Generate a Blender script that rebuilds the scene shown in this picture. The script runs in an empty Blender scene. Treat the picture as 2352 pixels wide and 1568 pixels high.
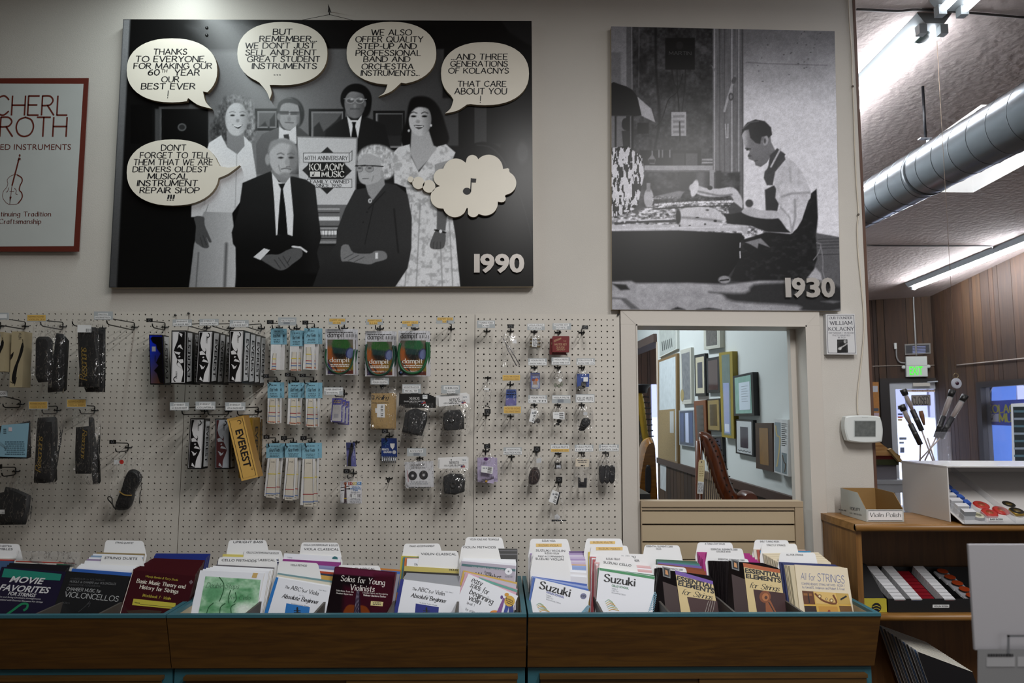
import bpy, math, random
import numpy as np
from mathutils import Vector, Matrix
from mathutils.geometry import tessellate_polygon
random.seed(7); RNG = np.random.default_rng(7)
SC = bpy.context.scene
COL = SC.collection

# ------------------------------------------------------------------ camera, world, exposure
FPX = 1618.65                                   # focal length in pixels of the 2352 x 1568 frame
CAMP = Vector((0.0, -3.0236, 1.60))
YAW, PIT, ROL = math.radians(1.248), math.radians(5.588), math.radians(0.2287)
def _axes():
    f = Vector((math.sin(YAW)*math.cos(PIT), math.cos(YAW)*math.cos(PIT), math.sin(PIT)))
    r = Vector((math.cos(YAW), -math.sin(YAW), 0.0)); u = r.cross(f)
    return r*math.cos(ROL)+u*math.sin(ROL), u*math.cos(ROL)-r*math.sin(ROL), f
CR, CU, CF = _axes()
cam = bpy.data.cameras.new('camera'); camo = bpy.data.objects.new('camera', cam); COL.objects.link(camo)
camo.matrix_world = Matrix(((CR.x, CU.x, -CF.x, CAMP.x), (CR.y, CU.y, -CF.y, CAMP.y), (CR.z, CU.z, -CF.z, CAMP.z), (0, 0, 0, 1)))
cam.sensor_width = 36.0; cam.lens = FPX*36.0/2352; cam.clip_start = 0.05; cam.clip_end = 200
cam.dof.use_dof = True; cam.dof.focus_distance = 3.02; cam.dof.aperture_fstop = 5.6
SC.camera = camo
SC.view_settings.view_transform = 'Standard'; SC.view_settings.look = 'None'
SC.view_settings.gamma = 1.0; SC.view_settings.use_curve_mapping = False
SC.view_settings.exposure = 0.0
SC.cycles.max_bounces = 7; SC.cycles.diffuse_bounces = 3; SC.cycles.glossy_bounces = 3
SC.cycles.transparent_max_bounces = 14; SC.cycles.transmission_bounces = 4
SC.cycles.caustics_reflective = False; SC.cycles.caustics_refractive = False
SC.cycles.use_denoising = True; SC.cycles.sample_clamp_indirect = 6.0
W = bpy.data.worlds.new('daylight'); SC.world = W; W.use_nodes = True
bg = W.node_tree.nodes['Background']; bg.inputs[0].default_value = (0.80, 0.87, 1.0, 1); bg.inputs[1].default_value = 6.5

def area(name, loc, size, sizey, power, color, rot):
    l = bpy.data.lights.new(name, 'AREA'); l.shape = 'RECTANGLE'; l.size = size; l.size_y = sizey
    l.energy = power; l.color = color
    o = bpy.data.objects.new(name, l); o.location = loc; o.rotation_euler = rot; COL.objects.link(o); return o
def ceil_z(y): return 3.66-0.055*y
# the tube row left of the camera, then unseen area lamps added as fill
area('tube_light_left', (-1.40, -0.80, 3.52), 0.10, 1.4, 12, (0.90, 1.0, 1.0), (0, 0, 0))
area('added_fill_row', (0.25, -2.7, 3.45), 0.14, 1.8, 50, (1.0, 0.98, 0.96), (0, 0, 0))  # added to brighten the wall centre, no fitting is built there
area('added_fill_aisle', (1.35, -2.5, 3.45), 0.14, 1.8, 62, (1.0, 0.98, 0.96), (0, 0, 0))  # added overhead fill for the pegboards, no fitting is built there
area('added_fill_front', (2.6, -4.6, 1.9), 2.6, 1.8, 14, (0.95, 0.97, 1.0), (math.radians(82), 0, math.radians(22)))  # added frontal fill, the back wall has no window
area('added_fill_practice_room', (0.2, 2.1, 3.15), 0.3, 2.2, 78, (0.88, 0.96, 1.0), (0, 0, 0))  # added to light the practice room, no fitting is built there

# ------------------------------------------------------------------ pixel rays and planes
def ray(px, py): return CF + CR*((px-1176)/FPX) + CU*((784-py)/FPX)
class Face:
    """a plane in the room; pt() is the point of it seen at a pixel of the photograph"""
    def __init__(s, p, n): s.p = Vector(p); s.n = Vector(n).normalized()
    def pt(s, px, py, lift=0.0):
        d = ray(px, py); t = (s.p-CAMP).dot(s.n)/d.dot(s.n)
        return CAMP + d*t + s.n*lift
    def arr(s, X, Y, lift=0.0):
        a = (X-1176)/FPX; b = (784-Y)/FPX
        d = [CF[i]+CR[i]*a+CU[i]*b for i in range(3)]
        t = (s.p-CAMP).dot(s.n)/(d[0]*s.n[0]+d[1]*s.n[1]+d[2]*s.n[2])
        return np.stack([CAMP[i]+d[i]*t+s.n[i]*lift for i in range(3)], -1)
def WF(y): return Face((0, y, 0), (0, -1, 0))
def dep(px, py, D, lift=0): return Face((0, CAMP.y+D, 0), (0, -1, 0)).pt(px, py, lift)
def hexlin(h):
    h = h.lstrip('#'); c = [int(h[i:i+2], 16)/255 for i in (0, 2, 4)]
    return tuple(x/12.92 if x <= .04045 else ((x+.055)/1.055)**2.4 for x in c)

# ------------------------------------------------------------------ materials
_mats = {}
def mat(col, rough=.55, metal=0.0, var=0.0, vs=40.0, bump=0.0, bs=200.0, spec=.5, stretch=None, coat=0.0, emit=0.0, alpha=1.0, aniso=0.0):
    key = (col, rough, metal, var, vs, bump, bs, spec, stretch, coat, emit, alpha, aniso)
    if key in _mats: return _mats[key]
    m = bpy.data.materials.new('mat_%d' % len(_mats)); m.use_nodes = True
    nt = m.node_tree; b = nt.nodes['Principled BSDF']
    c = hexlin(col)
    b.inputs['Base Color'].default_value = (*c, 1); b.inputs['Roughness'].default_value = rough
    b.inputs['Metallic'].default_value = metal; b.inputs['Specular IOR Level'].default_value = spec
    if coat: b.inputs['Coat Weight'].default_value = coat; b.inputs['Coat Roughness'].default_value = .08
    if emit: b.inputs['Emission Color'].default_value = (*c, 1); b.inputs['Emission Strength'].default_value = emit
    if alpha < 1: b.inputs['Alpha'].default_value = alpha
    if var or bump:
        tc = nt.nodes.new('ShaderNodeTexCoord'); mp = nt.nodes.new('ShaderNodeMapping')
        if stretch: mp.inputs['Scale'].default_value = stretch
        nt.links.new(tc.outputs['Object'], mp.inputs['Vector'])
    if var:
        n = nt.nodes.new('ShaderNodeTexNoise'); n.inputs['Scale'].default_value = vs; n.inputs['Detail'].default_value = 4
        nt.links.new(mp.outputs[0], n.inputs['Vector'])
        r = nt.nodes.new('ShaderNodeValToRGB'); r.color_ramp.elements[0].position = .3; r.color_ramp.elements[1].position = .7
        r.color_ramp.elements[0].color = (*[x*(1-var) for x in c], 1); r.color_ramp.elements[1].color = (*[min(1, x*(1+var)) for x in c], 1)
        nt.links.new(n.outputs['Fac'], r.inputs[0]); nt.links.new(r.outputs[0], b.inputs['Base Color'])
    if bump:
        n2 = nt.nodes.new('ShaderNodeTexNoise'); n2.inputs['Scale'].default_value = bs; n2.inputs['Detail'].default_value = 3
        nt.links.new(mp.outputs[0], n2.inputs['Vector'])
        bp = nt.nodes.new('ShaderNodeBump'); bp.inputs['Strength'].default_value = bump; bp.inputs['Distance'].default_value = .01
        nt.links.new(n2.outputs['Fac'], bp.inputs['Height']); nt.links.new(bp.outputs[0], b.inputs['Normal'])
    _mats[key] = m; return m
def vcol_mat(rough=.5, spec=.5, coat=0.0):
    key = ('vcol', rough, spec, coat)
    if key in _mats: return _mats[key]
    m = bpy.data.materials.new('mat_print_%d' % len(_mats)); m.use_nodes = True; nt = m.node_tree; b = nt.nodes['Principled BSDF']
    a = nt.nodes.new('ShaderNodeVertexColor'); a.layer_name = 'Col'
    nt.links.new(a.outputs[0], b.inputs['Base Color']); b.inputs['Roughness'].default_value = rough; b.inputs['Specular IOR Level'].default_value = spec
    if coat: b.inputs['Coat Weight'].default_value = coat; b.inputs['Coat Roughness'].default_value = .05
    _mats[key] = m; return m
def film(tint='#ffffff', haze=.10, gloss=.22, rough=.12, bump=.6, bs=60.0):
    key = ('film', tint, haze, gloss, rough, bump, bs)
    if key in _mats: return _mats[key]
    m = bpy.data.materials.new('mat_film_%d' % len(_mats)); m.use_nodes = True; nt = m.node_tree
    for n in list(nt.nodes):
        if n.type != 'OUTPUT_MATERIAL': nt.nodes.remove(n)
    out = [n for n in nt.nodes if n.type == 'OUTPUT_MATERIAL'][0]
    tr = nt.nodes.new('ShaderNodeBsdfTransparent'); tr.inputs[0].default_value = (*hexlin(tint), 1)
    gl = nt.nodes.new('ShaderNodeBsdfGlossy'); gl.inputs['Roughness'].default_value = rough
    df = nt.nodes.new('ShaderNodeBsdfDiffuse'); df.inputs[0].default_value = (.75, .75, .76, 1)
    lw = nt.nodes.new('ShaderNodeLayerWeight'); lw.inputs[0].default_value = gloss
    m1 = nt.nodes.new('ShaderNodeMixShader'); m1.inputs[0].default_value = haze
    m2 = nt.nodes.new('ShaderNodeMixShader')
    nt.links.new(tr.outputs[0], m1.inputs[1]); nt.links.new(df.outputs[0], m1.inputs[2])
    cr = nt.nodes.new('ShaderNodeMath'); cr.operation = 'MAXIMUM'; nt.links.new(lw.outputs['Fresnel'], cr.inputs[0]); cr.inputs[1].default_value = 0
    nt.links.new(cr.outputs[0], m2.inputs[0]); nt.links.new(m1.outputs[0], m2.inputs[1]); nt.links.new(gl.outputs[0], m2.inputs[2])
    nt.links.new(m2.outputs[0], out.inputs[0])
    if bump:
        tc = nt.nodes.new('ShaderNodeTexCoord'); n2 = nt.nodes.new('ShaderNodeTexNoise'); n2.inputs['Scale'].default_value = bs; n2.inputs['Detail'].default_value = 2
        bp = nt.nodes.new('ShaderNodeBump'); bp.inputs['Strength'].default_value = bump; bp.inputs['Distance'].default_value = .004
        nt.links.new(tc.outputs['Object'], n2.inputs['Vector']); nt.links.new(n2.outputs['Fac'], bp.inputs['Height'])
        for s in (gl, lw): nt.links.new(bp.outputs[0], s.inputs['Normal'])
        mp = nt.nodes.new('ShaderNodeMapping'); mp.inputs['Scale'].default_value = (1.6, 1, .55); mp.inputs['Rotation'].default_value = (0, .5, 0); n3 = nt.nodes.new('ShaderNodeTexNoise'); n3.inputs['Scale'].default_value = bs*.55; n3.inputs['Detail'].default_value = 3
        rp = nt.nodes.new('ShaderNodeValToRGB'); e = rp.color_ramp.elements; e[0].position = .49; e[0].color = (0, 0, 0, 1); e[1].position = .515; e[1].color = (.34*bump, .34*bump, .34*bump, 1); x = e.new(.54); x.color = (0, 0, 0, 1)  # noise streaks of extra gloss painted in as crinkle highlights
        nt.links.new(tc.outputs['Object'], mp.inputs[0]); nt.links.new(mp.outputs[0], n3.inputs['Vector']); nt.links.new(n3.outputs['Fac'], rp.inputs[0]); nt.links.new(rp.outputs[0], cr.inputs[1])
    _mats[key] = m; return m
def wood_mat(c1, c2, scale=1.0, rough=.45, axis='x', band=9.0, dist=3.0):
    key = ('wood', c1, c2, scale, rough, axis, band, dist)
    if key in _mats: return _mats[key]
    m = bpy.data.materials.new('mat_wood_%d' % len(_mats)); m.use_nodes = True; nt = m.node_tree; b = nt.nodes['Principled BSDF']
    tc = nt.nodes.new('ShaderNodeTexCoord'); mp = nt.nodes.new('ShaderNodeMapping')
    s = {'x': (1.2, 14, 14), 'z': (14, 14, 1.2), 'y': (14, 1.2, 14)}[axis]
    mp.inputs['Scale'].default_value = tuple(k*scale for k in s)
    nt.links.new(tc.outputs['Object'], mp.inputs['Vector'])
    w = nt.nodes.new('ShaderNodeTexNoise'); w.inputs['Scale'].default_value = band/3; w.inputs['Detail'].default_value = 8; w.inputs['Distortion'].default_value = dist/4
    nt.links.new(mp.outputs[0], w.inputs['Vector'])
    r = nt.nodes.new('ShaderNodeValToRGB'); r.color_ramp.elements[0].position = .33; r.color_ramp.elements[1].position = .68
    r.color_ramp.elements[0].color = (*hexlin(c1), 1); r.color_ramp.elements[1].color = (*hexlin(c2), 1)
    nt.links.new(w.outputs['Fac'], r.inputs[0]); nt.links.new(r.outputs[0], b.inputs['Base Color'])
    b.inputs['Roughness'].default_value = rough; _mats[key] = m; return m

# ------------------------------------------------------------------ mesh builder
class MB:
    def __init__(s): s.v = []; s.f = []; s.m = []; s.mats = []; s.blocks = []; s.sm = []
    def mi(s, m):
        if m not in s.mats: s.mats.append(m)
        return s.mats.index(m)
    def add(s, vs, fs, m, smooth=False):
        o = len(s.v); s.v += [tuple(p) for p in vs]; k = s.mi(m)
        for f in fs: s.f.append([i+o for i in f]); s.m.append(k); s.sm.append(smooth)
    def poly(s, pts, m):
        if len(pts) <= 4: s.add(pts, [list(range(len(pts)))], m)
        else:
            vs = [Vector(p) for p in pts]; s.add(pts, [list(t) for t in tessellate_polygon([vs])], m)
    def solid(s, front, back, m, mside=None):
        n = len(front); s.poly(front, m); s.poly(list(reversed(back)), mside or m)
        for i in range(n):
            j = (i+1) % n; s.add([front[i], back[i], back[j], front[j]], [[0, 1, 2, 3]], mside or m)
    def extrude(s, pts, vec, m, mside=None):
        vec = Vector(vec); s.solid([Vector(p) for p in pts], [Vector(p)+vec for p in pts], m, mside)
    def box(s, lo, hi, m):
        x0, y0, z0 = lo; x1, y1, z1 = hi
        vs = [(x0, y0, z0), (x1, y0, z0), (x1, y1, z0), (x0, y1, z0), (x0, y0, z1), (x1, y0, z1), (x1, y1, z1), (x0, y1, z1)]
        s.add(vs, [[0, 3, 2, 1], [4, 5, 6, 7], [0, 1, 5, 4], [1, 2, 6, 5], [2, 3, 7, 6], [3, 0, 4, 7]], m)
    def bar(s, a, b, w, h, m, up=(0, 0, 1)):
        a = Vector(a); b = Vector(b); d = (b-a).normalized(); up = Vector(up)
        sx = d.cross(up).normalized()*(w/2); sz = sx.cross(d).normalized()*(h/2)
        p = [a-sx-sz, a+sx-sz, a+sx+sz, a-sx+sz]; q = [k+(b-a) for k in p]
        s.add(p+q, [[0, 1, 2, 3], [7, 6, 5, 4], [0, 4, 5, 1], [1, 5, 6, 2], [2, 6, 7, 3], [3, 7, 4, 0]], m)
    def tube(s, path, r, m, n=8, closed=False, cap=True, smooth=True):
        P = [Vector(p) for p in path]; N = len(P); rings = []; prev = None
        rr = r if isinstance(r, (list, tuple)) else [r]*N
        for i in range(N):
            if closed: t = P[(i+1) % N]-P[(i-1) % N]
            else: t = P[min(i+1, N-1)]-P[max(i-1, 0)]
            t = t.normalized() if t.length > 1e-9 else Vector((0, 0, 1))
            if prev is None:
                a = Vector((0, 0, 1)) if abs(t.z) < .9 else Vector((1, 0, 0)); x = t.cross(a).normalized()
            else: x = (prev-t*prev.dot(t)).normalized()
            prev = x; y = t.cross(x)
            rings.append([P[i]+(x*math.cos(k*2*math.pi/n)+y*math.sin(k*2*math.pi/n))*rr[i] for k in range(n)])
        vs = [p for R in rings for p in R]; fs = []
        for i in range(N if closed else N-1):
            a = i*n; b = ((i+1) % N)*n
            for k in range(n): fs.append([a+k, a+(k+1) % n, b+(k+1) % n, b+k])
        if cap and not closed: fs.append(list(reversed(range(n)))); fs.append([(N-1)*n+k for k in range(n)])
        s.add(vs, fs, m, smooth)
    def lathe(s, o, axis, prof, m, n=20, smooth=True):
        o = Vector(o); ax = Vector(axis).normalized(); a = Vector((0, 0, 1)) if abs(ax.z) < .9 else Vector((1, 0, 0))
        x = ax.cross(a).normalized(); y = ax.cross(x); vs = []; fs = []
        for r, h in prof:
            for k in range(n):
                t = k*2*math.pi/n; vs.append(o+ax*h+(x*math.cos(t)+y*math.sin(t))*r)
        for i in range(len(prof)-1):
            for k in range(n): fs.append([i*n+k, i*n+(k+1) % n, (i+1)*n+(k+1) % n, (i+1)*n+k])
        fs.append(list(reversed(range(n)))); fs.append([(len(prof)-1)*n+k for k in range(n)])
        s.add(vs, fs, m, smooth)
    # --- drawing on a face, in photograph pixels
    def fp(s, F, pts, m, lift=.0005): s.poly([F.pt(x, y, lift) for x, y in pts], m)
    def fr(s, F, x0, y0, x1, y1, m, lift=.0005): s.fp(F, [(x0, y1), (x1, y1), (x1, y0), (x0, y0)], m, lift)
    def fl(s, F, pts, w, m, lift=.0006, closed=False):
        L, R = offset_line(pts, w, closed)
        n = len(L); vs = [F.pt(x, y, lift) for x, y in L+R]
        s.add(vs, [[i, (i+1) % n, n+(i+1) % n, n+i] for i in range(n if closed else n-1)], m)
    def fe(s, F, cx, cy, rx, ry, m, lift=.0005, n=28): s.poly([F.pt(cx+rx*math.cos(k*2*math.pi/n), cy+ry*math.sin(k*2*math.pi/n), lift) for k in range(n)], m)
    def text(s, F, st, x0, y0, x1, y1, h, m, style='sans', lift=.0008, slant=0.0, wt=None, extr=0.0, mside=None):
        """st written from pixel (x0, y0) to (x1, y1) along its baseline, capitals h pixels high"""
        V, T, w = glyphs(st, style, wt)
        A = F.pt(x0, y0, lift); B = F.pt(x1, y1, lift); u = B-A; L = u.length
        up = F.n.cross(u).normalized()
        mid = ((x0+x1)/2, (y0+y1)/2); nx, ny = -(y1-y0), (x1-x0); k = math.hypot(nx, ny)
        H = (F.pt(mid[0]-nx/k*h*-1*-1, mid[1]-ny/k*h)-F.pt(*mid)).dot(up)
        u = u/w; P = [A+u*(x+slant*y)+up*(y*H) for x, y in V]
        if extr:
            for t in T: s.add([P[i]+F.n*extr for i in t], [list(range(len(t)))], m)
            cnt = {}
            for t in T:
                for i in range(len(t)):
                    e = (t[i], t[(i+1) % len(t)]); cnt[e] = 1
            for (a, b) in cnt:
                if (b, a) not in cnt: s.add([P[a], P[b], P[b]+F.n*extr, P[a]+F.n*extr], [[0, 1, 2, 3]], mside or m)
        else: s.add(P, [list(t) for t in T], m)
    def lines(s, F, x0, y0, x1, y1, n, m, th=.45, jit=.25, lift=.0006):
        """n rows of print too small to read: broken rules"""
        for i in range(n):
            y = y0+(y1-y0)*(i+.5)/n; hh = (y1-y0)/n*th/2; a = x0+random.random()*jit*(x1-x0)/2; b = x1-random.random()*jit*(x1-x0)/2
            while a < b:
                e = min(b, a+random.uniform(2.5, 7)); s.fr(F, a, y-hh, e, y+hh, m, lift); a = e+random.uniform(.8, 1.5)
    def grid(s, pos, rgb, m):
        """a dense printed sheet: pos (h, w, 3) positions, rgb (h, w, 3) linear ink colours"""
        s.blocks.append((pos, rgb, m))
    def build(s, name, parent=None, smooth=None):
        v = np.array(s.v, dtype=np.float64).reshape(-1, 3); nf = [len(f) for f in s.f]
        loops = [i for f in s.f for i in f]; mi = list(s.m); sm = list(s.sm); col = [np.ones((len(v), 3))]
        off = len(v); V = [v]; LL = [np.array(loops, dtype=np.int64)]; NF = [np.array(nf, dtype=np.int64)]; MI = [np.array(mi, dtype=np.int64)]
        for pos, rgb, m in s.blocks:
            h, w, _ = pos.shape; idx = np.arange(h*w).reshape(h, w)+off
            q = np.stack([idx[1:, :-1], idx[1:, 1:], idx[:-1, 1:], idx[:-1, :-1]], -1).reshape(-1)
            V.append(pos.reshape(-1, 3)); col.append(rgb.reshape(-1, 3)); LL.append(q); nq = len(q)//4
            NF.append(np.full(nq, 4)); MI.append(np.full(nq, s.mi(m))); off += h*w; sm += [False]*nq
        V = np.concatenate(V); LL = np.concatenate(LL); NF = np.concatenate(NF); MI = np.concatenate(MI)
        lo = V.min(0); hi = V.max(0)
        if parent is None: org = np.array([(lo[0]+hi[0])/2, (lo[1]+hi[1])/2, lo[2]])
        else: org = (lo+hi)/2
        V = V-org; me = bpy.data.meshes.new(name)
        me.vertices.add(len(V)); me.vertices.foreach_set('co', V.astype(np.float32).ravel())
        me.loops.add(len(LL)); me.loops.foreach_set('vertex_index', LL.astype(np.int32))
        me.polygons.add(len(NF)); st = np.concatenate([[0], np.cumsum(NF)[:-1]]) if len(NF) else NF
        me.polygons.foreach_set('loop_start', st.astype(np.int32)); me.polygons.foreach_set('loop_total', NF.astype(np.int32))
        for m in s.mats: me.materials.append(m)
        me.polygons.foreach_set('material_index', MI.astype(np.int32))
        me.polygons.foreach_set('use_smooth', np.array(sm, dtype=bool))
        if s.blocks:
            a = me.color_attributes.new('Col', 'FLOAT_COLOR', 'POINT'); c = np.concatenate(col)
            a.data.foreach_set('color', np.concatenate([c, np.ones((len(c), 1))], 1).astype(np.float32).ravel())
        me.update(calc_edges=True); me.validate()
        o = bpy.data.objects.new(name, me); COL.objects.link(o); WL[o.name] = Vector(org)
        if parent is not None: o.parent = parent; o.location = Vector(org)-WL[parent.name]
        else: o.location = Vector(org)
        return o
WL = {}
def tag(o, label, cat, group=None, kind=None):
    o['label'] = label; o['category'] = cat
    if group: o['group'] = group
    if kind: o['kind'] = kind
    return o
def struct(mb, name): o = mb.build(name); o['kind'] = 'structure'; return o
def thing(name, label, cat, loc, group=None):
    o = bpy.data.objects.new(name, None); o.empty_display_size = .05; COL.objects.link(o); o.location = Vector(loc); WL[o.name] = Vector(loc)
    return tag(o, label, cat, group)
def offset_line(pts, w, closed=False):
    n = len(pts); L = []; R = []
    for i in range(n):
        if closed: a, b = pts[(i-1) % n], pts[(i+1) % n]
        else: a, b = pts[max(i-1, 0)], pts[min(i+1, n-1)]
        dx, dy = b[0]-a[0], b[1]-a[1]; k = math.hypot(dx, dy) or 1; nx, ny = -dy/k*w/2, dx/k*w/2
        L.append((pts[i][0]+nx, pts[i][1]+ny)); R.append((pts[i][0]-nx, pts[i][1]-ny))
    return L, R
def smooth(pts, k=6, closed=False):
    n = len(pts); out = []
    for i in range(n if closed else n-1):
        g = lambda j: pts[j % n] if closed else pts[min(max(j, 0), n-1)]
        p0, p1, p2, p3 = g(i-1), g(i), g(i+1), g(i+2)
        for q in range(k):
            t = q/k
            out.append(tuple(.5*((2*b)+(c-a)*t+(2*a-5*b+4*c-d)*t*t+(3*b-a-3*c+d)*t**3) for a, b, c, d in zip(p0, p1, p2, p3)))
    if not closed: out.append(tuple(pts[-1]))
    return out

# ------------------------------------------------------------------ lettering: the built-in sans, and a stroke alphabet for the hand, serif, light and script faces
G = {}
for line in '''
A .8 0,0 .4,1 .8,0|.14,.36 .66,.36
B .64 0,0 0,1|~0,1 .4,.99 .55,.8 .45,.57 .2,.53 0,.53|~0,.53 .4,.53 .63,.34 .56,.08 .3,0 0,0
C .74 ~.72,.8 .56,.96 .38,1 .1,.83 0,.5 .1,.17 .38,0 .56,.04 .74,.2
D .75 0,0 0,1|~0,1 .3,.99 .62,.85 .75,.5 .62,.15 .3,.01 0,0
E .58 0,0 0,1|0,1 .58,1|0,.53 .48,.53|0,0 .58,0
F .55 0,0 0,1|0,1 .55,1|0,.52 .46,.52
G .8 ~.74,.8 .58,.96 .4,1 .1,.83 0,.5 .1,.17 .4,0 .62,.05 .78,.2|.5,.44 .78,.44|.78,.44 .78,.12
H .7 0,0 0,1|.7,0 .7,1|0,.52 .7,.52
I .02 .01,0 .01,1
J .45 ~.45,1 .45,.3 .38,.06 .2,0 .04,.1 0,.22
K .66 0,0 0,1|.6,1 0,.42|.2,.6 .66,0
L .55 0,0 0,1|0,0 .55,0
M .9 0,0 .06,1|.06,1 .45,.15|.45,.15 .84,1|.84,1 .9,0
N .72 0,0 0,1|0,1 .72,0|.72,0 .72,1
O .9 ~.45,1 .13,.86 0,.5 .13,.14 .45,0 .77,.14 .9,.5 .77,.86 .45,1
P .6 0,0 0,1|~0,1 .4,.99 .6,.76 .45,.5 .2,.45 0,.45
Q .9 ~.45,1 .13,.86 0,.5 .13,.14 .45,0 .77,.14 .9,.5 .77,.86 .45,1|.55,.25 .92,-.08
R .66 0,0 0,1|~0,1 .4,.99 .58,.78 .45,.55 .2,.5 0,.5|.3,.5 .66,0
S .58 ~.54,.84 .42,.97 .28,1 .08,.9 .05,.7 .28,.54 .5,.4 .56,.2 .42,.03 .25,0 .1,.04 0,.18
T .7 .35,0 .35,1|0,1 .7,1
U .7 ~0,1 0,.35 .1,.08 .35,0 .6,.08 .7,.35 .7,1
V .76 0,1 .38,0 .76,1
W 1.1 0,1 .28,0 .55,.9 .82,0 1.1,1
X .7 0,1 .7,0|.7,1 0,0
Y .7 0,1 .35,.48|.7,1 .35,.48|.35,.48 .35,0
Z .65 0,1 .65,1 0,0 .65,0
a .48 .44,.62 .44,0|~.44,.48 .24,.64 .06,.5 0,.3 .07,.08 .22,0 .44,.18
b .5 0,0 0,1|~0,.46 .22,.64 .42,.52 .5,.32 .42,.1 .24,0 0,.16
c .44 ~.42,.5 .26,.64 .07,.53 0,.32 .07,.1 .26,0 .44,.12
d .5 .5,1 .5,0|~.5,.46 .28,.64 .08,.52 0,.32 .08,.1 .26,0 .5,.16
e .48 ~.03,.34 .46,.34 .42,.54 .24,.64 .07,.54 0,.32 .08,.08 .26,0 .46,.12
f .32 ~.34,.96 .22,1 .12,.88 .12,.6 .12,0|0,.62 .28,.62
g .5 ~.48,.62 .48,0 .42,-.24 .22,-.32 .04,-.22|~.48,.46 .28,.64 .08,.52 0,.34 .08,.14 .26,.06 .48,.2
h .46 0,0 0,1|~0,.42 .2,.64 .4,.58 .46,.4 .46,0
i .04 .02,0 .02,.62|.02,.84 .02,.92
j .16 ~.14,.62 .14,-.1 .08,-.28 -.06,-.3|.14,.84 .14,.92
k .46 0,0 0,1|.42,.62 0,.25|.14,.38 .46,0
l .04 .02,0 .02,1
m .76 0,0 0,.62|~0,.42 .16,.64 .33,.58 .38,.4 .38,0|~.38,.42 .54,.64 .7,.58 .76,.4 .76,0
n .46 0,0 0,.62|~0,.42 .2,.64 .4,.58 .46,.4 .46,0
o .52 ~.26,.64 .07,.54 0,.32 .07,.1 .26,0 .45,.1 .52,.32 .45,.54 .26,.64
p .5 0,-.3 0,.62|~0,.46 .22,.64 .42,.52 .5,.32 .42,.1 .24,0 0,.16
q .5 .5,-.3 .5,.62|~.5,.46 .28,.64 .08,.52 0,.32 .08,.1 .26,0 .5,.16
r .3 0,0 0,.62|~0,.4 .12,.58 .3,.6
s .38 ~.36,.54 .2,.64 .05,.54 .08,.4 .28,.28 .36,.14 .22,0 .08,.02 0,.1
t .3 .12,.86 .12,.12|~.12,.12 .18,0 .3,.04|0,.62 .28,.62
u .46 ~0,.62 0,.2 .1,.02 .28,.02 .46,.2|.46,.62 .46,0
v .46 0,.62 .23,0 .46,.62
w .7 0,.62 .18,0 .35,.56 .52,0 .7,.62
x .44 0,.62 .44,0|.44,.62 0,0
y .46 0,.62 .24,.02|.46,.62 .1,-.32
z .42 0,.62 .42,.62 0,0 .42,0
0 .6 ~.3,1 .08,.85 0,.5 .08,.15 .3,0 .52,.15 .6,.5 .52,.85 .3,1
1 .2 0,.8 .2,1|.2,1 .2,0
2 .55 ~.03,.78 .15,.97 .38,.98 .52,.78 .4,.5 .02,.02|.02,.02 .55,.02
3 .55 ~.03,.85 .2,1 .45,.92 .48,.68 .2,.54|~.2,.54 .52,.45 .55,.18 .32,0 .1,.03 0,.18
4 .62 .46,0 .46,1|.46,1 0,.3|0,.3 .62,.3
5 .55 .5,1 .1,1|.1,1 .05,.56|~.05,.56 .3,.64 .52,.48 .54,.2 .34,.01 .12,.02 0,.14
6 .58 ~.5,.95 .25,.85 .06,.55 .02,.25 .2,.02 .45,.06 .56,.28 .42,.52 .2,.54 .04,.34
7 .55 0,1 .55,1|.55,1 .15,0
8 .56 ~.28,.55 .06,.68 .06,.9 .28,1 .5,.9 .5,.68 .28,.55 .02,.38 .02,.1 .28,0 .54,.1 .54,.38 .28,.55
9 .58 ~.52,.66 .36,.46 .12,.5 .02,.74 .14,.96 .38,.98 .54,.75 .5,.4 .3,.1 .1,.02
. .04 .02,0 .02,.06
, .08 .06,.06 0,-.14
! .04 .02,.28 .02,1|.02,0 .02,.06
' .06 .06,1 .03,.8
- .35 0,.42 .35,.42
& .7 ~.7,0 .2,.7 .22,.95 .4,.98 .46,.78 .1,.4 0,.18 .2,0 .45,.06 .66,.42
/ .4 0,-.05 .4,1.02
* .12 .03,.4 .09,.4|.06,.37 .06,.43
'''.strip().split('\n'):
    p = line.split(' '); ch = p[0]; G[ch] = (float(p[1]), [])
    for stx in ' '.join(p[2:]).split('|'):
        sm_ = stx.startswith('~'); pts = [tuple(float(q) for q in c.split(',')) for c in stx.lstrip('~').split(' ')]
        G[ch][1].append(smooth(pts, 5) if sm_ else pts)
_gc = {}
STY = {  # weight, contrast (thin part), serif, slant, gap
    'hand': (.165, .6, 0, .06, .20), 'serif': (.15, .26, .11, 0, .17), 'serifb': (.21, .3, .1, 0, .17), 'serifl': (.09, .4, .1, 0, .17),
    'ital': (.17, .26, .09, .22, .15), 'light': (.055, 1, 0, 0, .17), 'stroke': (.10, 1, 0, 0, .18), 'script': (.10, .35, 0, .34, .06), 'callig': (.17, .2, .05, .1, .15)}
def glyphs(st, style, wt=None):
    key = (st, style, wt)
    if key in _gc: return _gc[key]
    if style in ('sans', 'bold'): r = _sans(st, wt if wt is not None else (.022 if style == 'bold' else 0))
    else: r = _stroke(st, style, wt)
    _gc[key] = r; return r
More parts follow.
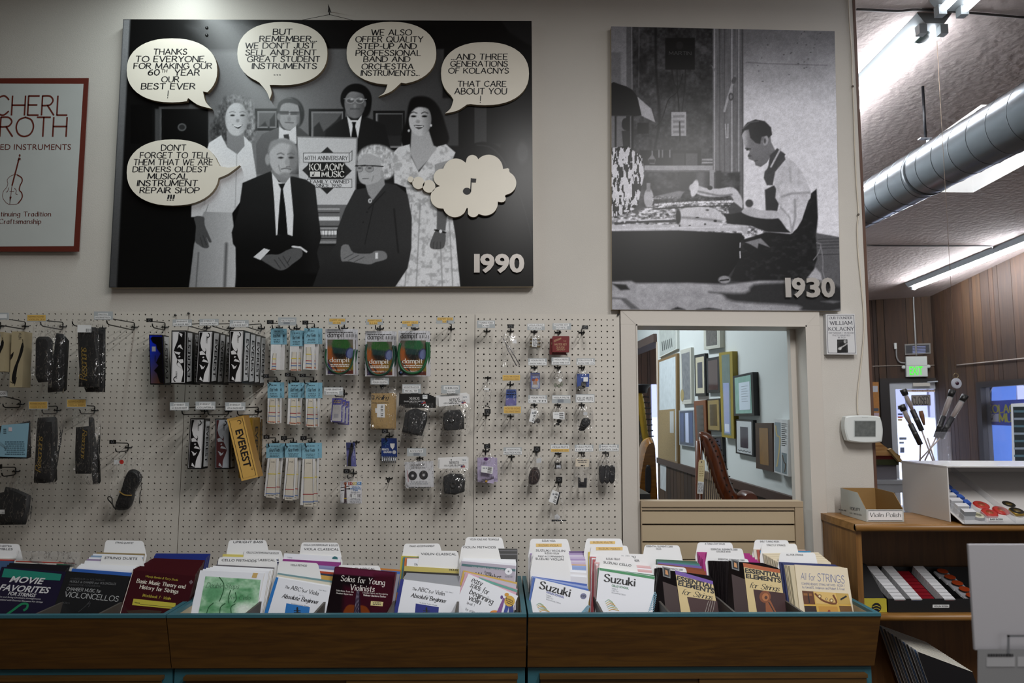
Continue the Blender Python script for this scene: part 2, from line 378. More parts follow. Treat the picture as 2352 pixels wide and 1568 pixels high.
def _sans(st, off):
    cu = bpy.data.curves.new('tmp', 'FONT'); cu.body = st; cu.resolution_u = 3; cu.offset = off; cu.size = 1.0
    o = bpy.data.objects.new('tmp', cu); COL.objects.link(o)
    dg = bpy.context.evaluated_depsgraph_get(); me = bpy.data.meshes.new_from_object(o.evaluated_get(dg), depsgraph=dg)
    V = [(v.co.x, v.co.y) for v in me.vertices]; T = [list(p.vertices) for p in me.polygons]
    bpy.data.objects.remove(o); bpy.data.curves.remove(cu); bpy.data.meshes.remove(me)
    x0 = min(v[0] for v in V); x1 = max(v[0] for v in V); k = CAPK
    return [((x-x0)/k, y/k) for x, y in V], T, (x1-x0)/k
CAPK = .70
def _stroke(st, style, wt):
    w, lo, se, sl, gap = STY[style]
    if wt: w = wt
    V = []; T = []; x = 0.0; nib = (math.cos(math.radians(15)), math.sin(math.radians(15)))
    def seg(pts):
        for i in range(1, len(pts)-1):
            a = (pts[i][0]-pts[i-1][0], pts[i][1]-pts[i-1][1]); b = (pts[i+1][0]-pts[i][0], pts[i+1][1]-pts[i][1])
            if a[0]*b[0]+a[1]*b[1] < .55*math.hypot(*a)*math.hypot(*b): seg(pts[:i+1]); seg(pts[i:]); return
        n = len(pts); L = []; R = []
        for i in range(n):
            a, b = pts[max(i-1, 0)], pts[min(i+1, n-1)]
            dx, dy = b[0]-a[0], b[1]-a[1]; k = math.hypot(dx, dy) or 1; dx /= k; dy /= k
            t = w*(lo+(1-lo)*abs(dx*nib[1]-dy*nib[0])) if lo < 1 else w
            px_, py_ = pts[i]
            if i == 0: px_ -= dx*w*.18; py_ -= dy*w*.18
            if i == n-1: px_ += dx*w*.18; py_ += dy*w*.18
            L.append((px_-dy*t/2, py_+dx*t/2)); R.append((px_+dy*t/2, py_-dx*t/2))
        o = len(V); V.extend(L+R)
        for i in range(n-1): T.append([o+i, o+n+i, o+n+i+1, o+i+1])
    for ch in st:
        if ch == ' ': x += .5; continue
        g = G.get(ch)
        if g is None: x += .3; continue
        for pts in g[1]:
            if style == 'hand': pts = [(p+RNG.normal(0, .012), q+RNG.normal(0, .012)) for p, q in pts]
            P = [(x+p+sl*q, q) for p, q in pts]
            if len(P) == 2 and style in ('hand',): P = [P[0], ((P[0][0]+P[1][0])/2+RNG.normal(0, .012), (P[0][1]+P[1][1])/2), P[1]]
            seg(P)
            if se:
                for (ex, ey), (ix, iy) in ((P[0], P[1]), (P[-1], P[-2])):
                    if abs(ex-ix) < abs(ey-iy)*.75 and (abs(ey) < .03 or abs(ey-1) < .03 or abs(ey-.62) < .03 or ey < -.25):
                        b = se; o = len(V); t = w*.14; V.extend([(ex-b, ey-t), (ex+b, ey-t), (ex+b, ey+t), (ex-b, ey+t)]); T.append([o, o+1, o+2, o+3])
                    elif abs(ey-iy) < .05 and ch in 'EFLTZz' and abs(ex-ix) > .25:
                        o = len(V); t = w*.2; d = .16 if ey < .3 else -.16
                        V.extend([(ex-t, ey), (ex+t, ey), (ex+t, ey+d), (ex-t, ey+d)]); T.append([o, o+1, o+2, o+3])
        x += g[0]+gap+(se*.5)
    for i, t in enumerate(T):
        a = 0.0
        for j in range(len(t)): p, q = V[t[j]], V[t[(j+1) % len(t)]]; a += p[0]*q[1]-q[0]*p[1]
        if a < 0: T[i] = list(reversed(t))
    x0 = min(v[0] for v in V); x1 = max(v[0] for v in V)
    return [(p-x0, q) for p, q in V], T, x1-x0

# ------------------------------------------------------------------ painter for printed photographs
class Paint:
    def __init__(s, quad, step=1.6, base=.1):
        (a, b), (c, d), (e, f), (g, h) = quad                    # tl, tr, br, bl in pixels
        nw = int(max(c-a, e-g)/step)+2; nh = int(max(h-b, f-d)/step)+2
        U, V = np.meshgrid(np.linspace(0, 1, nw), np.linspace(0, 1, nh))
        s.X = (1-V)*((1-U)*a+U*c)+V*((1-U)*g+U*e); s.Y = (1-V)*((1-U)*b+U*d)+V*((1-U)*h+U*f)
        s.I = np.zeros((nh, nw, 3)); s.I[:] = base
    def win(s, x0, y0, x1, y1):
        yl = np.minimum(s.Y[:, 0], s.Y[:, -1]); yh = np.maximum(s.Y[:, 0], s.Y[:, -1]); r = np.where((yh >= y0) & (yl <= y1))[0]
        xl = np.minimum(s.X[0], s.X[-1]); xh = np.maximum(s.X[0], s.X[-1]); c = np.where((xh >= x0) & (xl <= x1))[0]
        if len(r) == 0 or len(c) == 0: return None
        return slice(r[0], r[-1]+1), slice(c[0], c[-1]+1)
    def put(s, w, m, val, a):
        X = s.X[w]; Y = s.Y[w]
        if callable(val): val = val(X, Y)
        val = np.asarray(val, dtype=float)
        if val.ndim == 2: val = val[..., None]
        m = (m*a)[..., None]; s.I[w] = s.I[w]*(1-m)+val*m
    def ell(s, cx, cy, rx, ry, val, soft=2.0, rot=0.0, a=1.0):
        k = max(rx, ry)+soft+2; w = s.win(cx-k, cy-k, cx+k, cy+k)
        if w is None: return
        dx = s.X[w]-cx; dy = s.Y[w]-cy; c, n = math.cos(rot), math.sin(rot); u = (dx*c+dy*n)/rx; v = (-dx*n+dy*c)/ry
        d = (np.sqrt(u*u+v*v)-1)*min(rx, ry); s.put(w, np.clip(.5-d/soft, 0, 1), val, a)
    def poly(s, pts, val, soft=1.5, a=1.0, sm=0):
        if sm: pts = smooth(pts, sm, True)
        P = np.array(pts, float); lo = P.min(0)-soft-2; hi = P.max(0)+soft+2; w = s.win(lo[0], lo[1], hi[0], hi[1])
        if w is None: return
        X = s.X[w]; Y = s.Y[w]; ins = np.zeros(X.shape, bool); D = np.full(X.shape, 1e9)
        for (x0, y0), (x1, y1) in zip(P, np.roll(P, -1, 0)):
            ins ^= ((y0 > Y) != (y1 > Y)) & (X < (x1-x0)*(Y-y0)/((y1-y0) or 1e-9)+x0)
            dx, dy = x1-x0, y1-y0; L = dx*dx+dy*dy or 1e-9; t = np.clip(((X-x0)*dx+(Y-y0)*dy)/L, 0, 1)
            D = np.minimum(D, (X-x0-t*dx)**2+(Y-y0-t*dy)**2)
        D = np.sqrt(D)*np.where(ins, -1, 1); s.put(w, np.clip(.5-D/soft, 0, 1), val, a)
    def line(s, pts, wd, val, soft=1.5, a=1.0, sm=0):
        if sm: pts = smooth(pts, sm)
        P = np.array(pts, float); lo = P.min(0)-wd-soft-2; hi = P.max(0)+wd+soft+2; w = s.win(lo[0], lo[1], hi[0], hi[1])
        if w is None: return
        X = s.X[w]; Y = s.Y[w]; D = np.full(X.shape, 1e9)
        for (x0, y0), (x1, y1) in zip(P[:-1], P[1:]):
            dx, dy = x1-x0, y1-y0; L = dx*dx+dy*dy or 1e-9; t = np.clip(((X-x0)*dx+(Y-y0)*dy)/L, 0, 1)
            D = np.minimum(D, (X-x0-t*dx)**2+(Y-y0-t*dy)**2)
        s.put(w, np.clip(.5-(np.sqrt(D)-wd/2)/soft, 0, 1), val, a)
    def rect(s, x0, y0, x1, y1, val, soft=1.2, a=1.0): s.poly([(x0, y0), (x1, y0), (x1, y1), (x0, y1)], val, soft, a)
    def noise(s, x0, y0, x1, y1, amp, cell=3.0, mask=None):
        w = s.win(x0, y0, x1, y1); X = s.X[w]; Y = s.Y[w]
        s.I[w] = np.clip(s.I[w]*(1+amp*fbm(X/cell, Y/cell))[..., None], 0, 1.5)
    def done(s, gain=1.0, tint=(1, 1, 1)):
        c = np.clip(s.I*gain, 0, 1)*np.array(tint); return np.clip(c, 0, 1)**2.2
_T = RNG.random((256, 256))
def vnoise(x, y):
    xi = np.floor(x).astype(int); yi = np.floor(y).astype(int); fx = x-xi; fy = y-yi; fx = fx*fx*(3-2*fx); fy = fy*fy*(3-2*fy)
    g = lambda a, b: _T[a % 256, b % 256]
    return ((g(xi, yi)*(1-fx)+g(xi+1, yi)*fx)*(1-fy)+(g(xi, yi+1)*(1-fx)+g(xi+1, yi+1)*fx)*fy)*2-1
def fbm(x, y): return (vnoise(x, y)+.5*vnoise(x*2.1+17, y*2.1+5)+.25*vnoise(x*4.3+3, y*4.3+31))/1.3
# ------------------------------------------------------------------ the setting
M_WALL = mat('#c6c2bb', .75, bump=.12, bs=260, var=.03, vs=3)
M_WALLB = mat('#c3c9c9', .7, bump=.05, bs=240)
M_TRIM = mat('#c6c0b8', .45, bump=.03, bs=120)
M_BROWN = mat('#3a241a', .5)
M_DARK = mat('#1c1512', .6)
M_BLACK = mat('#0b0b0c', .45)
M_WHITE = mat('#e6e6e4', .5)
M_ALU = mat('#b9bcc2', .4, metal=.6)
W0 = WF(0.0)
XE = W0.pt(2004, 900).x                                    # free end of the wall
ox0, ox1, oz1 = W0.pt(1462, 900).x, W0.pt(1857, 900).x, W0.pt(1650, 746).z
mb = MB()
mb.box((-4.4, .02, 0), (ox0, .18, 3.8), M_WALL); mb.box((ox1, .02, 0), (XE, .18, 3.8), M_WALL); mb.box((ox0, .02, oz1), (ox1, .18, 3.8), M_WALL)
wf_ = struct(mb, 'wall_front')
mb = MB(); mb.box((XE, .018, 0), (XE+.012, .182, 3.7), mat('#5b4033', .5)); struct(mb, 'trim_1')
# doorway casing
mb = MB(); tx0, tx1 = W0.pt(1427, 900).x, W0.pt(1888, 900).x; tz = W0.pt(1650, 713).z
for a, b in ((tx0, ox0), (ox1, tx1)): mb.box((a, -.004, 0), (b, .03, oz1), M_TRIM)
mb.poly([(tx0, -.004, tz), (ox0, -.004, oz1), (ox1, -.004, oz1), (tx1, -.004, tz)], M_TRIM)
mb.box((tx0, -.003, oz1+.0005), (tx1, .03, tz), M_TRIM)
mb.box((ox0-.001, -.008, oz1-.006), (ox1+.001, .16, oz1), M_TRIM)
mb.box((ox1-.006, -.008, 0), (ox1, .17, oz1), M_TRIM); mb.box((ox0, -.008, 0), (ox0+.006, .17, oz1), M_TRIM)
mb.box((ox1-.03, .10, 0), (ox1-.006, .135, oz1-.006), M_TRIM)
struct(mb, 'trim_2')
mb = MB(); mb.box((-4.45, -5.2, 0), (-4.35, 8.6, 3.95), mat('#b7ada0', .8)); struct(mb, 'wall_left')
mb = MB(); mb.box((-4.4, -5.3, 0), (5.2, -5.2, 3.95), mat('#8d8378', .8)); struct(mb, 'wall_back')
mb = MB(); mb.box((-4.5, -5.3, -.1), (8, 9.2, 0), mat('#4a4038', .9, var=.25, vs=60)); struct(mb, 'floor')
# ceiling with the skylight opening
CEIL = Face((0, 0, 3.66), (0, -.055, -1)); M_CEIL = mat('#c6b8b3', .85, bump=.8, bs=22, var=.06, vs=2.2)
sk = CEIL.pt(2235, 442); sx1, sy1 = sk.x, sk.y; sx0, sy0 = sx1-1.0, sy1-1.55
mb = MB()
def cz(x, y): return (x, y, ceil_z(y))
def cq(x0, y0, x1, y1): mb.add([cz(x0, y0), cz(x0, y1), cz(x1, y1), cz(x1, y0)], [[0, 1, 2, 3]], M_CEIL)
cq(-4.5, -5.3, 8, sy0); cq(-4.5, sy1, 8, 9.2); cq(-4.5, sy0, sx0, sy1); cq(sx1, sy0, 8, sy1)
M_SHAFT = mat('#f2f2f2', .8); top = 4.35
for a, b in (((sx0, sy0), (sx1, sy0)), ((sx1, sy0), (sx1, sy1)), ((sx1, sy1), (sx0, sy1)), ((sx0, sy1), (sx0, sy0))):
    mb.add([cz(*a), cz(*b), (b[0], b[1], top), (a[0], a[1], top)], [[0, 1, 2, 3]], M_SHAFT)
struct(mb, 'ceiling')
mb = MB(); mb.box((sx0-.02, sy0-.02, top), (sx1+.02, sy1+.02, top+.03), mat('#ffffff', .5, emit=3.0)); struct(mb, 'window_1')
# ------------------------------------------------------------------ far shop-front walls of grooved brown boards
A_ = Vector((5.28, CAMP.y+10.4, 0)); B_ = Vector((6.30, CAMP.y+10.0, 0)); C_ = Vector((6.04, CAMP.y+8.3, 0))
class WL_:
    def __init__(s, o, d, flip):
        s.o = Vector(o); s.e = Vector(d).normalized(); s.n = Vector((s.e.y, -s.e.x, 0))*flip; s.F = Face(s.o, s.n)
    def p(s, a, z, d=0): return s.o+s.e*a+s.n*d+Vector((0, 0, z))
    def sz(s, px, py, lift=0): q = s.F.pt(px, py, lift)-s.o; return q.dot(s.e), q.z
    def box(s, mb, a0, a1, z0, z1, d0, d1, m):
        v = [s.p(a, z, d) for z in (z0, z1) for a, d in ((a0, d0), (a1, d0), (a1, d1), (a0, d1))]
        mb.add(v, [[0, 1, 2, 3], [7, 6, 5, 4], [0, 4, 5, 1], [1, 5, 6, 2], [2, 6, 7, 3], [3, 7, 4, 0]], m)
FW = WL_(A_, B_-A_, 1); SW = WL_(B_, C_-B_, 1)
if FW.n.y > 0: FW = WL_(A_, B_-A_, -1)
if SW.n.x > 0: SW = WL_(B_, C_-B_, -1)
WD = [wood_mat(a, b, .6, .72, 'z') for a, b in (('#2f1d10', '#412a18'), ('#281910', '#372415'), ('#35220f', '#48301a'))]
def boards(w, mb, a0, a1, z0, z1, seed=0):
    a = a0; r = random.Random(seed)
    while a < a1:
        b = min(a1, a+r.choice((.10, .10, .2, .2, .29)))
        w.box(mb, a+.004, b-.004, z0, z1, -.06, 0, r.choice(WD)); a = b
    w.box(mb, a0, a1, z0, z1, -.10, -.02, M_DARK)
dl = FW.sz(2021, 900)[0]; dr = FW.sz(2222, 900)[0]; dz = FW.sz(2120, 868)[1]
Lb = (B_-A_).length
wl0, wl1 = FW.sz(1494, 900)[0], FW.sz(1512, 900)[0]; wlz = FW.sz(1502, 882)[1]
mb = MB(); boards(FW, mb, dl, dr, dz, 4, 3); boards(FW, mb, dr, Lb, 0, 4, 4); boards(FW, mb, wl1, dl, 0, 4, 5); boards(FW, mb, wl0, wl1, wlz, 4, 6); boards(FW, mb, -4.6, wl0, 0, 4, 7)
struct(mb, 'wall_far')
mb = MB(); Lc = 15.2
w0_ = SW.sz(2250, 960)[0]; w1_ = SW.sz(2700, 960)[0]; wz1 = SW.sz(2262, 876)[1]; wz0 = SW.sz(2300, 1074)[1]
w1_ = w0_+2.3
boards(SW, mb, 0, w0_, 0, 4.2, 8); boards(SW, mb, w0_, w1_, wz1, 4.2, 9); boards(SW, mb, w0_, w1_, 0, wz0, 10); boards(SW, mb, w1_, Lc, 0, 4.3, 11)
struct(mb, 'wall_right')
# glass door
M_GLASS = film('#f4f6ff', .04, .08, .03, 0)
g0 = FW.sz(2057, 900)[0]; g1 = FW.sz(2176, 900)[0]; gz = FW.sz(2120, 893)[1]; f0 = FW.sz(2043, 900)[0]; f1 = FW.sz(2199, 900)[0]; fz = FW.sz(2120, 878)[1]
mb = MB()
FW.box(mb, dl, f0, 0, dz, -.08, .03, M_DARK); FW.box(mb, f1, dr, 0, dz, -.08, .03, M_DARK); FW.box(mb, f0, f1, fz, dz, -.08, .03, M_DARK)
d1 = struct(mb, 'door_1')
mb = MB(); FW.box(mb, f0, g0, 0, fz, -.06, 0, M_ALU); FW.box(mb, g1, f1, 0, fz, -.06, 0, M_ALU); FW.box(mb, g0, g1, gz, fz, -.06, 0, M_ALU); FW.box(mb, g0, g1, 0, .25, -.06, 0, M_ALU)
mb.build('door_leaf', d1)
mb = MB(); FW.box(mb, g0, g1, .25, gz, -.035, -.028, M_GLASS); mb.build('glass_pane', d1)
mb = MB(); q = FW.F
for (x0, y0, x1, y1, c) in ((2063, 949, 2074, 953, '#3b4b6b'), (2063, 956, 2074, 960, '#c25a3a'), (2063, 962, 2073, 966, '#c9a54a'), (2066, 1004, 2083, 1010, '#8a93a3'), (2066, 1014, 2077, 1019, '#9aa3b0'), (2068, 1027, 2078, 1040, '#6a7390')): mb.fr(q, x0, y0, x1, y1, mat(c, .6), -.026)
mb.fr(q, 2084, 894, 2160, 900, mat('#e8ddd2', .6), -.026); mb.lines(q, 2092, 895, 2158, 899, 1, mat('#9a6a4a', .6), lift=-.0255)
mb.fr(q, 2063, 931, 2072, 940, mat('#20283a', .6), -.026)
mb.build('sticker', d1)
mb = MB(); a, z = FW.sz(2120, 884); FW.box(mb, FW.sz(2096, 884)[0], FW.sz(2135, 884)[0], z-.02, z+.03, 0, .05, mat('#c9c3b8', .4)); mb.bar(FW.p(a+.05, z+.04, .04), FW.p(a+.35, z+.06, .12), .03, .015, M_ALU); mb.build('door_closer', d1)
mb = MB(); a, z = FW.sz(2187, 1000); FW.box(mb, a-.05, a+.05, z-.12, z+.12, 0, .02, M_ALU); FW.box(mb, a-.03, a+.01, z-.3, z-.1, .02, .08, M_WHITE); mb.build('door_handle', d1)
# windows
def window(name, w, a0, a1, z0, z1, fr=.07):
    mb = MB(); w.box(mb, a0, a0+fr, z0, z1, -.09, .02, M_DARK); w.box(mb, a1-fr, a1, z0, z1, -.09, .02, M_DARK)
    w.box(mb, a0+fr, a1-fr, z1-fr*.7, z1, -.09, .02, M_DARK); w.box(mb, a0+fr, a1-fr, z0, z0+fr*.6, -.09, .02, M_DARK); o = struct(mb, name)
    mb = MB(); w.box(mb, a0+fr, a1-fr, z0+fr*.6, z1-fr*.7, -.04, -.035, M_GLASS); mb.build('glass_pane', o); return o
window('window_2', SW, w0_, w1_, wz0, wz1, .10)
mb = MB(); FW.box(mb, wl0, wl1, 0, wlz, -.09, -.08, M_GLASS); struct(mb, 'window_3')
# outside
mb = MB(); mb.box((-20, 9.2, -.25), (60, 45, -.15), mat('#c9c9cc', .9, var=.06, vs=.5)); mb.box((8.01, -20, -.25), (60, 9.2, -.15), mat('#c9c9cc', .9, var=.06, vs=.5)); struct(mb, 'pavement')
mb = MB(); m1 = mat('#77778a', .8); m2 = mat('#8a8a9c', .8)
for k in range(60): mb.box((-6+k*.9, 25, 1.4), (-6+k*.9+.8, 25.3+.12*(k % 2), 9), (m1, m2)[k % 2])
mb.box((-6, 25.2, -.2), (48, 25.5, 1.4), mat('#cfd0d6', .8))
o = mb.build('street_building'); tag(o, 'grey ribbed building across the street seen through the shop door', 'building')
# practice-room partition with its panelled dado, header beam and back wall
PX = (Face((0, .17, 0), (0, -1, 0)).pt(1822, 800)).x; PW = Face((PX, 0, 0), (-1, 0, 0))
yE = PW.pt(1511, 900).y; rz = PW.pt(1700, 1110).z
mb = MB(); mb.box((PX, .18, 0), (PX+.1, yE, 3.75), M_WALLB); hb0 = PW.pt(1480, 780).z; mb.box((PX, yE, hb0), (PX+.1, 4.6, 3.75), M_WALLB)
struct(mb, 'wall_partition')
mb = MB(); y = .18; r = random.Random(2)
while y < yE:
    y2 = min(yE, y+r.choice((.1, .1, .16))); mb.box((PX-.012, y+.003, 0), (PX, y2-.003, rz-.03), r.choice(WD)); y = y2
mb.box((PX-.006, .18, 0), (PX-.002, yE, rz-.03), M_DARK); struct(mb, 'trim_3')
mb = MB(); mb.box((PX-.022, .18, rz-.03), (PX, yE, rz+.015), M_BROWN); struct(mb, 'trim_4')
mb = MB(); mb.box((PX-.03, yE, hb0-.07), (PX+.12, 4.6, hb0), mat('#4b3a34', .5)); mb.box((PX-.005, yE-.02, 0), (PX+.105, yE+.02, hb0-.07), mat('#c8b9a8', .6)); struct(mb, 'trim_5')
mb = MB(); mb.box((-1.6, 4.6, 0), (PX+.1, 4.7, 3.75), M_WALLB); mb.box((-1.7, .18, 0), (-1.6, 4.6, 3.75), M_WALLB); struct(mb, 'wall_rear')

# ------------------------------------------------------------------ pegboards with real holes
M_PEG = mat('#c8c3ba', .6, var=.04, vs=6)
PITCH = .0254
def pegboard(name, x0, x1, zt, zb, hx, hz, label, top_margin_px=None):
    """x0..x1 wide, zt..zb high; (hx, hz) is one hole centre"""
    mb = MB(); r = .0030; n = 8; h = PITCH/2; t = .006
    na = int((hx-x0)/PITCH+.25); cx0 = hx-na*PITCH
    while cx0-h < x0: cx0 += PITCH
    nb = int((hz-zb)/PITCH); cz0 = hz
    while cz0+PITCH+h < zt: cz0 += PITCH
    cols = int((x1-cx0-h)/PITCH)+1; rows = int((cz0-zb-h)/PITCH)+1
    vs = []; fs = []
    ring = [(math.cos(math.pi/8+k*math.pi/4), math.sin(math.pi/8+k*math.pi/4)) for k in range(8)]
    sq = []
    for c, s_ in ring:
        k = max(abs(c), abs(s_)); sq.append((c/k*h, s_/k*h))
    corners = [(h, h), (-h, h), (-h, -h), (h, -h)]
    for i in range(cols):
        for j in range(rows):
            cx, cz_ = cx0+i*PITCH, cz0-j*PITCH; o = len(vs); rr = r*(1.0 if (i*7+j*13) % 5 else 1.25)
            vs += [(cx+c*rr, 0, cz_+s_*rr) for c, s_ in ring]+[(cx+a, 0, cz_+b) for a, b in sq]+[(cx+a, 0, cz_+b) for a, b in corners]+[(cx+c*rr, t, cz_+s_*rr) for c, s_ in ring]
            for k in range(8):
                q = (k+1) % 8
                fs.append([o+k, o+8+k, o+8+q, o+q]); fs.append([o+20+k, o+k, o+q, o+20+q])
            for k, (a, b) in enumerate(((0, 1), (2, 3), (4, 5), (6, 7))): fs.append([o+8+a, o+16+k, o+8+b])
    mb.add(vs, fs, M_PEG)
    X0, X1, Z1, Z0 = cx0-h, cx0+(cols-.5)*PITCH, cz0+h, cz0-(rows-.5)*PITCH
    def q(a, b, c, d): 
        if b > a and d > c: mb.add([(a, 0, c), (b, 0, c), (b, 0, d), (a, 0, d)], [[0, 1, 2, 3]], M_PEG)
    q(x0, x1, Z1, zt); q(x0, x1, zb, Z0); q(x0, X0, Z0, Z1); q(X1, x1, Z0, Z1)
    m = mat('#6a5a48', .8)
    mb.box((x0, .0005, zt-.004), (x1, .02, zt), m); mb.box((x0, .0005, zb), (x1, .02, zb+.004), m); mb.box((x0, .0005, zb), (x0+.003, .02, zt), m); mb.box((x1-.003, .0005, zb), (x1, .02, zt), m)
    o = mb.build(name); tag(o, label, 'pegboard', 'pegboard panels along the wall'); return o
OX = -2.11349                                             # world x of the leftmost measured hole, row 1 at z = ZR
ZR = 1.60+.40182
zt = W0.pt(600, 718).z; zb = .86
seam1 = W0.pt(420, 1000).x; seam2 = W0.pt(1089.5, 900).x; pr = W0.pt(1424, 900).x
pegboard('pegboard', seam1-1.235, seam1-.001, zt, zb, OX, ZR, 'leftmost cream pegboard panel behind the bagged black shoulder rests')
pegboard('pegboard', seam1+.001, seam2-.001, zt, zb, OX+60*PITCH, ZR, 'wide cream pegboard panel between the boxed rests and the black rubber anchors')
hp = W0.pt(1254, 733.5); hx_ = W0.pt(1098.5, 732.2).x
pegboard('pegboard', seam2+.001, pr, W0.pt(1250, 721).z, zb, hx_, hp.z, 'cream pegboard panel beside the doorway, hung with small mute packets')
# ------------------------------------------------------------------ big pictures on the wall
M_INK = mat('#15151a', .5); M_CREAM = mat('#e8e2d4', .4, var=.02, vs=8); M_EDGE = mat('#b9ad98', .6)
M_SILV = mat('#b0aba6', .4, metal=.45)
def bilin(F, pts): return [F.pt(*p) for p in pts]
def ell_pts(cx, cy, rx, ry, n=44, k=2.25):
    out = []
    for i in range(n):
        t = i*2*math.pi/n; c, s_ = math.cos(t), math.sin(t)
        out.append((cx+rx*math.copysign(abs(c)**(2/k), c), cy+ry*math.copysign(abs(s_)**(2/k), s_)))
    return out
def bubble_outline(cx, cy, rx, ry, tail):
    """ellipse with a tail: tail = (start, tip, end) following the rim clockwise on screen"""
    P = ell_pts(cx, cy, rx, ry); ang = lambda p: math.atan2((p[1]-cy)/ry, (p[0]-cx)/rx) % (2*math.pi)
    a, tip, b = tail; a0, b0 = ang(a), ang(b)
    if (b0-a0) % (2*math.pi) > math.pi: a, b, a0, b0 = b, a, b0, a0
    out = [p for p in sorted(P, key=lambda p: (ang(p)-b0) % (2*math.pi)) if 0.02 < (ang(p)-b0) % (2*math.pi) < (a0-b0) % (2*math.pi)-.02]
    def arc(p, q, bend): m = ((p[0]+q[0])/2+bend[0], (p[1]+q[1])/2+bend[1]); return [p, m, q]
    mid = ((a[0]+b[0])/2, (a[1]+b[1])/2); dx, dy = tip[0]-mid[0], tip[1]-mid[1]
    sgn = 1 if (tip[0]-cx)*1 > 0 else -1
    bend = (-sgn*abs(dy)*.12, sgn*0+abs(dx)*.10)
    A = smooth(arc(a, tip, bend), 6); B = smooth(arc(tip, b, bend), 6)
    return out+A[:-1]+B
# -- the 1990 family picture
Q90 = [(283, 44), (1221, 48), (1225, 657.5), (250, 660)]
F90 = WF(-.022)
P = Paint(Q90, 1.5, .07)
g_ = lambda a, b, x0, x1: (lambda X, Y: a+(b-a)*np.clip((X-x0)/(x1-x0), 0, 1))
P.poly([(478, 112), (1020, 112), (1010, 420), (440, 420), (470, 240)], lambda X, Y: .30+.16*np.exp(-((X-640)/190)**2)-.05*np.clip((X-800)/200, 0, 1), 4)  # printed wall, its lighter middle includes the panel's glare as colour
P.poly([(365, 245), (480, 236), (480, 330), (365, 400)], .30, 4)
P.poly([(470, 44), (560, 44), (700, 112), (478, 112)], .30, 26); P.poly([(430, 60), (500, 44), (560, 112), (480, 112)], .2, 20)
P.rect(371, 250, 478, 402, .06); P.rect(376, 254, 474, 398, .045); P.ell(418, 292, 10, 9, .33, 2); P.ell(418, 292, 7, 6, .16, 2)
P.rect(356, 250, 366, 400, .25, 3); P.rect(300, 240, 350, 330, .05)
P.poly([(283, 44), (299, 44), (268, 660), (250, 660)], lambda X, Y: .46-.2*np.clip((Y-100)/500, 0, 1), 5)
P.rect(1005, 225, 1092, 335, .24, 5); P.rect(1053, 235, 1090, 341, .05); P.rect(1090, 235, 1118, 330, .22, 3); P.rect(1118, 230, 1225, 326, .07); P.rect(1128, 240, 1225, 316, .05)
P.rect(1005, 50, 1225, 110, .06, 10); P.poly([(1150, 48), (1225, 48), (1225, 110), (1170, 75)], .12, 6); P.rect(930, 60, 1000, 110, .05, 8)
P.rect(1092, 330, 1150, 380, .16, 6); P.ell(1110, 390, 62, 64, .035, 3); P.line([(1095, 333), (1130, 340), (1160, 375), (1172, 420)], 3, .16, 2, sm=4); P.ell(1200, 350, 14, 26, .2, 8)
P.rect(1060, 410, 1225, 658, .035, 8); P.line([(1188, 428), (1210, 500), (1224, 560)], 1.5, .15, 1.5, sm=4)
for x0, x1, y0, y1 in ((585, 640, 249, 300), (709, 793, 250, 345), (857, 930, 254, 345)):
    P.rect(x0, y0, x1, y1, .10); P.rect(x0+6, y0+6, x1-5, y1-6, .5); P.rect(x0+10, y0+10, x1-8, y1-10, .36)
    P.poly([(x0+10, y1-10), (x0+12, y0+42), (x0+24, y0+30), (x0+34, y0+52), (x1-20, y0+26), (x1-8, y0+10), (x1-8, y1-10)], .17, 3)
P.rect(868, 262, 925, 312, .13, 4)
# man at the back left
P.poly([(588, 330), (602, 308), (640, 292), (690, 294), (715, 316), (720, 400), (590, 400)], lambda X, Y: .27+.1*(X < 640), 2)
P.ell(668, 262, 31, 38, .13, 4); P.ell(664, 262, 24, 37, .60, 2); P.poly([(636, 262), (640, 236), (660, 226), (684, 232), (694, 256), (690, 244), (664, 236), (646, 242), (641, 264)], .26, 3, sm=3)
P.rect(641, 255, 663, 263, .3, 2); P.rect(667, 256, 687, 264, .3, 2); P.line([(638, 257), (690, 259)], 1.5, .15); P.ell(664, 273, 4, 6, .5, 3); P.line([(655, 281), (674, 282)], 2, .33, 2); P.ell(640, 268, 4, 8, .5, 2); P.ell(685, 275, 4, 14, .45, 5)
P.poly([(641, 290), (652, 298), (666, 300), (680, 289), (681, 330), (640, 330)], .85, 1.5); P.poly([(651, 309), (663, 308), (667, 332), (655, 332)], .16, 1.5)
# man at the back right
P.poly([(746, 320), (749, 298), (795, 268), (845, 270), (884, 286), (897, 340), (905, 420), (746, 420)], .11, 2)
P.ell(818, 228, 36, 36, .05, 3); P.ell(835, 238, 18, 34, .05, 4); P.ell(815, 237, 24, 35, lambda X, Y: .46-.16*np.clip((X-815)/24, 0, 1)+.08*np.clip((228-Y)/20, 0, 1), 2.5)
P.poly([(790, 228), (794, 208), (812, 200), (832, 206), (842, 230), (834, 216), (812, 210), (800, 214)], .05, 3, sm=3)
for cx in (805, 826): P.ell(cx, 231, 10, 7, .62, 1.5); P.ell(cx, 231, 8, 5, .34, 1.5); P.ell(cx+3, 228, 3, 2, .85, 2)
P.line([(790, 227), (842, 228)], 1.2, .7); P.line([(805, 250), (826, 250)], 2, .28, 2); P.ell(815, 243, 3, 5, .56, 3); P.ell(838, 238, 3, 7, .4, 2)
P.poly([(797, 266), (806, 276), (822, 276), (831, 264), (822, 318), (806, 318)], .88, 1.5); P.poly([(808, 280), (818, 280), (816, 290), (822, 320), (806, 320), (810, 290)], .05, 1.5)
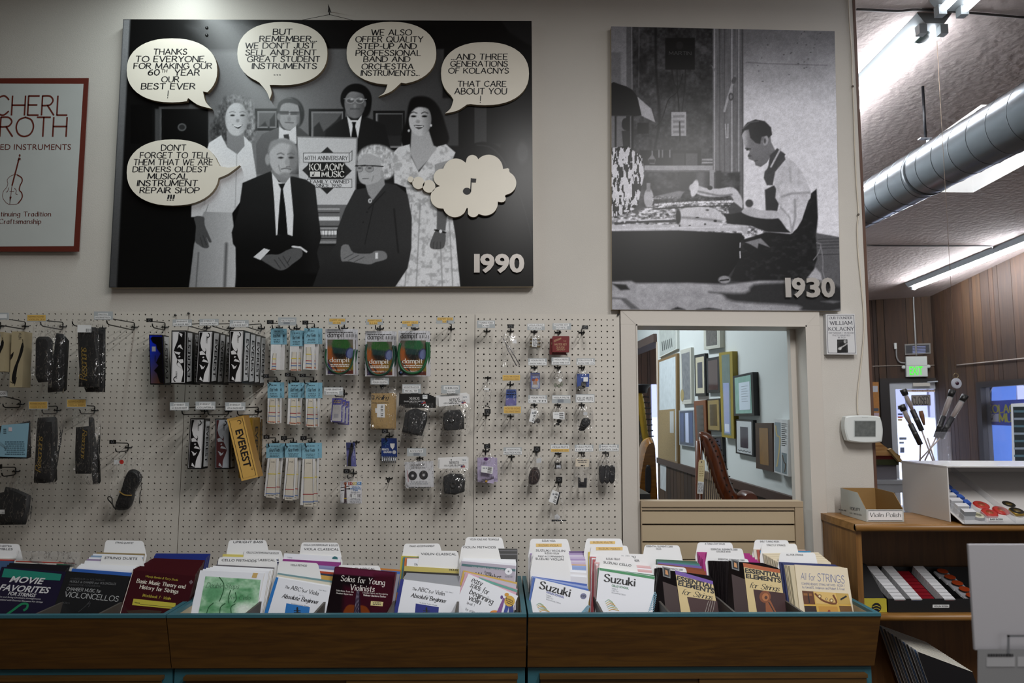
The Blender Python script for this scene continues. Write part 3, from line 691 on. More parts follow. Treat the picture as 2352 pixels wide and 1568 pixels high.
# woman on the left
hr = lambda b, a, c=4: (lambda X, Y: np.clip(b+a*fbm(X/c, Y/(c*1.6)), 0, 1)); P.ell(537, 276, 44, 56, hr(.38, .16), 9); P.ell(562, 288, 27, 50, hr(.46, .2), 9); P.ell(503, 304, 20, 32, hr(.26, .12), 9); P.ell(545, 240, 36, 22, hr(.46, .16), 7); P.ell(518, 270, 12, 40, hr(.3, .12), 8); 
P.poly([(520, 300), (560, 300), (562, 345), (543, 352), (522, 335)], .5, 3); P.ell(543, 274, 26, 38, lambda X, Y: .74-.2*np.clip((X-548)/22, 0, 1)-.12*np.clip((524-X)/10, 0, 1), 2.5)
for cx in (534, 557): P.ell(cx, 265, 5, 2.2, .16, 1.5); P.line([(cx-7, 258), (cx, 256), (cx+7, 258)], 1.4, .38, 1.5)
P.ell(546, 277, 4, 4, .55, 3); P.poly([(533, 285), (546, 291), (557, 286), (547, 296)], .22, 1.5, sm=3); P.line([(537, 288), (546, 291), (554, 288)], 2.2, .9, 1)
P.poly([(508, 310), (480, 328), (462, 390), (440, 470), (439, 498), (468, 499), (478, 470), (470, 496), (533, 490), (590, 410), (578, 330), (560, 312), (562, 335), (545, 354), (522, 338)], lambda X, Y: .84-.08*np.clip((Y-380)/120, 0, 1), 2)
P.line([(544, 352), (540, 480)], 1.4, .6, 2); P.line([(480, 350), (476, 400), (470, 470)], 2, .66, 3); P.line([(460, 480), (480, 440), (490, 400)], 2, .68, 4)
P.poly([(468, 486), (533, 488), (541, 560), (542, 660), (434, 660), (446, 560)], lambda X, Y: .66-.16*np.clip((520-X)/90, -.3, 1), 2)
P.line([(520, 560), (516, 660)], 6, .34, 6); P.line([(456, 580), (450, 660)], 3, .36, 3)
P.poly([(446, 498), (468, 498), (470, 516), (480, 540), (486, 555), (480, 556), (474, 545), (480, 566), (470, 570), (456, 562), (448, 553), (450, 520)], .29, 1.8, sm=3)
for a in ((460, 545, 466, 566), (466, 540, 474, 562)): P.line([a[:2], a[2:]], 1, .15, 1.5)
# woman on the right
P.poly([(940, 236), (955, 222), (985, 224), (1008, 246), (1024, 290), (1030, 325), (1000, 342), (930, 335), (922, 310), (932, 280)], .05, 5, sm=4); 
P.poly([(945, 300), (985, 300), (996, 334), (1010, 340), (960, 392), (942, 352)], .66, 3); P.ell(965, 275, 26, 37, lambda X, Y: .76-.3*np.clip((X-966)/26, 0, 1), 2.5); P.poly([(938, 270), (941, 242), (962, 232), (990, 240), (995, 268), (984, 250), (960, 246), (946, 256)], .05, 4, sm=3)
for cx in (950, 975): P.ell(cx, 267, 6, 2.4, .08, 1.5); P.line([(cx-7, 260), (cx, 257), (cx+8, 260)], 1.8, .14, 1.5)
P.ell(960, 279, 5, 4, .58, 3); P.poly([(950, 288), (962, 287), (974, 289), (962, 297)], .26, 1.5, sm=3); P.line([(953, 290), (962, 291), (971, 290)], 2, .9, 1); P.ell(939, 300, 2.5, 3, .8, 1.5); P.ell(990, 288, 2.5, 3, .8, 1.5)
fl = lambda b: (lambda X, Y: b-.16*np.clip(fbm(X/9, Y/9)*1.6, 0, 1))
P.poly([(941, 331), (915, 338), (904, 350), (906, 420), (932, 430), (1005, 430), (1004, 380), (1040, 366), (1046, 350), (1024, 331), (1006, 336), (962, 396), (944, 360)], fl(.82), 2)
P.poly([(998, 378), (1036, 366), (1030, 420), (1027, 494), (1022, 540), (1002, 536), (1004, 470)], lambda X, Y: .58-.26*np.clip((Y-420)/80, 0, 1), 2)
P.poly([(932, 428), (1004, 430), (1004, 540), (1036, 480), (1046, 540), (1057, 658), (905, 658), (925, 590), (945, 520)], fl(.80), 2)
for x0, x1 in ((965, 956), (1008, 1016), (945, 930), (1030, 1040)): P.line([(x0, 470), (x1, 658)], 2.2, .52, 3)
P.poly([(1004, 478), (1027, 492), (1023, 530), (1003, 528)], .34, 2); P.poly([(1001, 530), (1022, 532), (1022, 562), (1012, 572), (992, 571), (987, 562), (993, 545)], .32, 1.5, sm=3); P.line([(999, 528), (1023, 534)], 4, .04, 1); P.ell(1012, 531, 3.5, 4, .85, 1)
for x in (996, 1004, 1012): P.line([(x, 556), (x-1, 571)], 1, .16, 1.5)
# anniversary board and piano behind the seated pair
P.poly([(683, 314), (820, 317), (814, 490), (690, 490)], .78, 1.5); P.line([(683, 314), (820, 317), (815, 490)], 3, .5, 1.5)
P.poly([(752, 337), (808, 392), (751, 446), (694, 391)], .17, 1.2); P.rect(697, 351, 802, 372, .83, 1); P.poly([(708, 374), (793, 374), (793, 408), (708, 408)], .12, 1); P.rect(706, 411, 808, 431, .82, 1)
for r_ in ((697, 351, 802, 372), (706, 411, 808, 431)): P.line([(r_[0], r_[1]), (r_[2], r_[1]), (r_[2], r_[3]), (r_[0], r_[3]), (r_[0], r_[1])], 1.2, .2, 1)
P.line([(802, 352), (809, 346), (808, 368), (802, 372)], 1.2, .25, 1); P.rect(726, 470, 800, 560, .42, 2)
for y, v, h in ((480, .62, 4), (488, .25, 3), (502, .85, 9), (520, .2, 3), (524, .6, 4), (534, .88, 9), (548, .2, 3), (556, .55, 4)): P.rect(728, y-h/2, 780, y+h/2, v, 1)
for x in range(732, 776, 7): P.line([(x, 528), (x, 542)], 1, .15, 1)
P.rect(725, 562, 790, 620, .18, 6)
# seated man
P.poly([(557, 420), (592, 405), (625, 392), (664, 403), (702, 412), (724, 426), (732, 500), (738, 545), (728, 580), (740, 640), (735, 660), (540, 660), (548, 576), (535, 560), (532, 534), (549, 480)], lambda X, Y: .13-.05*np.clip((Y-480)/100, 0, 1)+.03*np.clip((X-690)/30, 0, 1), 2)
P.poly([(624, 392), (640, 418), (655, 420), (666, 404), (674, 494), (672, 542), (660, 538), (634, 540), (630, 460)], .88, 1.5)
P.poly([(639, 422), (655, 421), (650, 434), (656, 480), (661, 540), (637, 540), (641, 480), (645, 434)], .09, 1.3); P.poly([(648, 420), (636, 412), (622, 394), (628, 384), (660, 398), (666, 406), (656, 420)], .5, 2)
P.ell(650, 360, 32, 43, .70, 2.5); P.ell(674, 366, 12, 32, .5, 8); P.ell(615, 366, 6, 13, .6, 2.5); P.poly([(616, 352), (622, 326), (650, 318), (676, 328), (682, 350), (668, 334), (646, 328), (628, 338)], .55, 5, sm=3)
for cx in (645, 669): P.ell(cx, 362, 6, 2.4, .2, 2); P.line([(cx-8, 354), (cx, 351), (cx+7, 355)], 2.5, .42, 2.5)
P.ell(660, 372, 5, 9, .62, 3); P.line([(658, 383), (666, 383)], 2, .36, 2); P.line([(646, 388), (657, 386), (668, 389)], 2, .3, 2); P.line([(640, 380), (644, 394)], 1.6, .5, 3); P.ell(656, 402, 14, 6, .55, 5)
P.poly([(596, 592), (618, 584), (640, 584), (664, 572), (690, 570), (694, 588), (672, 606), (656, 618), (640, 620), (618, 608)], .34, 2, sm=3)
P.poly([(582, 590), (606, 570), (620, 574), (598, 597)], .82, 1.2); P.line([(672, 566), (690, 568), (704, 578)], 4, .85, 1.2)
for a in ((630, 596, 644, 616), (640, 592, 656, 614), (650, 588, 664, 610), (668, 590, 660, 604)): P.line([a[:2], a[2:]], 1.3, .16, 1.6)
P.poly([(545, 622), (740, 628), (740, 660), (541, 660)], .07, 8)
# seated woman
P.poly([(815, 436), (845, 430), (862, 450), (884, 420), (910, 424), (936, 446), (946, 500), (945, 570), (936, 616), (908, 658), (718, 658), (735, 612), (772, 560), (774, 528), (792, 480)], lambda X, Y: .20-.05*np.clip((Y-560)/80, 0, 1), 2)
P.line([(858, 470), (838, 560)], 1.2, .11, 2); P.line([(884, 440), (846, 480)], 2, .13, 3); P.line([(905, 480), (915, 580)], 3, .12, 4); P.ell(843, 487, 1.5, 1.5, .1, 1); P.ell(834, 510, 1.5, 1.5, .1, 1)
P.ell(864, 366, 44, 34, hr(.74, .2), 6); P.ell(884, 386, 24, 26, hr(.72, .2), 5); 
P.poly([(838, 420), (882, 405), (884, 424), (856, 460), (846, 446)], .58, 2.5); P.poly([(822, 372), (840, 354), (868, 362), (878, 392), (872, 414), (846, 424), (828, 418), (822, 398)], .68, 2.5, sm=4); P.ell(878, 400, 4, 9, .62, 2)
P.line([(817, 381), (838, 380)], 3, .12, 1.2); P.line([(838, 380), (880, 382)], 2.6, .12, 1.2)
for cx, rx in ((826, 8), (849, 10)): P.ell(cx, 388, rx, 7.5, .42, 1.2); P.ell(cx, 388, rx-1.3, 6.3, .6, 1.2); P.ell(cx, 386, 4, 2, .3, 2)
P.ell(836, 400, 5, 4, .7, 3); P.line([(833, 410), (846, 410)], 1.8, .34, 1.6); P.line([(858, 404), (854, 416)], 1.4, .5, 3); P.ell(850, 461, 4.5, 5.5, .75, 1.5); P.ell(850, 461, 2, 2.5, .3, 1.5)
P.poly([(784, 598), (784, 566), (800, 562), (812, 580), (850, 582), (862, 576), (884, 578), (888, 594), (862, 602), (846, 607), (800, 600)], .46, 2, sm=3)
for a in ((790, 594, 812, 582), (800, 598, 824, 586), (814, 601, 836, 590)): P.line([a[:2], a[2:]], 1.2, .24, 1.5)
P.rect(862, 580, 868, 594, .85, 1.5)
P.noise(240, 40, 1230, 662, .07, 1.1)
g90 = P.done(1.13, (.97, .98, 1.0))
mb = MB(); mb.grid(F90.arr(P.X, P.Y), g90, vcol_mat(.3, .28))
fr_ = bilin(F90, [Q90[0], Q90[3], Q90[2], Q90[1]]); ft = [p-F90.n*.0005 for p in fr_]
mb.solid(ft, [p-F90.n*.034 for p in fr_], M_EDGE)
BIG = thing('photo_panel', 'large black and white family group photo panel with speech bubbles stuck on it', 'picture', WF(-.02).pt(737, 659))
mb.build('photo_board', BIG)
mb = MB()
mb.text(F90, '60TH ANNIVERSARY', 700, 367, 799, 367.5, 9, M_INK, 'serif'); mb.text(F90, 'KOLACNY', 710, 391, 791, 391, 15, M_WHITE, 'serifb'); mb.text(F90, 'MUSIC', 738, 406.5, 791, 406.5, 13, M_WHITE, 'serifb')
mb.fr(F90, 712, 394, 735, 406, M_WHITE); mb.fe(F90, 719, 402.5, 2.4, 2, M_INK, .001); mb.fl(F90, [(721, 402), (722.5, 395.5)], 1, M_INK, .001)
mb.text(F90, 'FAMILY OWNED', 712, 420.5, 802, 420.5, 7, M_INK, 'serif'); mb.text(F90, 'SINCE 1930', 726, 429.5, 784, 429.5, 7, M_INK, 'serif')
mb.build('board_lettering', BIG)
for x, y in ((475, 64), (475, 81)):
    mb = MB(); mb.lathe(F90.pt(x, y, 0), F90.n, [(.007, 0), (.007, .002), (.003, .004)], M_BLACK, 10); mb.build('screw', BIG)
def bubble(lay, outline, texts, F=WF(-.042), cir=(), note=False, label=None):
    mb = MB(); front = [F.pt(*p) for p in reversed(outline)]; mb.solid(front, [p-F.n*.018 for p in front], M_CREAM, mat('#8f8068', .7))
    for cx, cy, r_ in cir:
        c = [F.pt(cx+r_*math.cos(-k*2*math.pi/24), cy+r_*math.sin(-k*2*math.pi/24)) for k in range(24)]; mb.solid(c, [p-F.n*.018 for p in c], M_CREAM, mat('#8f8068', .7))
    for st, x0, x1, yb, h in texts: mb.text(F, st, x0, yb, x1, yb, h, M_INK, 'hand', .0006)
    if note:
        mb.fe(F, 1072.5, 439, 9.3, 8, M_INK, .0006); mb.fl(F, [(1081, 440), (1082.5, 409)], 2.4, M_INK); mb.fp(F, [(1081.5, 409.5), (1094, 410.5), (1093, 419.5), (1082.5, 419)], M_INK, .0007)
    o = mb.build('speech_bubble' if not note else 'thought_cloud', BIG); o['label'] = label; return o
bubble(0, bubble_outline(395, 161.5, 104, 73.5, ((432, 225), (486.6, 249.6), (466, 210))),
       [('THANKS', 353, 430, 125, 12.5), ('TO EVERYONE,', 312, 474, 142, 13), ('FOR MAKING OUR', 306, 487, 157.6, 12.5), ('60', 339, 367.6, 172.6, 13), ('TH', 371, 384.5, 166.5, 7), ('YEAR', 400.5, 459, 173, 13), ('OUR', 370, 412, 188.4, 12.5), ('BEST EVER', 323, 449, 204.5, 13), ('!', 384, 387, 225, 17)], label='cream speech bubble reading thanks to everyone')
bubble(0, bubble_outline(648.5, 123, 103.5, 72.5, ((619.5, 195), (619.5, 228), (596, 190))),
       [('BUT', 626, 671.5, 79.5, 13), ('REMEMBER...', 595, 728, 95.5, 12.5), ("WE DON'T JUST", 563, 724, 111, 12.5), ('SELL AND RENT', 563, 727, 126.7, 12.5), ('GREAT STUDENT', 567, 735, 142, 12.5), ('INSTRUMENTS', 578, 728, 158, 12.5), ('...', 628, 645, 172.6, 12)], label='cream speech bubble reading great student instruments')
bubble(0, bubble_outline(899, 122, 103, 72, ((890, 194), (869, 222), (921, 190))),
       [('WE ALSO', 852.6, 946.6, 81, 13), ('OFFER QUALITY', 816, 973, 96.7, 13), ('STEP-UP AND', 820.6, 957.7, 112.4, 12.5), ('PROFESSIONAL', 816, 966.5, 128, 12.5), ('BAND AND', 834, 943, 142, 12), ('ORCHESTRA', 830, 950, 159, 12.5), ('INSTRUMENTS...', 828, 964, 173.7, 12)], label='cream speech bubble reading band and orchestra instruments')
bubble(0, bubble_outline(1114, 169, 101, 72.5, ((1041.7, 229), (1022, 260.5), (1072.6, 240))),
       [('...AND THREE', 1036, 1166.6, 137, 13), ('GENERATIONS', 1034, 1166.6, 152.6, 12.3), ('OF KOLACNYS', 1029.5, 1169, 168.6, 12.5), ('THAT CARE', 1051.6, 1163, 199, 12.7), ('ABOUT YOU', 1043, 1165.5, 216.3, 13.5), ('!', 1102, 1105, 235.6, 15.5)], label='cream speech bubble reading three generations')
bubble(0, bubble_outline(397, 396, 106, 76, ((505, 381), (550.7, 379.4), (502, 408.5))),
       [("DON'T", 369.4, 427.5, 345.6, 13), ('FORGET TO TELL', 320.6, 483, 363, 13), ('THEM THAT WE ARE', 307, 489, 378.8, 13), ('DENVERS OLDEST', 304, 477, 394.6, 12), ('MUSICAL', 338, 432, 411, 12.5), ('INSTRUMENT', 314, 454.6, 427, 13), ('REPAIR SHOP', 320, 459, 443, 12.5), ('!!!', 383, 401.5, 459.7, 12.5)], label='cream speech bubble reading oldest repair shop')
zc = lambda x, y, r_: (720+x/4.523, 330+y/4.523, r_/4.523)
lob = [zc(*c) for c in ((1480, 285, 132), (1650, 180, 64), (1820, 262, 148), (1992, 440, 20), (1985, 408, 122), (2012, 275, 24), (1958, 568, 40), (1785, 615, 130), (1660, 700, 62), (1470, 636, 126), (1332, 556, 116), (1340, 350, 92), (1640, 430, 240))]
out = []
for k in range(150):
    t = k*2*math.pi/150; cx, cy = 1084.0, 427.0; dx, dy = math.cos(t), math.sin(t); best = 10
    for x, y, r_ in lob:
        ex, ey = x-cx, y-cy; b = ex*dx+ey*dy; disc = b*b-(ex*ex+ey*ey-r_*r_)
        if disc > 0: best = max(best, b+math.sqrt(disc))
    out.append((cx+dx*best, cy+dy*best))
bubble(0, out, [], cir=[zc(1010, 370, 31), zc(1090, 406, 64), zc(1200, 442, 66)], note=True, label='cream thought cloud with one music note')
def numerals(F, st, xs, y0, y1, root):
    for ch, (a, b) in zip(st, xs):
        if ch == '1': a = b-13
        mb = MB(); mb.text(F, ch, a, y1, b, y1, y1-y0, M_SILV, 'sans', .001, wt=.035, extr=.012, mside=mat('#e6e2dc', .2, metal=.9)); mb.build('numeral', root)
numerals(F90, '1990', ((1081.5, 1102), (1103, 1136), (1137, 1170), (1170, 1204)), 585.5, 625, BIG)
# hanging wire and nail above it
mb = MB(); nl = WF(.0).pt(757, 31); m = mat('#2b2b2b', .5, metal=.6)
pa, pb = WF(-.004).pt(694, 46), WF(-.004).pt(812, 47); nn = WF(-.012).pt(757, 33.5); mb.tube([pa, nn, pb], .0011, m, 5)
mb.tube([nl+Vector((0, .02, .018)), nl+Vector((0, -.02, .022)), nn+Vector((0, 0, -.002))], .0024, m, 6); mb.tube([nl+Vector((-.004, -.01, .0)), nl+Vector((.0, -.018, .018)), nl+Vector((-.003, -.02, .03))], .0016, m, 5)
mb.build('hanging_wire', BIG)
# -- the 1930 workshop picture
Q30 = [(1404, 60.5), (1917, 71.5), (1931, 714), (1405.5, 710.5)]
F30 = WF(-.012)
P = Paint(Q30, 1.5, .22)
z5 = lambda L: [(1390+x/4.2, 40+y/4.2) for x, y in L]; z6 = lambda L: [(1390+x/4.2, 380+y/4.2) for x, y in L]
P.rect(1400, 55, 1700, 480, lambda X, Y: .20+.10*fbm(X/30, Y/30)+.06*fbm(X/6, Y/6)+.06*np.clip((Y-200)/200, 0, 1), 3)
P.rect(1400, 55, 1440, 220, .52, 4); P.rect(1400, 120, 1426, 220, .42, 4); P.rect(1439, 60, 1452, 230, .36, 2); P.line([(1451, 60), (1453, 340)], 1.6, .55); P.line([(1468, 60), (1467, 200)], 1.6, .4, 2)
P.line([(1506, 62), (1507, 160), (1515, 270), (1504, 340)], 5, .08, 4, .8, sm=4); P.ell(1475, 150, 12, 20, .12, 5, a=.6)
P.rect(1528, 87, 1596, 160, .07, 2); P.ell(1561, 104, 8, 9, .14, 2)
for pts in (((1543, 160), (1548, 190), (1556, 210), (1561, 300)), ((1555, 160), (1556, 200), (1560, 250), (1562, 320)), ((1574, 160), (1573, 200), (1566, 260), (1562, 310)), ((1568, 170), (1556, 210), (1535, 230), (1520, 275), (1505, 292))): P.line(list(pts), 1.5, .05, 1.5, sm=4)
P.rect(1542, 257, 1576, 312, .66, 1.5)
for k in range(4): P.rect(1546, 264+k*12, 1572, 270+k*12, .48, 3)
P.line([(1561, 280), (1562, 322)], 3, .06, 2); P.rect(1464, 282, 1490, 307, .08, 2)
P.poly([(1400, 194), (1422, 193), (1452, 206), (1468, 232), (1475, 264), (1400, 264)], .045, 1.5, sm=2); P.poly([(1464, 222), (1496, 250), (1505, 281), (1474, 266)], .68, 1.5)
P.rect(1400, 266, 1452, 350, .42, 4)
for x, w_ in ((1412, 4), (1438, 9), (1450, 5)): P.rect(x, 266, x+w_, 350, .07, 2)
P.ell(1437, 285, 9, 14, .08, 2); P.poly([(1428, 300), (1446, 300), (1442, 345), (1432, 345)], .14, 2)
P.rect(1470, 345, 1610, 385, .10, 3); P.rect(1575, 352, 1602, 380, .3, 2); P.rect(1545, 352, 1572, 380, .2, 2)
for x in (1512, 1520, 1537): P.rect(x, 344, x+3, 362, .5, 2)
P.poly([(1492, 376), (1488, 366), (1496, 356), (1496, 346), (1500, 346), (1500, 356), (1506, 366), (1504, 377)], .45, 1.5); P.rect(1490, 366, 1504, 374, .16, 2)
for y in (366, 373): P.rect(1612, y-1.5, 1662, y+2.5, .6, 1.2); P.rect(1612, y+2.5, 1662, y+5, .25, 1.2)
P.rect(1480, 380, 1690, 391, .62, 1.5); P.rect(1485, 391, 1690, 395, .4, 2)
P.rect(1637, 60, 1712, 470, lambda X, Y: .42+.05*fbm(X/4, Y/80), 3)
for x, v in ((1641, .7), (1653, .3), (1664, .32), (1681, .72), (1697, .66), (1705, .3)): P.rect(x-1.2, 64, x+1.2, 465, v, 1.5)
P.line([(1688, 176), (1680, 200), (1672, 225), (1664, 255)], 5, .66, 2, sm=3); P.ell(1686, 184, 5, 9, .32, 2, .3); P.ell(1679, 222, 6, 9, .26, 2); P.ell(1679, 222, 3, 5, .5, 2); P.line([(1666, 285), (1668, 316), (1672, 316), (1672, 285)], 2, .75, 1.5)
P.poly([(1634, 150), (1643, 158), (1646, 166), (1640, 162)], .5, 2)
P.rect(1708, 55, 1940, 560, lambda X, Y: np.clip(.48+.42*np.clip((Y-90)/170, 0, 1)+.10*np.exp(-((X-1800)/70)**2)*np.clip((Y-200)/100, 0, 1)+.04*fbm(X/40, Y/25), 0, .9), 3)
P.line([(1714, 143), (1760, 146), (1900, 150)], 2, .34, 2.5, .6)
for k in range(26): P.ell(1720+RNG.random()*190, 65+RNG.random()*150, .8+RNG.random(), .8, .2, 1.5)
# bench, clutter and instruments
P.rect(1400, 395, 1700, 480, lambda X, Y: .22+.12*fbm(X/14, Y/10), 5); P.rect(1560, 395, 1632, 440, lambda X, Y: .2+.2*np.exp(-((X-1610)/12)**2), 4)
P.rect(1630, 390, 1640, 440, .6, 1.5); P.rect(1645, 392, 1656, 432, .16, 2)
P.poly([(1400, 340), (1440, 335), (1475, 360), (1480, 400), (1465, 470), (1440, 495), (1400, 498)], lambda X, Y: .42+.42*np.sign(fbm(X/5, Y/16)+.05), 2)
P.ell(1490, 455, 11, 22, .70, 2); P.rect(1485, 420, 1494, 440, .5, 2); P.poly([(1498, 452), (1560, 438), (1572, 440), (1562, 455), (1500, 458)], .5, 3)
P.poly([(1403, 500), (1500, 472), (1690, 462), (1760, 520), (1765, 545), (1640, 535), (1403, 532)], lambda X, Y: .60+.30*np.clip(fbm(X/7, Y/4)*2, -1, 1), 3)
P.rect(1403, 515, 1718, 531, .76, 3); P.line(z6([(62, 620), (700, 600), (1300, 590)]), 3, .85, 2)
P.line([(1505, 470), (1590, 465), (1690, 462)], 5, .86, 2); P.line([(1500, 480), (1600, 474), (1680, 472)], 3, .12, 2); P.noise(1500, 455, 1690, 475, .5, 3)
P.line(z6([(850, 215), (960, 255), (1100, 262), (1220, 250), (1280, 330), (1285, 400)]), 19, .80, 3, sm=5); P.line(z6([(900, 250), (1100, 290), (1220, 280)]), 4, .45, 4, sm=4); P.ell(1390+862/4.2, 380+220/4.2, 8, 20, .86, 2, .25); P.ell(1390+1010/4.2, 380+215/4.2, 6, 5, .16, 2)
P.poly(z6([(700, 430), (1000, 400), (1140, 480), (1160, 560), (1000, 580), (710, 570)]), .80, 3, sm=3); P.line(z6([(740, 500), (1000, 520), (1120, 540)]), 5, .5, 5); P.ell(1390+705/4.2, 380+494/4.2, 6, 17, .1, 2)
P.line(z6([(100, 560), (300, 540), (680, 535)]), 6, .2, 3); P.line(z6([(150, 525), (300, 530), (640, 515)]), 3, .85, 2)
for k in range(40): P.ell(1410+RNG.random()*290, 478+RNG.random()*42, 1+RNG.random()*4, 1+RNG.random()*2, (.15, .9)[k % 2], 1.5)
P.poly(z6([(62, 634), (700, 626), (1300, 655), (1345, 690), (1310, 900), (1190, 1060), (1120, 1130), (62, 1125)]), .05, 3)
P.poly(z6([(1300, 600), (1380, 590), (1370, 660), (1340, 670)]), .7, 2)
# the man at the bench
P.poly(z6([(2035, 650), (2265, 690), (2270, 1330), (2000, 1150)]), .36, 3)
for y in (712, 740, 770, 800, 860): P.line(z6([(2050, y), (2265, y-6)]), 1.5, .2, 2)
P.poly(z6([(1960, 290), (2040, 225), (2052, 500), (2035, 690), (2045, 900), (1990, 1060), (1900, 1120), (1500, 1140), (1200, 1110), (1290, 900), (1310, 720), (1570, 640), (1790, 660), (1900, 510)]), lambda X, Y: .10+.09*np.clip(fbm(X/12, Y/8), 0, 1), 3)
P.poly(z6([(1150, 470), (1330, 440), (1660, 470), (1800, 650), (1570, 640), (1400, 580), (1180, 560)]), .13, 3)
P.poly(z6([(1540, 235), (1630, 190), (1690, 300), (1660, 440), (1550, 440)]), .2, 3)
P.poly(z6([(1530, 60), (1650, -60), (1740, -90), (1900, 60), (1985, 280), (1960, 340), (1905, 500), (1890, 540), (1800, 655), (1700, 540), (1650, 470), (1690, 395), (1640, 310), (1650, 190), (1560, 190)]), lambda X, Y: .80+.06*fbm(X/12, Y/18), 2.5, sm=2)
P.line(z6([(1700, 300), (1800, 270), (1970, 260)]), 4, .6, 5); P.line(z6([(1830, 330), (1835, 500), (1800, 640)]), 4, .58, 4); P.line(z6([(1690, 400), (1780, 500), (1800, 640)]), 3, .62, 4); P.line(z6([(1780, 20), (1790, 150)]), 4, .64, 6)
P.poly(z6([(1560, 190), (1530, 120), (1540, 60), (1640, -70), (1720, -120), (1740, -60), (1640, 60), (1615, 190)]), .26, 2.5)
P.poly(z6([(1310, 440), (1400, 400), (1500, 430), (1650, 440), (1700, 500), (1560, 515), (1400, 490)]), .74, 3, sm=3); P.ell(1390+1390/4.2, 380+365/4.2, 9, 9, .25, 3); P.poly(z6([(1180, 420), (1240, 350), (1330, 420), (1310, 450), (1200, 470)]), .26, 3)
P.poly(z5([(1318, 1140), (1330, 1080), (1400, 1010), (1480, 1000), (1590, 1100), (1600, 1200), (1640, 1280), (1600, 1330), (1560, 1400), (1500, 1442), (1450, 1425), (1440, 1385), (1385, 1365), (1375, 1330), (1395, 1295), (1350, 1250)]), lambda X, Y: .46+.26*np.exp(-((X-1708)/9)**2)-.06*np.clip((Y-340)/40, 0, 1), 2)
P.poly(z5([(1312, 1140), (1320, 1080), (1370, 1015), (1450, 983), (1540, 1000), (1600, 1060), (1610, 1130), (1570, 1170), (1560, 1140), (1510, 1150), (1495, 1220), (1450, 1210), (1400, 1160), (1385, 1080), (1345, 1090)]), .16, 2.5); P.line(z5([(1330, 1070), (1400, 1010), (1480, 1000)]), 2, .42, 3)
P.ell(1390+1548/4.2, 40+1190/4.2, 6, 11, .66, 2, .2); P.ell(1390+1540/4.2, 40+1190/4.2, 3, 6, .3, 2); P.line(z5([(1355, 1262), (1400, 1268)]), 3, .18, 2); P.ell(1390+1372/4.2, 40+1275/4.2, 3, 2, .1, 1.5); P.ell(1390+1394/4.2, 40+1335/4.2, 4, 3, .3, 2); P.line(z5([(1440, 1385), (1470, 1380)]), 2, .25, 2)
P.poly(z5([(1590, 1330), (1660, 1260), (1740, 1320), (1640, 1460), (1600, 1500), (1560, 1520)]), .24, 2.5); P.line(z5([(1600, 1440), (1690, 1270)]), 4, .75, 2)
P.line(z6([(2040, 745), (2080, 760), (2060, 840), (2010, 910)]), 2, .5, 2, sm=3); P.line(z6([(2080, 780), (2100, 900), (2100, 1020), (2120, 1090)]), 2.5, .5, 2, sm=3); P.poly(z6([(2030, 985), (2080, 1040), (2095, 1110), (1950, 1080)]), .66, 4)
P.poly(z6([(1350, 740), (1500, 700), (1590, 790), (1480, 750), (1470, 800), (1400, 760)]), .5, 2.5); P.line(z6([(1303, 745), (1300, 790)]), 2, .8); P.line(z6([(1300, 830), (1303, 890)]), 2.4, .8)
# rug and shadows at the bottom
P.poly(z6([(60, 1120), (250, 1110), (300, 1135), (800, 1130), (1150, 1150), (1480, 1110), (1900, 1110), (2280, 1230), (2280, 1420), (60, 1400)]), lambda X, Y: .62+.05*fbm(X/25, Y/15), 6)
P.poly(z6([(70, 1140), (200, 1150), (235, 1195), (150, 1200)]), .06, 5); P.poly(z6([(62, 1270), (200, 1280), (330, 1385), (250, 1385), (150, 1290), (62, 1285)]), .35, 5); P.ell(1390+1150/4.2, 380+1100/4.2, 14, 9, .55, 3); P.line(z6([(1110, 1110), (1190, 1100)]), 3, .05, 2)
P.poly(z6([(1000, 1220), (1350, 1230), (1430, 1150), (1700, 1130), (2000, 1120), (2270, 1180), (2270, 1390), (1900, 1400), (1850, 1350), (1250, 1310), (1130, 1240)]), .17, 9, sm=3)
P.poly(z6([(640, 1388), (700, 1365), (770, 1390)]), .08, 5); P.poly(z6([(880, 1390), (1000, 1372), (1120, 1390)]), .1, 5); P.poly(z6([(2080, 1310), (2180, 1300), (2268, 1310), (2200, 1330)]), .4, 5)
P.noise(1395, 50, 1940, 720, .09, 1.1); P.noise(1395, 50, 1940, 720, .06, 6)
mb = MB(); mb.grid(F30.arr(P.X, P.Y), P.done(1.04, (.96, .96, 1.0)), vcol_mat(.34, .3))
fr_ = bilin(F30, [Q30[0], Q30[3], Q30[2], Q30[1]]); mb.solid([p-F30.n*.0005 for p in fr_], [p-F30.n*.031 for p in fr_], M_EDGE)
OLD = thing('photo_panel', 'tall old black and white photo panel of a repairman at his bench', 'picture', WF(-.01).pt(1668, 712)); mb.build('photo_board', OLD)
mb = MB(); mt = mat('#4a4a4c', .6); mb.text(F30, 'MARTIN', 1536, 126, 1588, 126.5, 8, mt, 'stroke'); mb.build('board_lettering', OLD)
numerals(F30, '1930', ((1793.6, 1815), (1817, 1848), (1850, 1882), (1884, 1916)), 640, 681.5, OLD)
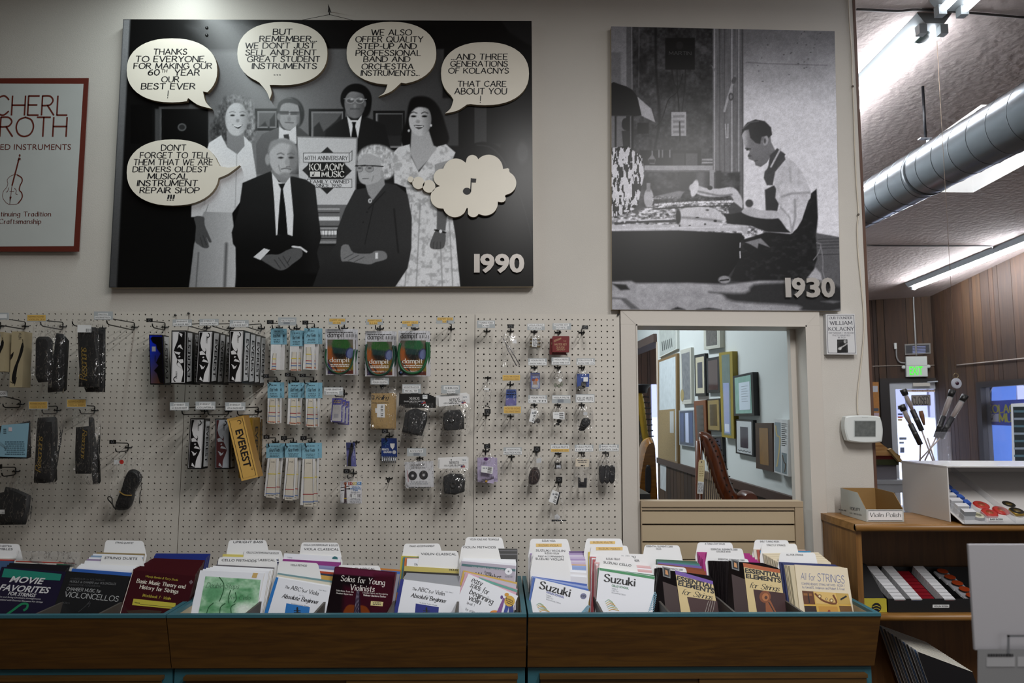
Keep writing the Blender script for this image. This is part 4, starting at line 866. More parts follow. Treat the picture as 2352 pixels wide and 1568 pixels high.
# -- rolled music-maker poster on the left
FP = WF(-.006); M_PAP = mat('#b9bdbb', .5, bump=.06, bs=14, var=.03, vs=5); M_RED = mat('#5e2419', .5)
PO = thing('poster', 'faded wall poster with a maroon border and a double bass drawing', 'poster', WF(0).pt(60, 577))
mb = MB(); o4 = [(-160, 180), (203, 179), (181, 577.5), (-160, 577.5)]
fq = [FP.pt(*p) for p in (o4[0], o4[3], o4[2], o4[1])]; mb.solid(fq, [p-FP.n*.004 for p in fq], M_RED)
mb.fp(FP, [(-160, 567), (169.5, 565), (192, 192.5), (-160, 191.5)], M_PAP, .0006)
mb.build('sheet', PO)
mb = MB()
mb.text(FP, 'SCHERL', -46, 264.5, 155, 264.5, 44, M_RED, 'light', .0012, wt=.085); mb.text(FP, 'ROTH', -2, 313.5, 154, 313.5, 44, M_RED, 'light', .0012, wt=.085)
mb.text(FP, 'ED INSTRUMENTS', 1, 344, 163, 344, 13, M_RED, 'sans', .0012); mb.text(FP, 'tinuing Tradition', 2, 496.5, 118, 496.5, 10.5, M_RED, 'serif', .0012); mb.text(FP, 'Craftsmanship', -2, 513.5, 95, 513.5, 10.5, M_RED, 'serif', .0012)
bx = lambda x, y: (x/3.566, 160+y/3.566)
body = smooth([bx(*p) for p in ((140, 860), (95, 868), (62, 900), (66, 935), (55, 965), (28, 1000), (25, 1050), (60, 1095), (100, 1103), (150, 1095), (180, 1050), (178, 1010), (160, 985), (165, 945), (183, 915), (178, 885))], 5, True)
mb.fl(FP, body, 1.0, M_RED, .0012, True); mb.fl(FP, smooth([bx(*p) for p in ((140, 860), (178, 885), (183, 915), (168, 945), (160, 985), (180, 1010), (182, 1050), (150, 1095))], 4), 2.6, M_RED, .0013)
mb.fl(FP, [bx(160, 720), bx(100, 950)], 3.4, M_RED, .0013); mb.fl(FP, [bx(100, 950), bx(82, 1100)], 1.2, M_RED, .0013); mb.fe(FP, *bx(163, 703), 2, 3, M_RED, .0013); mb.fl(FP, [bx(145, 745), bx(172, 725)], 1.2, M_RED, .0013); mb.fl(FP, [bx(148, 730), bx(174, 740)], 1.2, M_RED, .0013)
for p in (((75, 965), (62, 1000), (52, 1000)), ((120, 970), (135, 990), (130, 1015), (145, 1022))): mb.fl(FP, smooth([bx(*q) for q in p], 4), 1.1, M_RED, .0013)
mb.fl(FP, [bx(80, 995), bx(118, 998)], 1, M_RED, .0013); mb.fp(FP, [bx(80, 1040), bx(98, 1040), bx(90, 1060), bx(82, 1098)], M_RED, .0013)
mb.build('print', PO)
# -- founder notice
FN = WF(-.008); mb = MB(); q4 = [(1896.5, 721), (1963, 720.5), (1968, 814), (1899, 813.5)]
fq = [FN.pt(*p) for p in (q4[0], q4[3], q4[2], q4[1])]; mw = mat('#cfd0d2', .45); mb.solid(fq, [p-FN.n*.026 for p in fq], mw)
mb.fl(FN, [(1899.5, 724), (1961, 723.5), (1965, 810.5), (1902, 810)], 1.0, mat('#3a3a4a', .5), .0008, True); mg = mat('#55555f', .5); ml = mat('#8a8a92', .5)
mb.text(FN, 'OUR FOUNDER', 1904, 732.5, 1957.5, 732, 5, mg, 'serif'); mb.text(FN, 'WILLIAM', 1905.5, 745.5, 1958, 745, 8, mg, 'serif'); mb.text(FN, 'KOLACNY', 1902.5, 759, 1962, 758.5, 8, mg, 'serif')
mb.text(FN, 'REPAIRMAN / MUSICIAN', 1903.5, 766, 1961.5, 765.8, 3.4, ml, 'serif'); mb.text(FN, 'PHOTOGRAPHED', 1912, 771.5, 1953, 771.3, 3.4, ml, 'serif'); mb.text(FN, 'IN 1930', 1925, 776.5, 1942, 776.3, 3.2, ml, 'serif')
P = Paint([(1922.5, 779.5), (1946, 779.2), (1947.5, 809.3), (1923, 809.6)], 1, .2); P.poly([(1923, 800), (1930, 787), (1940, 783), (1944, 800), (1944, 809), (1923, 809)], .08, 1.5); P.ell(1941, 784, 3.5, 4.5, .7, 1.5); P.line([(1926, 801), (1940, 793), (1946, 789)], 3, .75, 1.5); P.ell(1929, 800, 4, 3.5, .8, 1.5); P.noise(1920, 778, 1950, 811, .3, 3)
mb.grid(FN.arr(P.X, P.Y, .001), P.done(.9), vcol_mat(.4))
o = mb.build('notice_plaque'); tag(o, 'small white founder notice with a tiny photo beside the doorway casing', 'sign')
# -- thermostat with its cable
FT = WF(-.03); TH = thing('thermostat', 'white wall thermostat with a grey screen at the free wall end', 'thermostat', WF(0).pt(1984, 1016))
ot = smooth([(1941, 962), (1947, 955.5), (1984, 953.5), (2017, 956), (2023, 963), (2027.5, 985), (2026, 1008), (2021, 1015), (1984, 1017), (1951, 1013), (1945, 1005), (1940, 985)], 4, True)
mb = MB(); f = [FT.pt(*p) for p in reversed(ot)]; fin = [FT.pt(1984+(x-1984)*.93, 985+(y-985)*.92, .004) for x, y in reversed(ot)]; mth = mat('#d4d9d8', .4)
mb.poly(fin, mth); n = len(f); bk = [p+Vector((0, .0298, 0)) for p in f]
for i in range(n): j = (i+1) % n; mb.add([fin[i], f[i], f[j], fin[j]], [[0, 1, 2, 3]], mth, True); mb.add([f[i], bk[i], bk[j], f[j]], [[0, 1, 2, 3]], mth)
mb.poly(list(reversed(bk)), mth); mb.text(FT, 'Honeywell', 1979, 958.8, 1992, 958.8, 1.6, mat('#9aa09f', .5), 'sans', .0046); mb.build('housing', TH)
mb = MB(); mb.fr(FT, 1960, 965, 2010.5, 1003.5, mat('#b9c0bf', .4), .0046); mb.fr(FT, 1962, 966.5, 2009.5, 1002, mat('#5d615f', .25, var=.2, vs=60), .005); mb.build('screen', TH)
mb = MB(); Fc = WF(.012); cp = smooth([(1948, -20), (1950, 40), (1956, 120), (1958, 190), (1961, 262), (1963, 330), (1967, 420), (1972, 490), (1969, 520), (1971, 580), (1979, 660), (1984, 720), (1984, 770), (1976, 850), (1970, 900), (1969, 930), (1971, 954)], 4)
mb.tube([Fc.pt(*p) for p in cp], .0028, mat('#cfc6b6', .5), 6)
for p in ((1961, 196), (1974, 491)): mb.lathe(W0.pt(*p)+Vector((0, .012, 0)), (0, -1, 0), [(.005, 0), (.005, .006), (.003, .008)], mat('#6a6258', .4), 8)
o = mb.build('thermostat_cable'); tag(o, 'loose cream cable running down the wall end into the thermostat', 'cable')
# ------------------------------------------------------------------ goods on the pegboards
M_WIRE = mat('#0d0d0e', .3, metal=.3); M_PLATE = mat('#a9afb2', .28); M_STRIP = mat('#dfe1e2', .4); M_YEL = mat('#d9b566', .45)
M_TXT = mat('#3a3c40', .5); M_TXY = mat('#8a6a34', .5); M_GREYT = mat('#7c828a', .5)
FILM = film(haze=.012, gloss=.10, rough=.12); FILM2 = film(haze=.016, gloss=.13, rough=.13, bump=1.0, bs=70)
def q2(x0, y0, x1, y1): return [(x0, y0), (x1, y0), (x1, y1), (x0, y1)]
def uv(q, u, v): 
    return ((1-v)*((1-u)*q[0][0]+u*q[1][0])+v*((1-u)*q[3][0]+u*q[2][0]), (1-v)*((1-u)*q[0][1]+u*q[1][1])+v*((1-u)*q[3][1]+u*q[2][1]))
def slab(mb, F, q, t, m, mside=None, lift=0.0):
    """a flat piece facing the room: its pixel outline q lies on F, t metres thick behind it"""
    f = [F.pt(x, y, lift) for x, y in reversed(q)]; mb.solid(f, [p-F.n*t for p in f], m, mside)
def puff(mb, F, out, depth, m, k=.86):
    n = len(out); cx = sum(p[0] for p in out)/n; cy = sum(p[1] for p in out)/n; o = list(reversed(out))
    rings = []
    for sc, d in ((.94, -depth), (1, -depth*.55), (1, -depth*.35), (k, 0)):
        rings.append([F.pt(cx+(x-cx)*sc, cy+(y-cy)*sc, d) for x, y in o])
    vs = [p for R in rings for p in R]; fs = [[a*n+i, (a)*n+(i+1) % n, (a+1)*n+(i+1) % n, (a+1)*n+i] for a in range(3) for i in range(n)]
    fs = [list(reversed(f)) for f in fs]
    mb.add(vs, fs, m, True); mb.poly(rings[3], m); mb.poly(list(reversed(rings[0])), m)
def bagmesh(F, q, depth=.018, m=None, crum=.0025, nx=9, ny=13, seed=1, name='bag', root=None):
    mb = MB(); r = np.random.default_rng(seed)
    for side in (1, -1):
        vs = []; fs = []
        for j in range(ny):
            for i in range(nx):
                u, v = i/(nx-1), j/(ny-1); e = (1-(2*u-1)**4)*(1-(1-v)**3)*(1-v**12)
                ed = 0 if 0 < i < nx-1 and 0 < j < ny-1 else 1
                p = F.pt(*uv(q, u, v)); d = e*depth*(.5 if side < 0 else .5)*side+(0 if ed else r.normal(0, crum))
                vs.append(p+F.n*(d+.004)+Vector((r.normal(0, crum*.4) if ed else 0, 0, r.normal(0, crum*.3) if ed else 0)))
        for j in range(ny-1):
            for i in range(nx-1):
                a = j*nx+i; f = [a, a+nx, a+nx+1, a+1]; fs.append(f if side > 0 else list(reversed(f)))
        mb.add(vs, fs, m or FILM, True)
    return mb.build(name, root)
def autoL(bx, cx):
    if abs(bx-1140) < 180: return .11
    return min(.28, max(.07, 3.0236*(1-(bx-1140)/(cx-1140))))
HG = 'black wire peg hooks on the pegboards'
def hook(bx, by, plate=None, label='', texts=None, L=None, kind='black', drop=.012, tip=True):
    """bx, by: pixel of the cross bar at the board; plate: pixel box of its scan plate"""
    B = W0.pt(bx, by); R = thing('peg_hook', label, 'peg hook', (B.x, -.003, B.z-.02), HG)
    if plate: cx, cy = (plate[0]+plate[2])/2, (plate[1]+plate[3])/2
    if L is None: L = autoL(bx, cx) if plate else .12
    mb = MB(); y0 = -.005
    mb.tube([B+Vector((-.0127, .012, 0)), B+Vector((-.0127, y0, -.002)), B+Vector((.0127, y0, -.002)), B+Vector((.0127, .012, 0))], .0026, M_WIRE, 6)
    ll = L-.025 if plate else L
    mb.tube([B+Vector((0, y0, .004)), B+Vector((0, y0, -drop)), B+Vector((0, y0-.008, -drop-.004)), B+Vector((0, -ll+.016, -drop-.004)), B+Vector((0, -ll+.004, -drop+.001)), B+Vector((0, -ll, -drop+.011))], .0024, M_WIRE, 6)
    if plate:
        Fp = WF(-L); C = Fp.pt(cx, cy+ (2 if kind == 'black' else 4))
        mb.tube([B+Vector((0, y0, -drop*.5)), B+Vector((0, y0, .012)), B+Vector((0, y0-.008, .016)), Vector((C.x, -L+.004, C.z)), Vector((C.x, -L, C.z))], .0022, M_WIRE, 6)
    mb.build('wire', R)
    if plate:
        mb = MB(); x0, y0_, x1, y1 = plate
        if kind == 'black':
            slab(mb, Fp, q2(*plate), .003, M_BLACK); mb.fl(Fp, [(cx+(x1-x0)*.2*math.cos(t), cy+(y1-y0_)*.28*math.sin(t)) for t in [k*.52 for k in range(12)]], .9, mat('#6a6c70', .3), .0006, True)
            mb.build('end_plate', R)
        else:
            slab(mb, Fp, q2(*plate), .002, M_PLATE); h = y1-y0_
            for t in texts or []:
                st, u0, v0, u1, v1, c = t
                a, b = uv(q2(*plate), u0, v0), uv(q2(*plate), u1, v1); mb.fr(Fp, a[0], a[1], b[0], b[1], {'w': M_STRIP, 'y': M_YEL, 'g': M_GREYT}[c], .0006)
                if st:
                    hh = (b[1]-a[1])*.5; yb = (a[1]+b[1])/2+hh/2; k = (b[0]-a[0])*.06
                    mb.text(Fp, st, a[0]+k, yb, b[0]-k, yb, hh, M_TXY if c == 'y' else M_TXT, 'sans', .0011, wt=.0)
            mb.build('price_plate', R)
    return R, L, B
def two(a, b, c='w', u=(.2, .8)): return [(a, u[0], .12, u[1], .5, c), (b, .04, .5, .96, .92, c)]
def yel(a, b): return [(a, .03, .06, .97, .52, 'y'), (b, .03, .5, .97, .9, 'y')]
def copy_thing(R, off, label, group=None):
    c = R.copy(); COL.objects.link(c); c.location = R.location+Vector(off); c['label'] = label
    if group: c['group'] = group
    for ch in list(R.children):
        d = ch.copy(); COL.objects.link(d); d.parent = c
        for g in ch.children: e = g.copy(); COL.objects.link(e); e.parent = d
    return c
def root_at(name, label, cat, F, q, group=None):
    xs = [p[0] for p in q]; ys = [p[1] for p in q]; return thing(name, label, cat, F.pt((min(xs)+max(xs))/2, max(ys)), group)
def barcode(mb, F, q, m=None, lift=.001, vert=False):
    n = 11
    for i in range(n):
        if i in (3, 7): continue
        u0, u1 = (i+.1)/n, (i+.35+.5*((i*5) % 3)/3)/n
        mb.fp(F, [uv(q, *((a, b) if not vert else (b, a))) for a, b in ((u0, 1), (u1, 1), (u1, 0), (u0, 0))], m or M_INK, lift)
# -- hooks at the far left and what hangs on them
hook(3, 748, (-72, 716, -38, 734), 'bare peg hook cut by the left edge, top row', L=.24, kind='plate')
hook(59.7, 748, (-20, 718, 20, 734), 'peg hook holding the tan shoulder rest carton, upper row', L=.25, kind='plate', texts=[(None, .1, .2, .9, .8, 'w')])
hook(146, 749, (61.5, 722, 106.5, 738), 'peg hook with a yellow plate over the bulky black bags, upper row', yel('RESONANS SHLDR REST', 'VIOLIN 3/4'), kind='plate')
hook(310, 750, (215.6, 715, 258.7, 734), 'long peg hook with a grey shoulder rest pouch plate, upper row', [('PROTEC', .22, .2, .75, .5, 'w'), ('SHOULDER REST POUCH', .04, .56, .9, .9, 'w')], kind='plate')
hook(237, 752, None, 'peg hook through the bags with gold script, upper row', L=.22)
hook(133, 941, (65.5, 921, 110.3, 940), 'peg hook with a yellow plate over the shiny black pouch, second row', yel('RESONANS SHLDR REST', 'VIOLIN 4/4 151M'), kind='plate')
hook(219, 941, (153, 916, 198.5, 936), 'peg hook with a yellow viola plate over the narrow black pouch', yel('RESONANS SHLDR REST', 'VIOLA 200M'), kind='plate')
hook(48, 927, (-22, 897, 16.6, 910), 'peg hook with a white plate cut by the left edge, second row', [('BINDER', .3, .1, .96, .9, 'w')], kind='plate')
hook(296, 1026, (251, 1010, 266, 1019), 'peg hook with a black end plate over the bagged black strap')
hook(37.5, 1081, (-14, 1066, 4, 1076), 'peg hook over the bagged black cloth pouch, lowest left')
TAN = mat('#a79a7c', .6); TAN2 = mat('#978a6e', .6)
def tan_box(q, Y, lab, sticker=False):
    F = WF(Y); R = root_at('shoulder_rest_carton', lab, 'carton', F, q); mb = MB(); slab(mb, F, q, .05, TAN, TAN2); mb.build('carton', R); mb = MB()
    for pts in (((.88, .2), (.98, .34), (.62, .6), (.5, .8), (.42, .94), (.16, .86), (.3, .66), (.6, .46)),):
        mb.fp(F, [uv(q, u, v) for u, v in smooth(pts, 4, True)], M_BLACK)
    mb.fl(F, [uv(q, .9, .14), uv(q, 1, .28), uv(q, .75, .38)], 1.3, M_BLACK); mb.fl(F, [uv(q, .55, .82), uv(q, .4, .97)], 1.4, M_BLACK); mb.fl(F, [uv(q, .05, .9), uv(q, .3, .93)], 1.4, M_BLACK)
    a, b = uv(q, .58, .03), uv(q, .6, .14); mb.text(F, 'KUN', a[0], a[1], b[0], b[1], 6, M_TXT, 'stroke', .001)
    mb.fp(F, [uv(q, 0, .42), uv(q, .24, .36), uv(q, .2, .44), uv(q, 0, .52)], M_BLACK)
    mb.build('print', R)
    if sticker: mb = MB(); mb.fp(F, [uv(q, *p) for p in ((.1, .34), (.75, .34), (.75, .02), (.1, .02))], M_STRIP, .001); barcode(mb, F, [uv(q, *p) for p in ((.2, .1), (.6, .1), (.6, .2), (.2, .2))], lift=.0015); mb.build('sticker', R)
tan_box([(27, 761), (55.5, 761), (51, 889), (21.5, 889)], -.17, 'tan shoulder rest carton whole in view, hanging at the left')
tan_box([(-22, 762), (8, 762), (11, 853), (-19, 853)], -.19, 'tan shoulder rest carton with white sticker, cut by the left edge', True)
GOLD = mat('#b39443', .35, metal=.3); MCLOTH = mat('#08080a', .7, bump=.15, bs=60)
def pouch_bag(bq, out, Y, lab, script=None, sticker=None, depth=.03, seed=1, cloth=None, grp=None, bits=None):
    F = WF(Y); R = root_at('bagged_pouch', lab, 'bagged accessory', F, bq, grp); mb = MB(); puff(mb, WF(Y-.004), out, depth, cloth or MCLOTH); mb.build('pouch', R)
    if script:
        mb = MB(); Fs = WF(Y-.0062); st, a, b, h = script; mb.text(Fs, st, a[0], a[1], b[0], b[1], h, GOLD, 'script', .0004, wt=.13)
        mb.build('gold_script', R)
    bagmesh(F, bq, depth+.016, seed=seed, root=R, m=FILM2)
    if sticker:
        mb = MB(); Fs = WF(Y-.012); mb.fr(Fs, *sticker, M_STRIP); x0, y0, x1, y1 = sticker; barcode(mb, Fs, q2(x0+(x1-x0)*.6, y0+(y1-y0)*.5, x1-1, y1-1)); mb.build('sticker', R)
    if bits: bits(R, F)
    return R
B3 = 'bagged black shoulder rest pouches at the left'
pouch_bag([(78, 738), (133, 738), (120, 890), (70, 886)], [(80, 776), (86, 772), (107, 772), (112, 780), (108, 860), (104, 876), (84, 878), (79, 868)], -.20, 'bag with a bulky dull black pouch behind the tan carton', seed=2)
pouch_bag([(105, 745), (152, 747), (148, 902), (96, 908)], [(126, 764), (140, 766), (150, 778), (146, 850), (144, 898), (106, 901), (110, 860), (122, 830)], -.15, 'thin black pouch bag tucked just behind the bulky one', seed=3)
pouch_bag([(174, 732), (228, 736), (231, 888), (175, 892)], [(177, 752), (183, 750), (219, 751), (218, 768), (222, 800), (230, 850), (230, 888), (204, 888), (179, 888), (181, 850), (178, 800)], -.205, 'flat black pouch with bold gold script, upper row left', ('Resonans', (200, 874), (198, 796), 17), (178, 746, 210, 763), depth=.012, seed=4)
pouch_bag([(196, 742), (243, 744), (240, 903), (190, 903)], [(205, 752), (240, 754), (240, 860), (239, 900), (196, 900), (192, 890), (204, 840)], -.17, 'plain black pouch hung behind the gold script one', depth=.012, seed=5)
pouch_bag([(72, 942), (154, 944), (126, 1112), (72, 1111)], [(83, 959), (122, 957), (124, 1000), (120, 1060), (122, 1107), (98, 1110), (74, 1109), (78, 1050), (80, 1000)], -.21, 'shiny black pouch in a long bag, second row', ('Resonans', (93, 1085), (98, 1000), 12), depth=.03, seed=6)
pouch_bag([(168, 944), (231, 944), (226, 1113), (168, 1113)], [(172, 981), (204, 978), (206, 1030), (205, 1088), (171, 1088), (170, 1040)], -.19, 'black pouch with faded gold script in a half empty bag', ('Resonans', (190, 986), (186, 1054), 10), depth=.02, seed=7)
pouch_bag([(200, 950), (233, 952), (229, 1113), (196, 1113)], [(202, 958), (210, 958), (213, 1000), (224, 1060), (226, 1110), (212, 1112), (205, 1050)], -.135, 'slim folded black pouch on the right of the faded gold one', depth=.02, seed=8)
def bluecard(R, F):
    mb = MB(); Fs = WF(-.232); q = [(4, 976), (66, 971), (60, 1050), (-10, 1048)]; slab(mb, Fs, q, .002, mat('#7fa6b8', .6)); 
    mb.lines(Fs, 10, 1012, 60, 1045, 7, mat('#3d5a6a', .6), lift=.0008); barcode(mb, Fs, q2(8, 984, 15, 996), lift=.001, vert=True); mb.fr(Fs, 20, 981, 28, 990, mat('#c8b9c0', .6), .001); mb.build('blue_card', R)
pouch_bag([(-30, 942), (79, 942), (74, 1056), (-30, 1056)], [(-20, 980), (30, 975), (66, 966), (68, 1050), (60, 1053), (-20, 1053)], -.21, 'bag with a pale blue printed card over black cloth, at the left edge', depth=.015, seed=9, bits=bluecard)
pouch_bag([(-30, 1098), (80, 1098), (72, 1212), (-30, 1212)], [(-20, 1135), (6, 1130), (10, 1118), (30, 1122), (44, 1128), (66, 1138), (62, 1180), (55, 1205), (-20, 1206)], -.20, 'square black cloth pouch in a bag, lowest at the left edge', None, (-5, 1170, 11, 1180), depth=.02, seed=10)
# strap in a bag
F = WF(-.06); sq = [(253, 1046), (331, 1044), (322, 1178), (247, 1174)]; R = root_at('bagged_strap', 'coiled black strap with a yellow band in a clear bag', 'bagged accessory', F, sq)
mb = MB(); puff(mb, F, smooth([(288, 1088), (296, 1079), (308, 1079), (318, 1088), (318, 1105), (304, 1130), (300, 1150), (290, 1170), (262, 1170), (266, 1150), (278, 1120), (282, 1105)], 3, True), .03, mat('#0b0b0d', .5, bump=.4, bs=120)); mb.build('strap', R)
mb = MB(); mb.fl(WF(-.066), smooth([(274, 1128), (286, 1136), (303, 1137)], 4), 2.6, mat('#a3843e', .5)); mb.build('rubber_band', R)
mb = MB(); mb.tube([WF(-.06).pt(*p) for p in smooth([(266, 1170), (258, 1158), (248, 1146), (250, 1140), (257, 1144), (258, 1156), (262, 1166)], 4)], .0022, M_BLACK, 6); mb.build('strap_loop', R)
bagmesh(F, sq, .05, root=R, seed=11); mb = MB(); Fs = WF(-.064); mb.fr(Fs, 262, 1056, 273, 1066, M_STRIP); mb.fe(Fs, 279.6, 1060.5, 5, 5, mat('#c42a22', .5), .0008); mb.build('sticker', R)
# -- mountain-print shoulder rest boxes
EB = mat('#0c0c0e', .35); EG = mat('#c3c6c8', .45); EWH = mat('#d6d6d8', .4)
ART = [(.29, .03), (.2, .16), (.17, .235), (.26, .29), (.58, .345), (.61, .38), (.58, .455), (.82, .615), (.74, .69), (.62, .775), (.55, .84), (.53, .92), (.5, .972), (.1, .972), (.1, .03)]
SNOW = [[(.19, .245), (.28, .29), (.56, .345), (.58, .375), (.5, .405), (.36, .37), (.26, .32)], [(.16, .40), (.34, .38), (.5, .42), (.57, .455), (.2, .46)], [(.46, .54), (.7, .57), (.8, .61), (.66, .60), (.36, .585)], [(.2, .64), (.34, .66), (.46, .69), (.6, .66), (.5, .72), (.36, .735), (.3, .69)], [(.3, .87), (.4, .9), (.5, .96), (.26, .93)], [(.42, .49), (.52, .5), (.44, .525), (.36, .51)]]
def rest_box(q, Y, d, lab, front='wb', flip=False, sidepx=None, grp=None, up=False, build_front=True):
    F = WF(Y); R = root_at('shoulder_rest_box', lab, 'boxed shoulder rest', F, q, grp)
    body, sidec, fr_c, art = {'wb': (EB, EG, EWH, EB), 'mar': (EB, EG, mat('#a8aeb6', .4), mat('#4a1f22', .5)), 'gold': (mat('#8a6a2c', .4), mat('#7a5d24', .4), mat('#9a7a1e', .4), M_INK), 'blue': (EB, EG, mat('#2f35b0', .3), mat('#15131f', .4))}[front]
    mb = MB(); slab(mb, F, q, d, body, body); mb.build('carton', R)
    tr, br = F.pt(*q[1]), F.pt(*q[2])
    mb = MB(); U = lambda u, v: uv(q, 1-u, 1-v) if flip else uv(q, u, v)
    def fpo(pts, m, l): pts = [U(*p) for p in pts]; mb.fp(F, pts, m, l)
    fpo([(.06, .975), (.94, .975), (.94, .02), (.06, .02)], fr_c, .0006)
    if front in ('wb', 'mar'):
        fpo(ART, art, .0010)
        for s_ in SNOW: fpo(s_, fr_c, .0014)
        mb.fl(F, [U(u, v) for u, v in ((.1, .03), (.9, .03), (.9, .968), (.1, .968))], .6, M_INK, .0014, True)
        a, b = U(.56, .1), U(.56, .24); mb.text(F, 'EVEREST', a[0], a[1], b[0], b[1], 3.2, M_INK, 'sans', .0016)
        mb.fl(F, [U(.62+.16*math.cos(t*.3-1.3), .085+.045*math.sin(t*.3-1.3)) for t in range(11)], 2.0, M_INK, .0016)
    elif front == 'blue':
        P = Paint([uv(q, .06, .02), uv(q, .94, .02), uv(q, .94, .975), uv(q, .06, .975)], 1, 0)
        P.I[:] = (.12, .13, .18); x0, y0 = q[0]; 
        P.poly([uv(q, 0, 0), uv(q, 1, 0), uv(q, 1, 1), uv(q, 0, 1)], lambda X, Y: np.stack([.10+.30*np.clip((Y-800)/80, 0, 1), .22+.1*np.clip((Y-800)/80, 0, 1)-.1*((X-345)/32), .85-.45*np.clip((Y-790)/80, 0, 1)-.3*((X-345)/32)], -1), 1)
        P.poly([uv(q, *p) for p in ((.25, .04), (.95, .04), (.95, .97), (.7, .97), (.5, .78), (.3, .72), (.62, .62), (.45, .56), (.8, .38), (.55, .28), (.5, .2), (.25, .16), (.12, .08))], (.04, .04, .07), 1.5); P.rect(*uv(q, .2, .24), *uv(q, .46, .335), (.7, .7, .72), 1)
        mb.grid(F.arr(P.X, P.Y, .001), P.done(.95), vcol_mat(.25, .5)); a, b = uv(q, .38, .42), uv(q, .36, .55); mb.text(F, 'EVEREST', a[0], a[1], b[0], b[1], 3.2, M_INK, 'sans', .0018)
    else:
        mb.fl(F, [U(u, v) for u, v in ((.12, .035), (.88, .035), (.88, .96), (.12, .96))], .8, M_INK, .001, True)
    mb.build('front_print', R)
    if sidepx:
        x0t, x1t, yt, x0b, x1b, yb = sidepx; Fs = Face(tr, (1, 0, (tr.x-br.x)/(tr.z-br.z)*-1)); mb = MB(); sq_ = [(x0t, yt+1), (x1t, yt+3), (x1b, yb-3), (x0b, yb-1)]
        V = lambda u, v: uv(sq_, u, v)
        mb.fp(Fs, [V(.12, .98), V(.9, .98), V(.9, .02), V(.12, .02)], sidec, .0006)
        a, b = (V(.62, .9), V(.62, .12)) if up else (V(.35, .14), V(.35, .9))
        mb.text(Fs, 'EVEREST', a[0], a[1], b[0], b[1], abs(x1t-x0t)*.42, M_INK, 'bold', .001)
        mb.build('side_print', R)
    return R
rest_box([(342, 768), (374, 768.5), (378, 883), (345, 883)], -.10, .055, 'shoulder rest box with a shiny blue mountain front', 'blue', sidepx=(375, 389, 769, 378, 391, 883), up=True)
hook(380, 750, (336, 731, 350, 739.5), 'peg hook over the blue shoulder rest box')
hook(476, 751.5, (396.4, 733, 440.5, 749), 'peg hook with the quarter-size shoulder rest plate', two('EVEREST', '1/4 SHLDR REST'), kind='plate')
hook(530, 752.5, (458, 732, 502, 747.5), 'peg hook with the half-size shoulder rest plate', two('EVEREST', '1/2 SHLDR REST'), kind='plate')
hook(601, 753, (527.5, 735, 571, 751), 'peg hook with the three-quarter shoulder rest plate', two('EVEREST', '3/4 SHLDR REST'), kind='plate')
R = rest_box([(394, 758.5), (428.5, 758.5), (426.5, 881), (391.6, 881)], -.245, .066, 'front quarter-size box with an upside-down mountain print', flip=True, sidepx=(429, 443, 760, 427, 441, 880), up=True)
copy_thing(R, (0, .068, 0), 'quarter-size mountain box right behind the upside-down front one')
R = rest_box([(456, 759.5), (490, 759.5), (482.8, 880), (449, 880)], -.245, .062, 'front half-size mountain box between the quarter and three-quarter stacks', sidepx=(490.5, 504, 761, 483.5, 497, 879))
for k in (1, 2): copy_thing(R, (0, .064*k, 0), 'half-size mountain box queued behind the front half-size one', 'half-size boxes behind the front one')
R = rest_box([(527, 758), (561, 758), (556, 879.5), (523.5, 879.5)], -.266, .063, 'front three-quarter mountain box, its side printed', sidepx=(561.5, 575, 760, 557, 571, 878.5))
for k in (1, 2, 3): copy_thing(R, (0, .0645*k, 0), 'three-quarter mountain box queued behind the front one', 'three-quarter boxes behind the front one')
hook(471, 942.5, (390, 923.5, 434, 942), 'peg hook with the full-size shoulder rest plate', two('EVEREST', '4/4 SHLDR REST'), kind='plate')
hook(526, 943, (449, 922, 494.6, 940.5), 'peg hook with the collapsible rest plate', two('EVEREST', 'COLLAPSIBLE'), kind='plate')
hook(594, 943.5, (517, 923.5, 563.5, 942.5), 'peg hook with the viola shoulder rest plate', two('EVEREST', 'VIOLA SHLDR REST'), kind='plate')
rest_box([(437, 960.5), (470.5, 961), (464, 1077), (430.5, 1077)], -.16, .055, 'single full-size mountain box in the lower row', sidepx=(471, 483, 962, 465, 478, 1075))
rest_box([(494, 961), (528, 961), (527.5, 1077), (493.5, 1077)], -.16, .055, 'maroon mountain box half hidden by the tilted gold one', 'mar', sidepx=(528.5, 540, 962, 528, 540, 1076))
rest_box([(549, 959), (581, 958.5), (580, 1096), (548, 1098)], -.16, .066, 'upright gold box just behind the tilted gold one', 'gold', sidepx=(581.5, 596, 959, 580.5, 594, 1096))
rest_box([(560, 959), (586, 958.5), (584, 1091), (558, 1093)], -.092, .06, 'rearmost gold box on the viola rest hook', 'gold', sidepx=(597, 610, 958, 595, 607, 1093))
F = WF(-.235); q = [(521, 962), (559, 953.5), (593, 1095), (554.8, 1104.5)]; R = root_at('shoulder_rest_box', 'tilted gold box with one big black word down its front', 'boxed shoulder rest', F, q)
GB = mat('#cfa65a', .4); mb = MB(); slab(mb, F, q, .06, GB, mat('#9a7332', .45)); mb.build('carton', R); mb = MB()
mb.fl(F, [uv(q, u, v) for u, v in ((.13, .035), (.9, .035), (.9, .965), (.13, .965))], .9, M_INK, .001, True)
a, b = uv(q, .34, .205), uv(q, .34, .81); mb.text(F, 'EVEREST', a[0], a[1], b[0], b[1], 16.5, M_INK, 'bold', .001); mb.fe(F, *uv(q, .78, .85), 2.2, 2.2, M_INK, .001); mb.fe(F, *uv(q, .78, .85), 1.6, 1.6, GB, .0014)
mb.fl(F, [uv(q, .66+.12*math.cos(t*.5-2.4), .09+.03*math.sin(t*.5-2.4)) for t in range(9)], 1.3, M_INK, .001); mb.build('front_print', R)
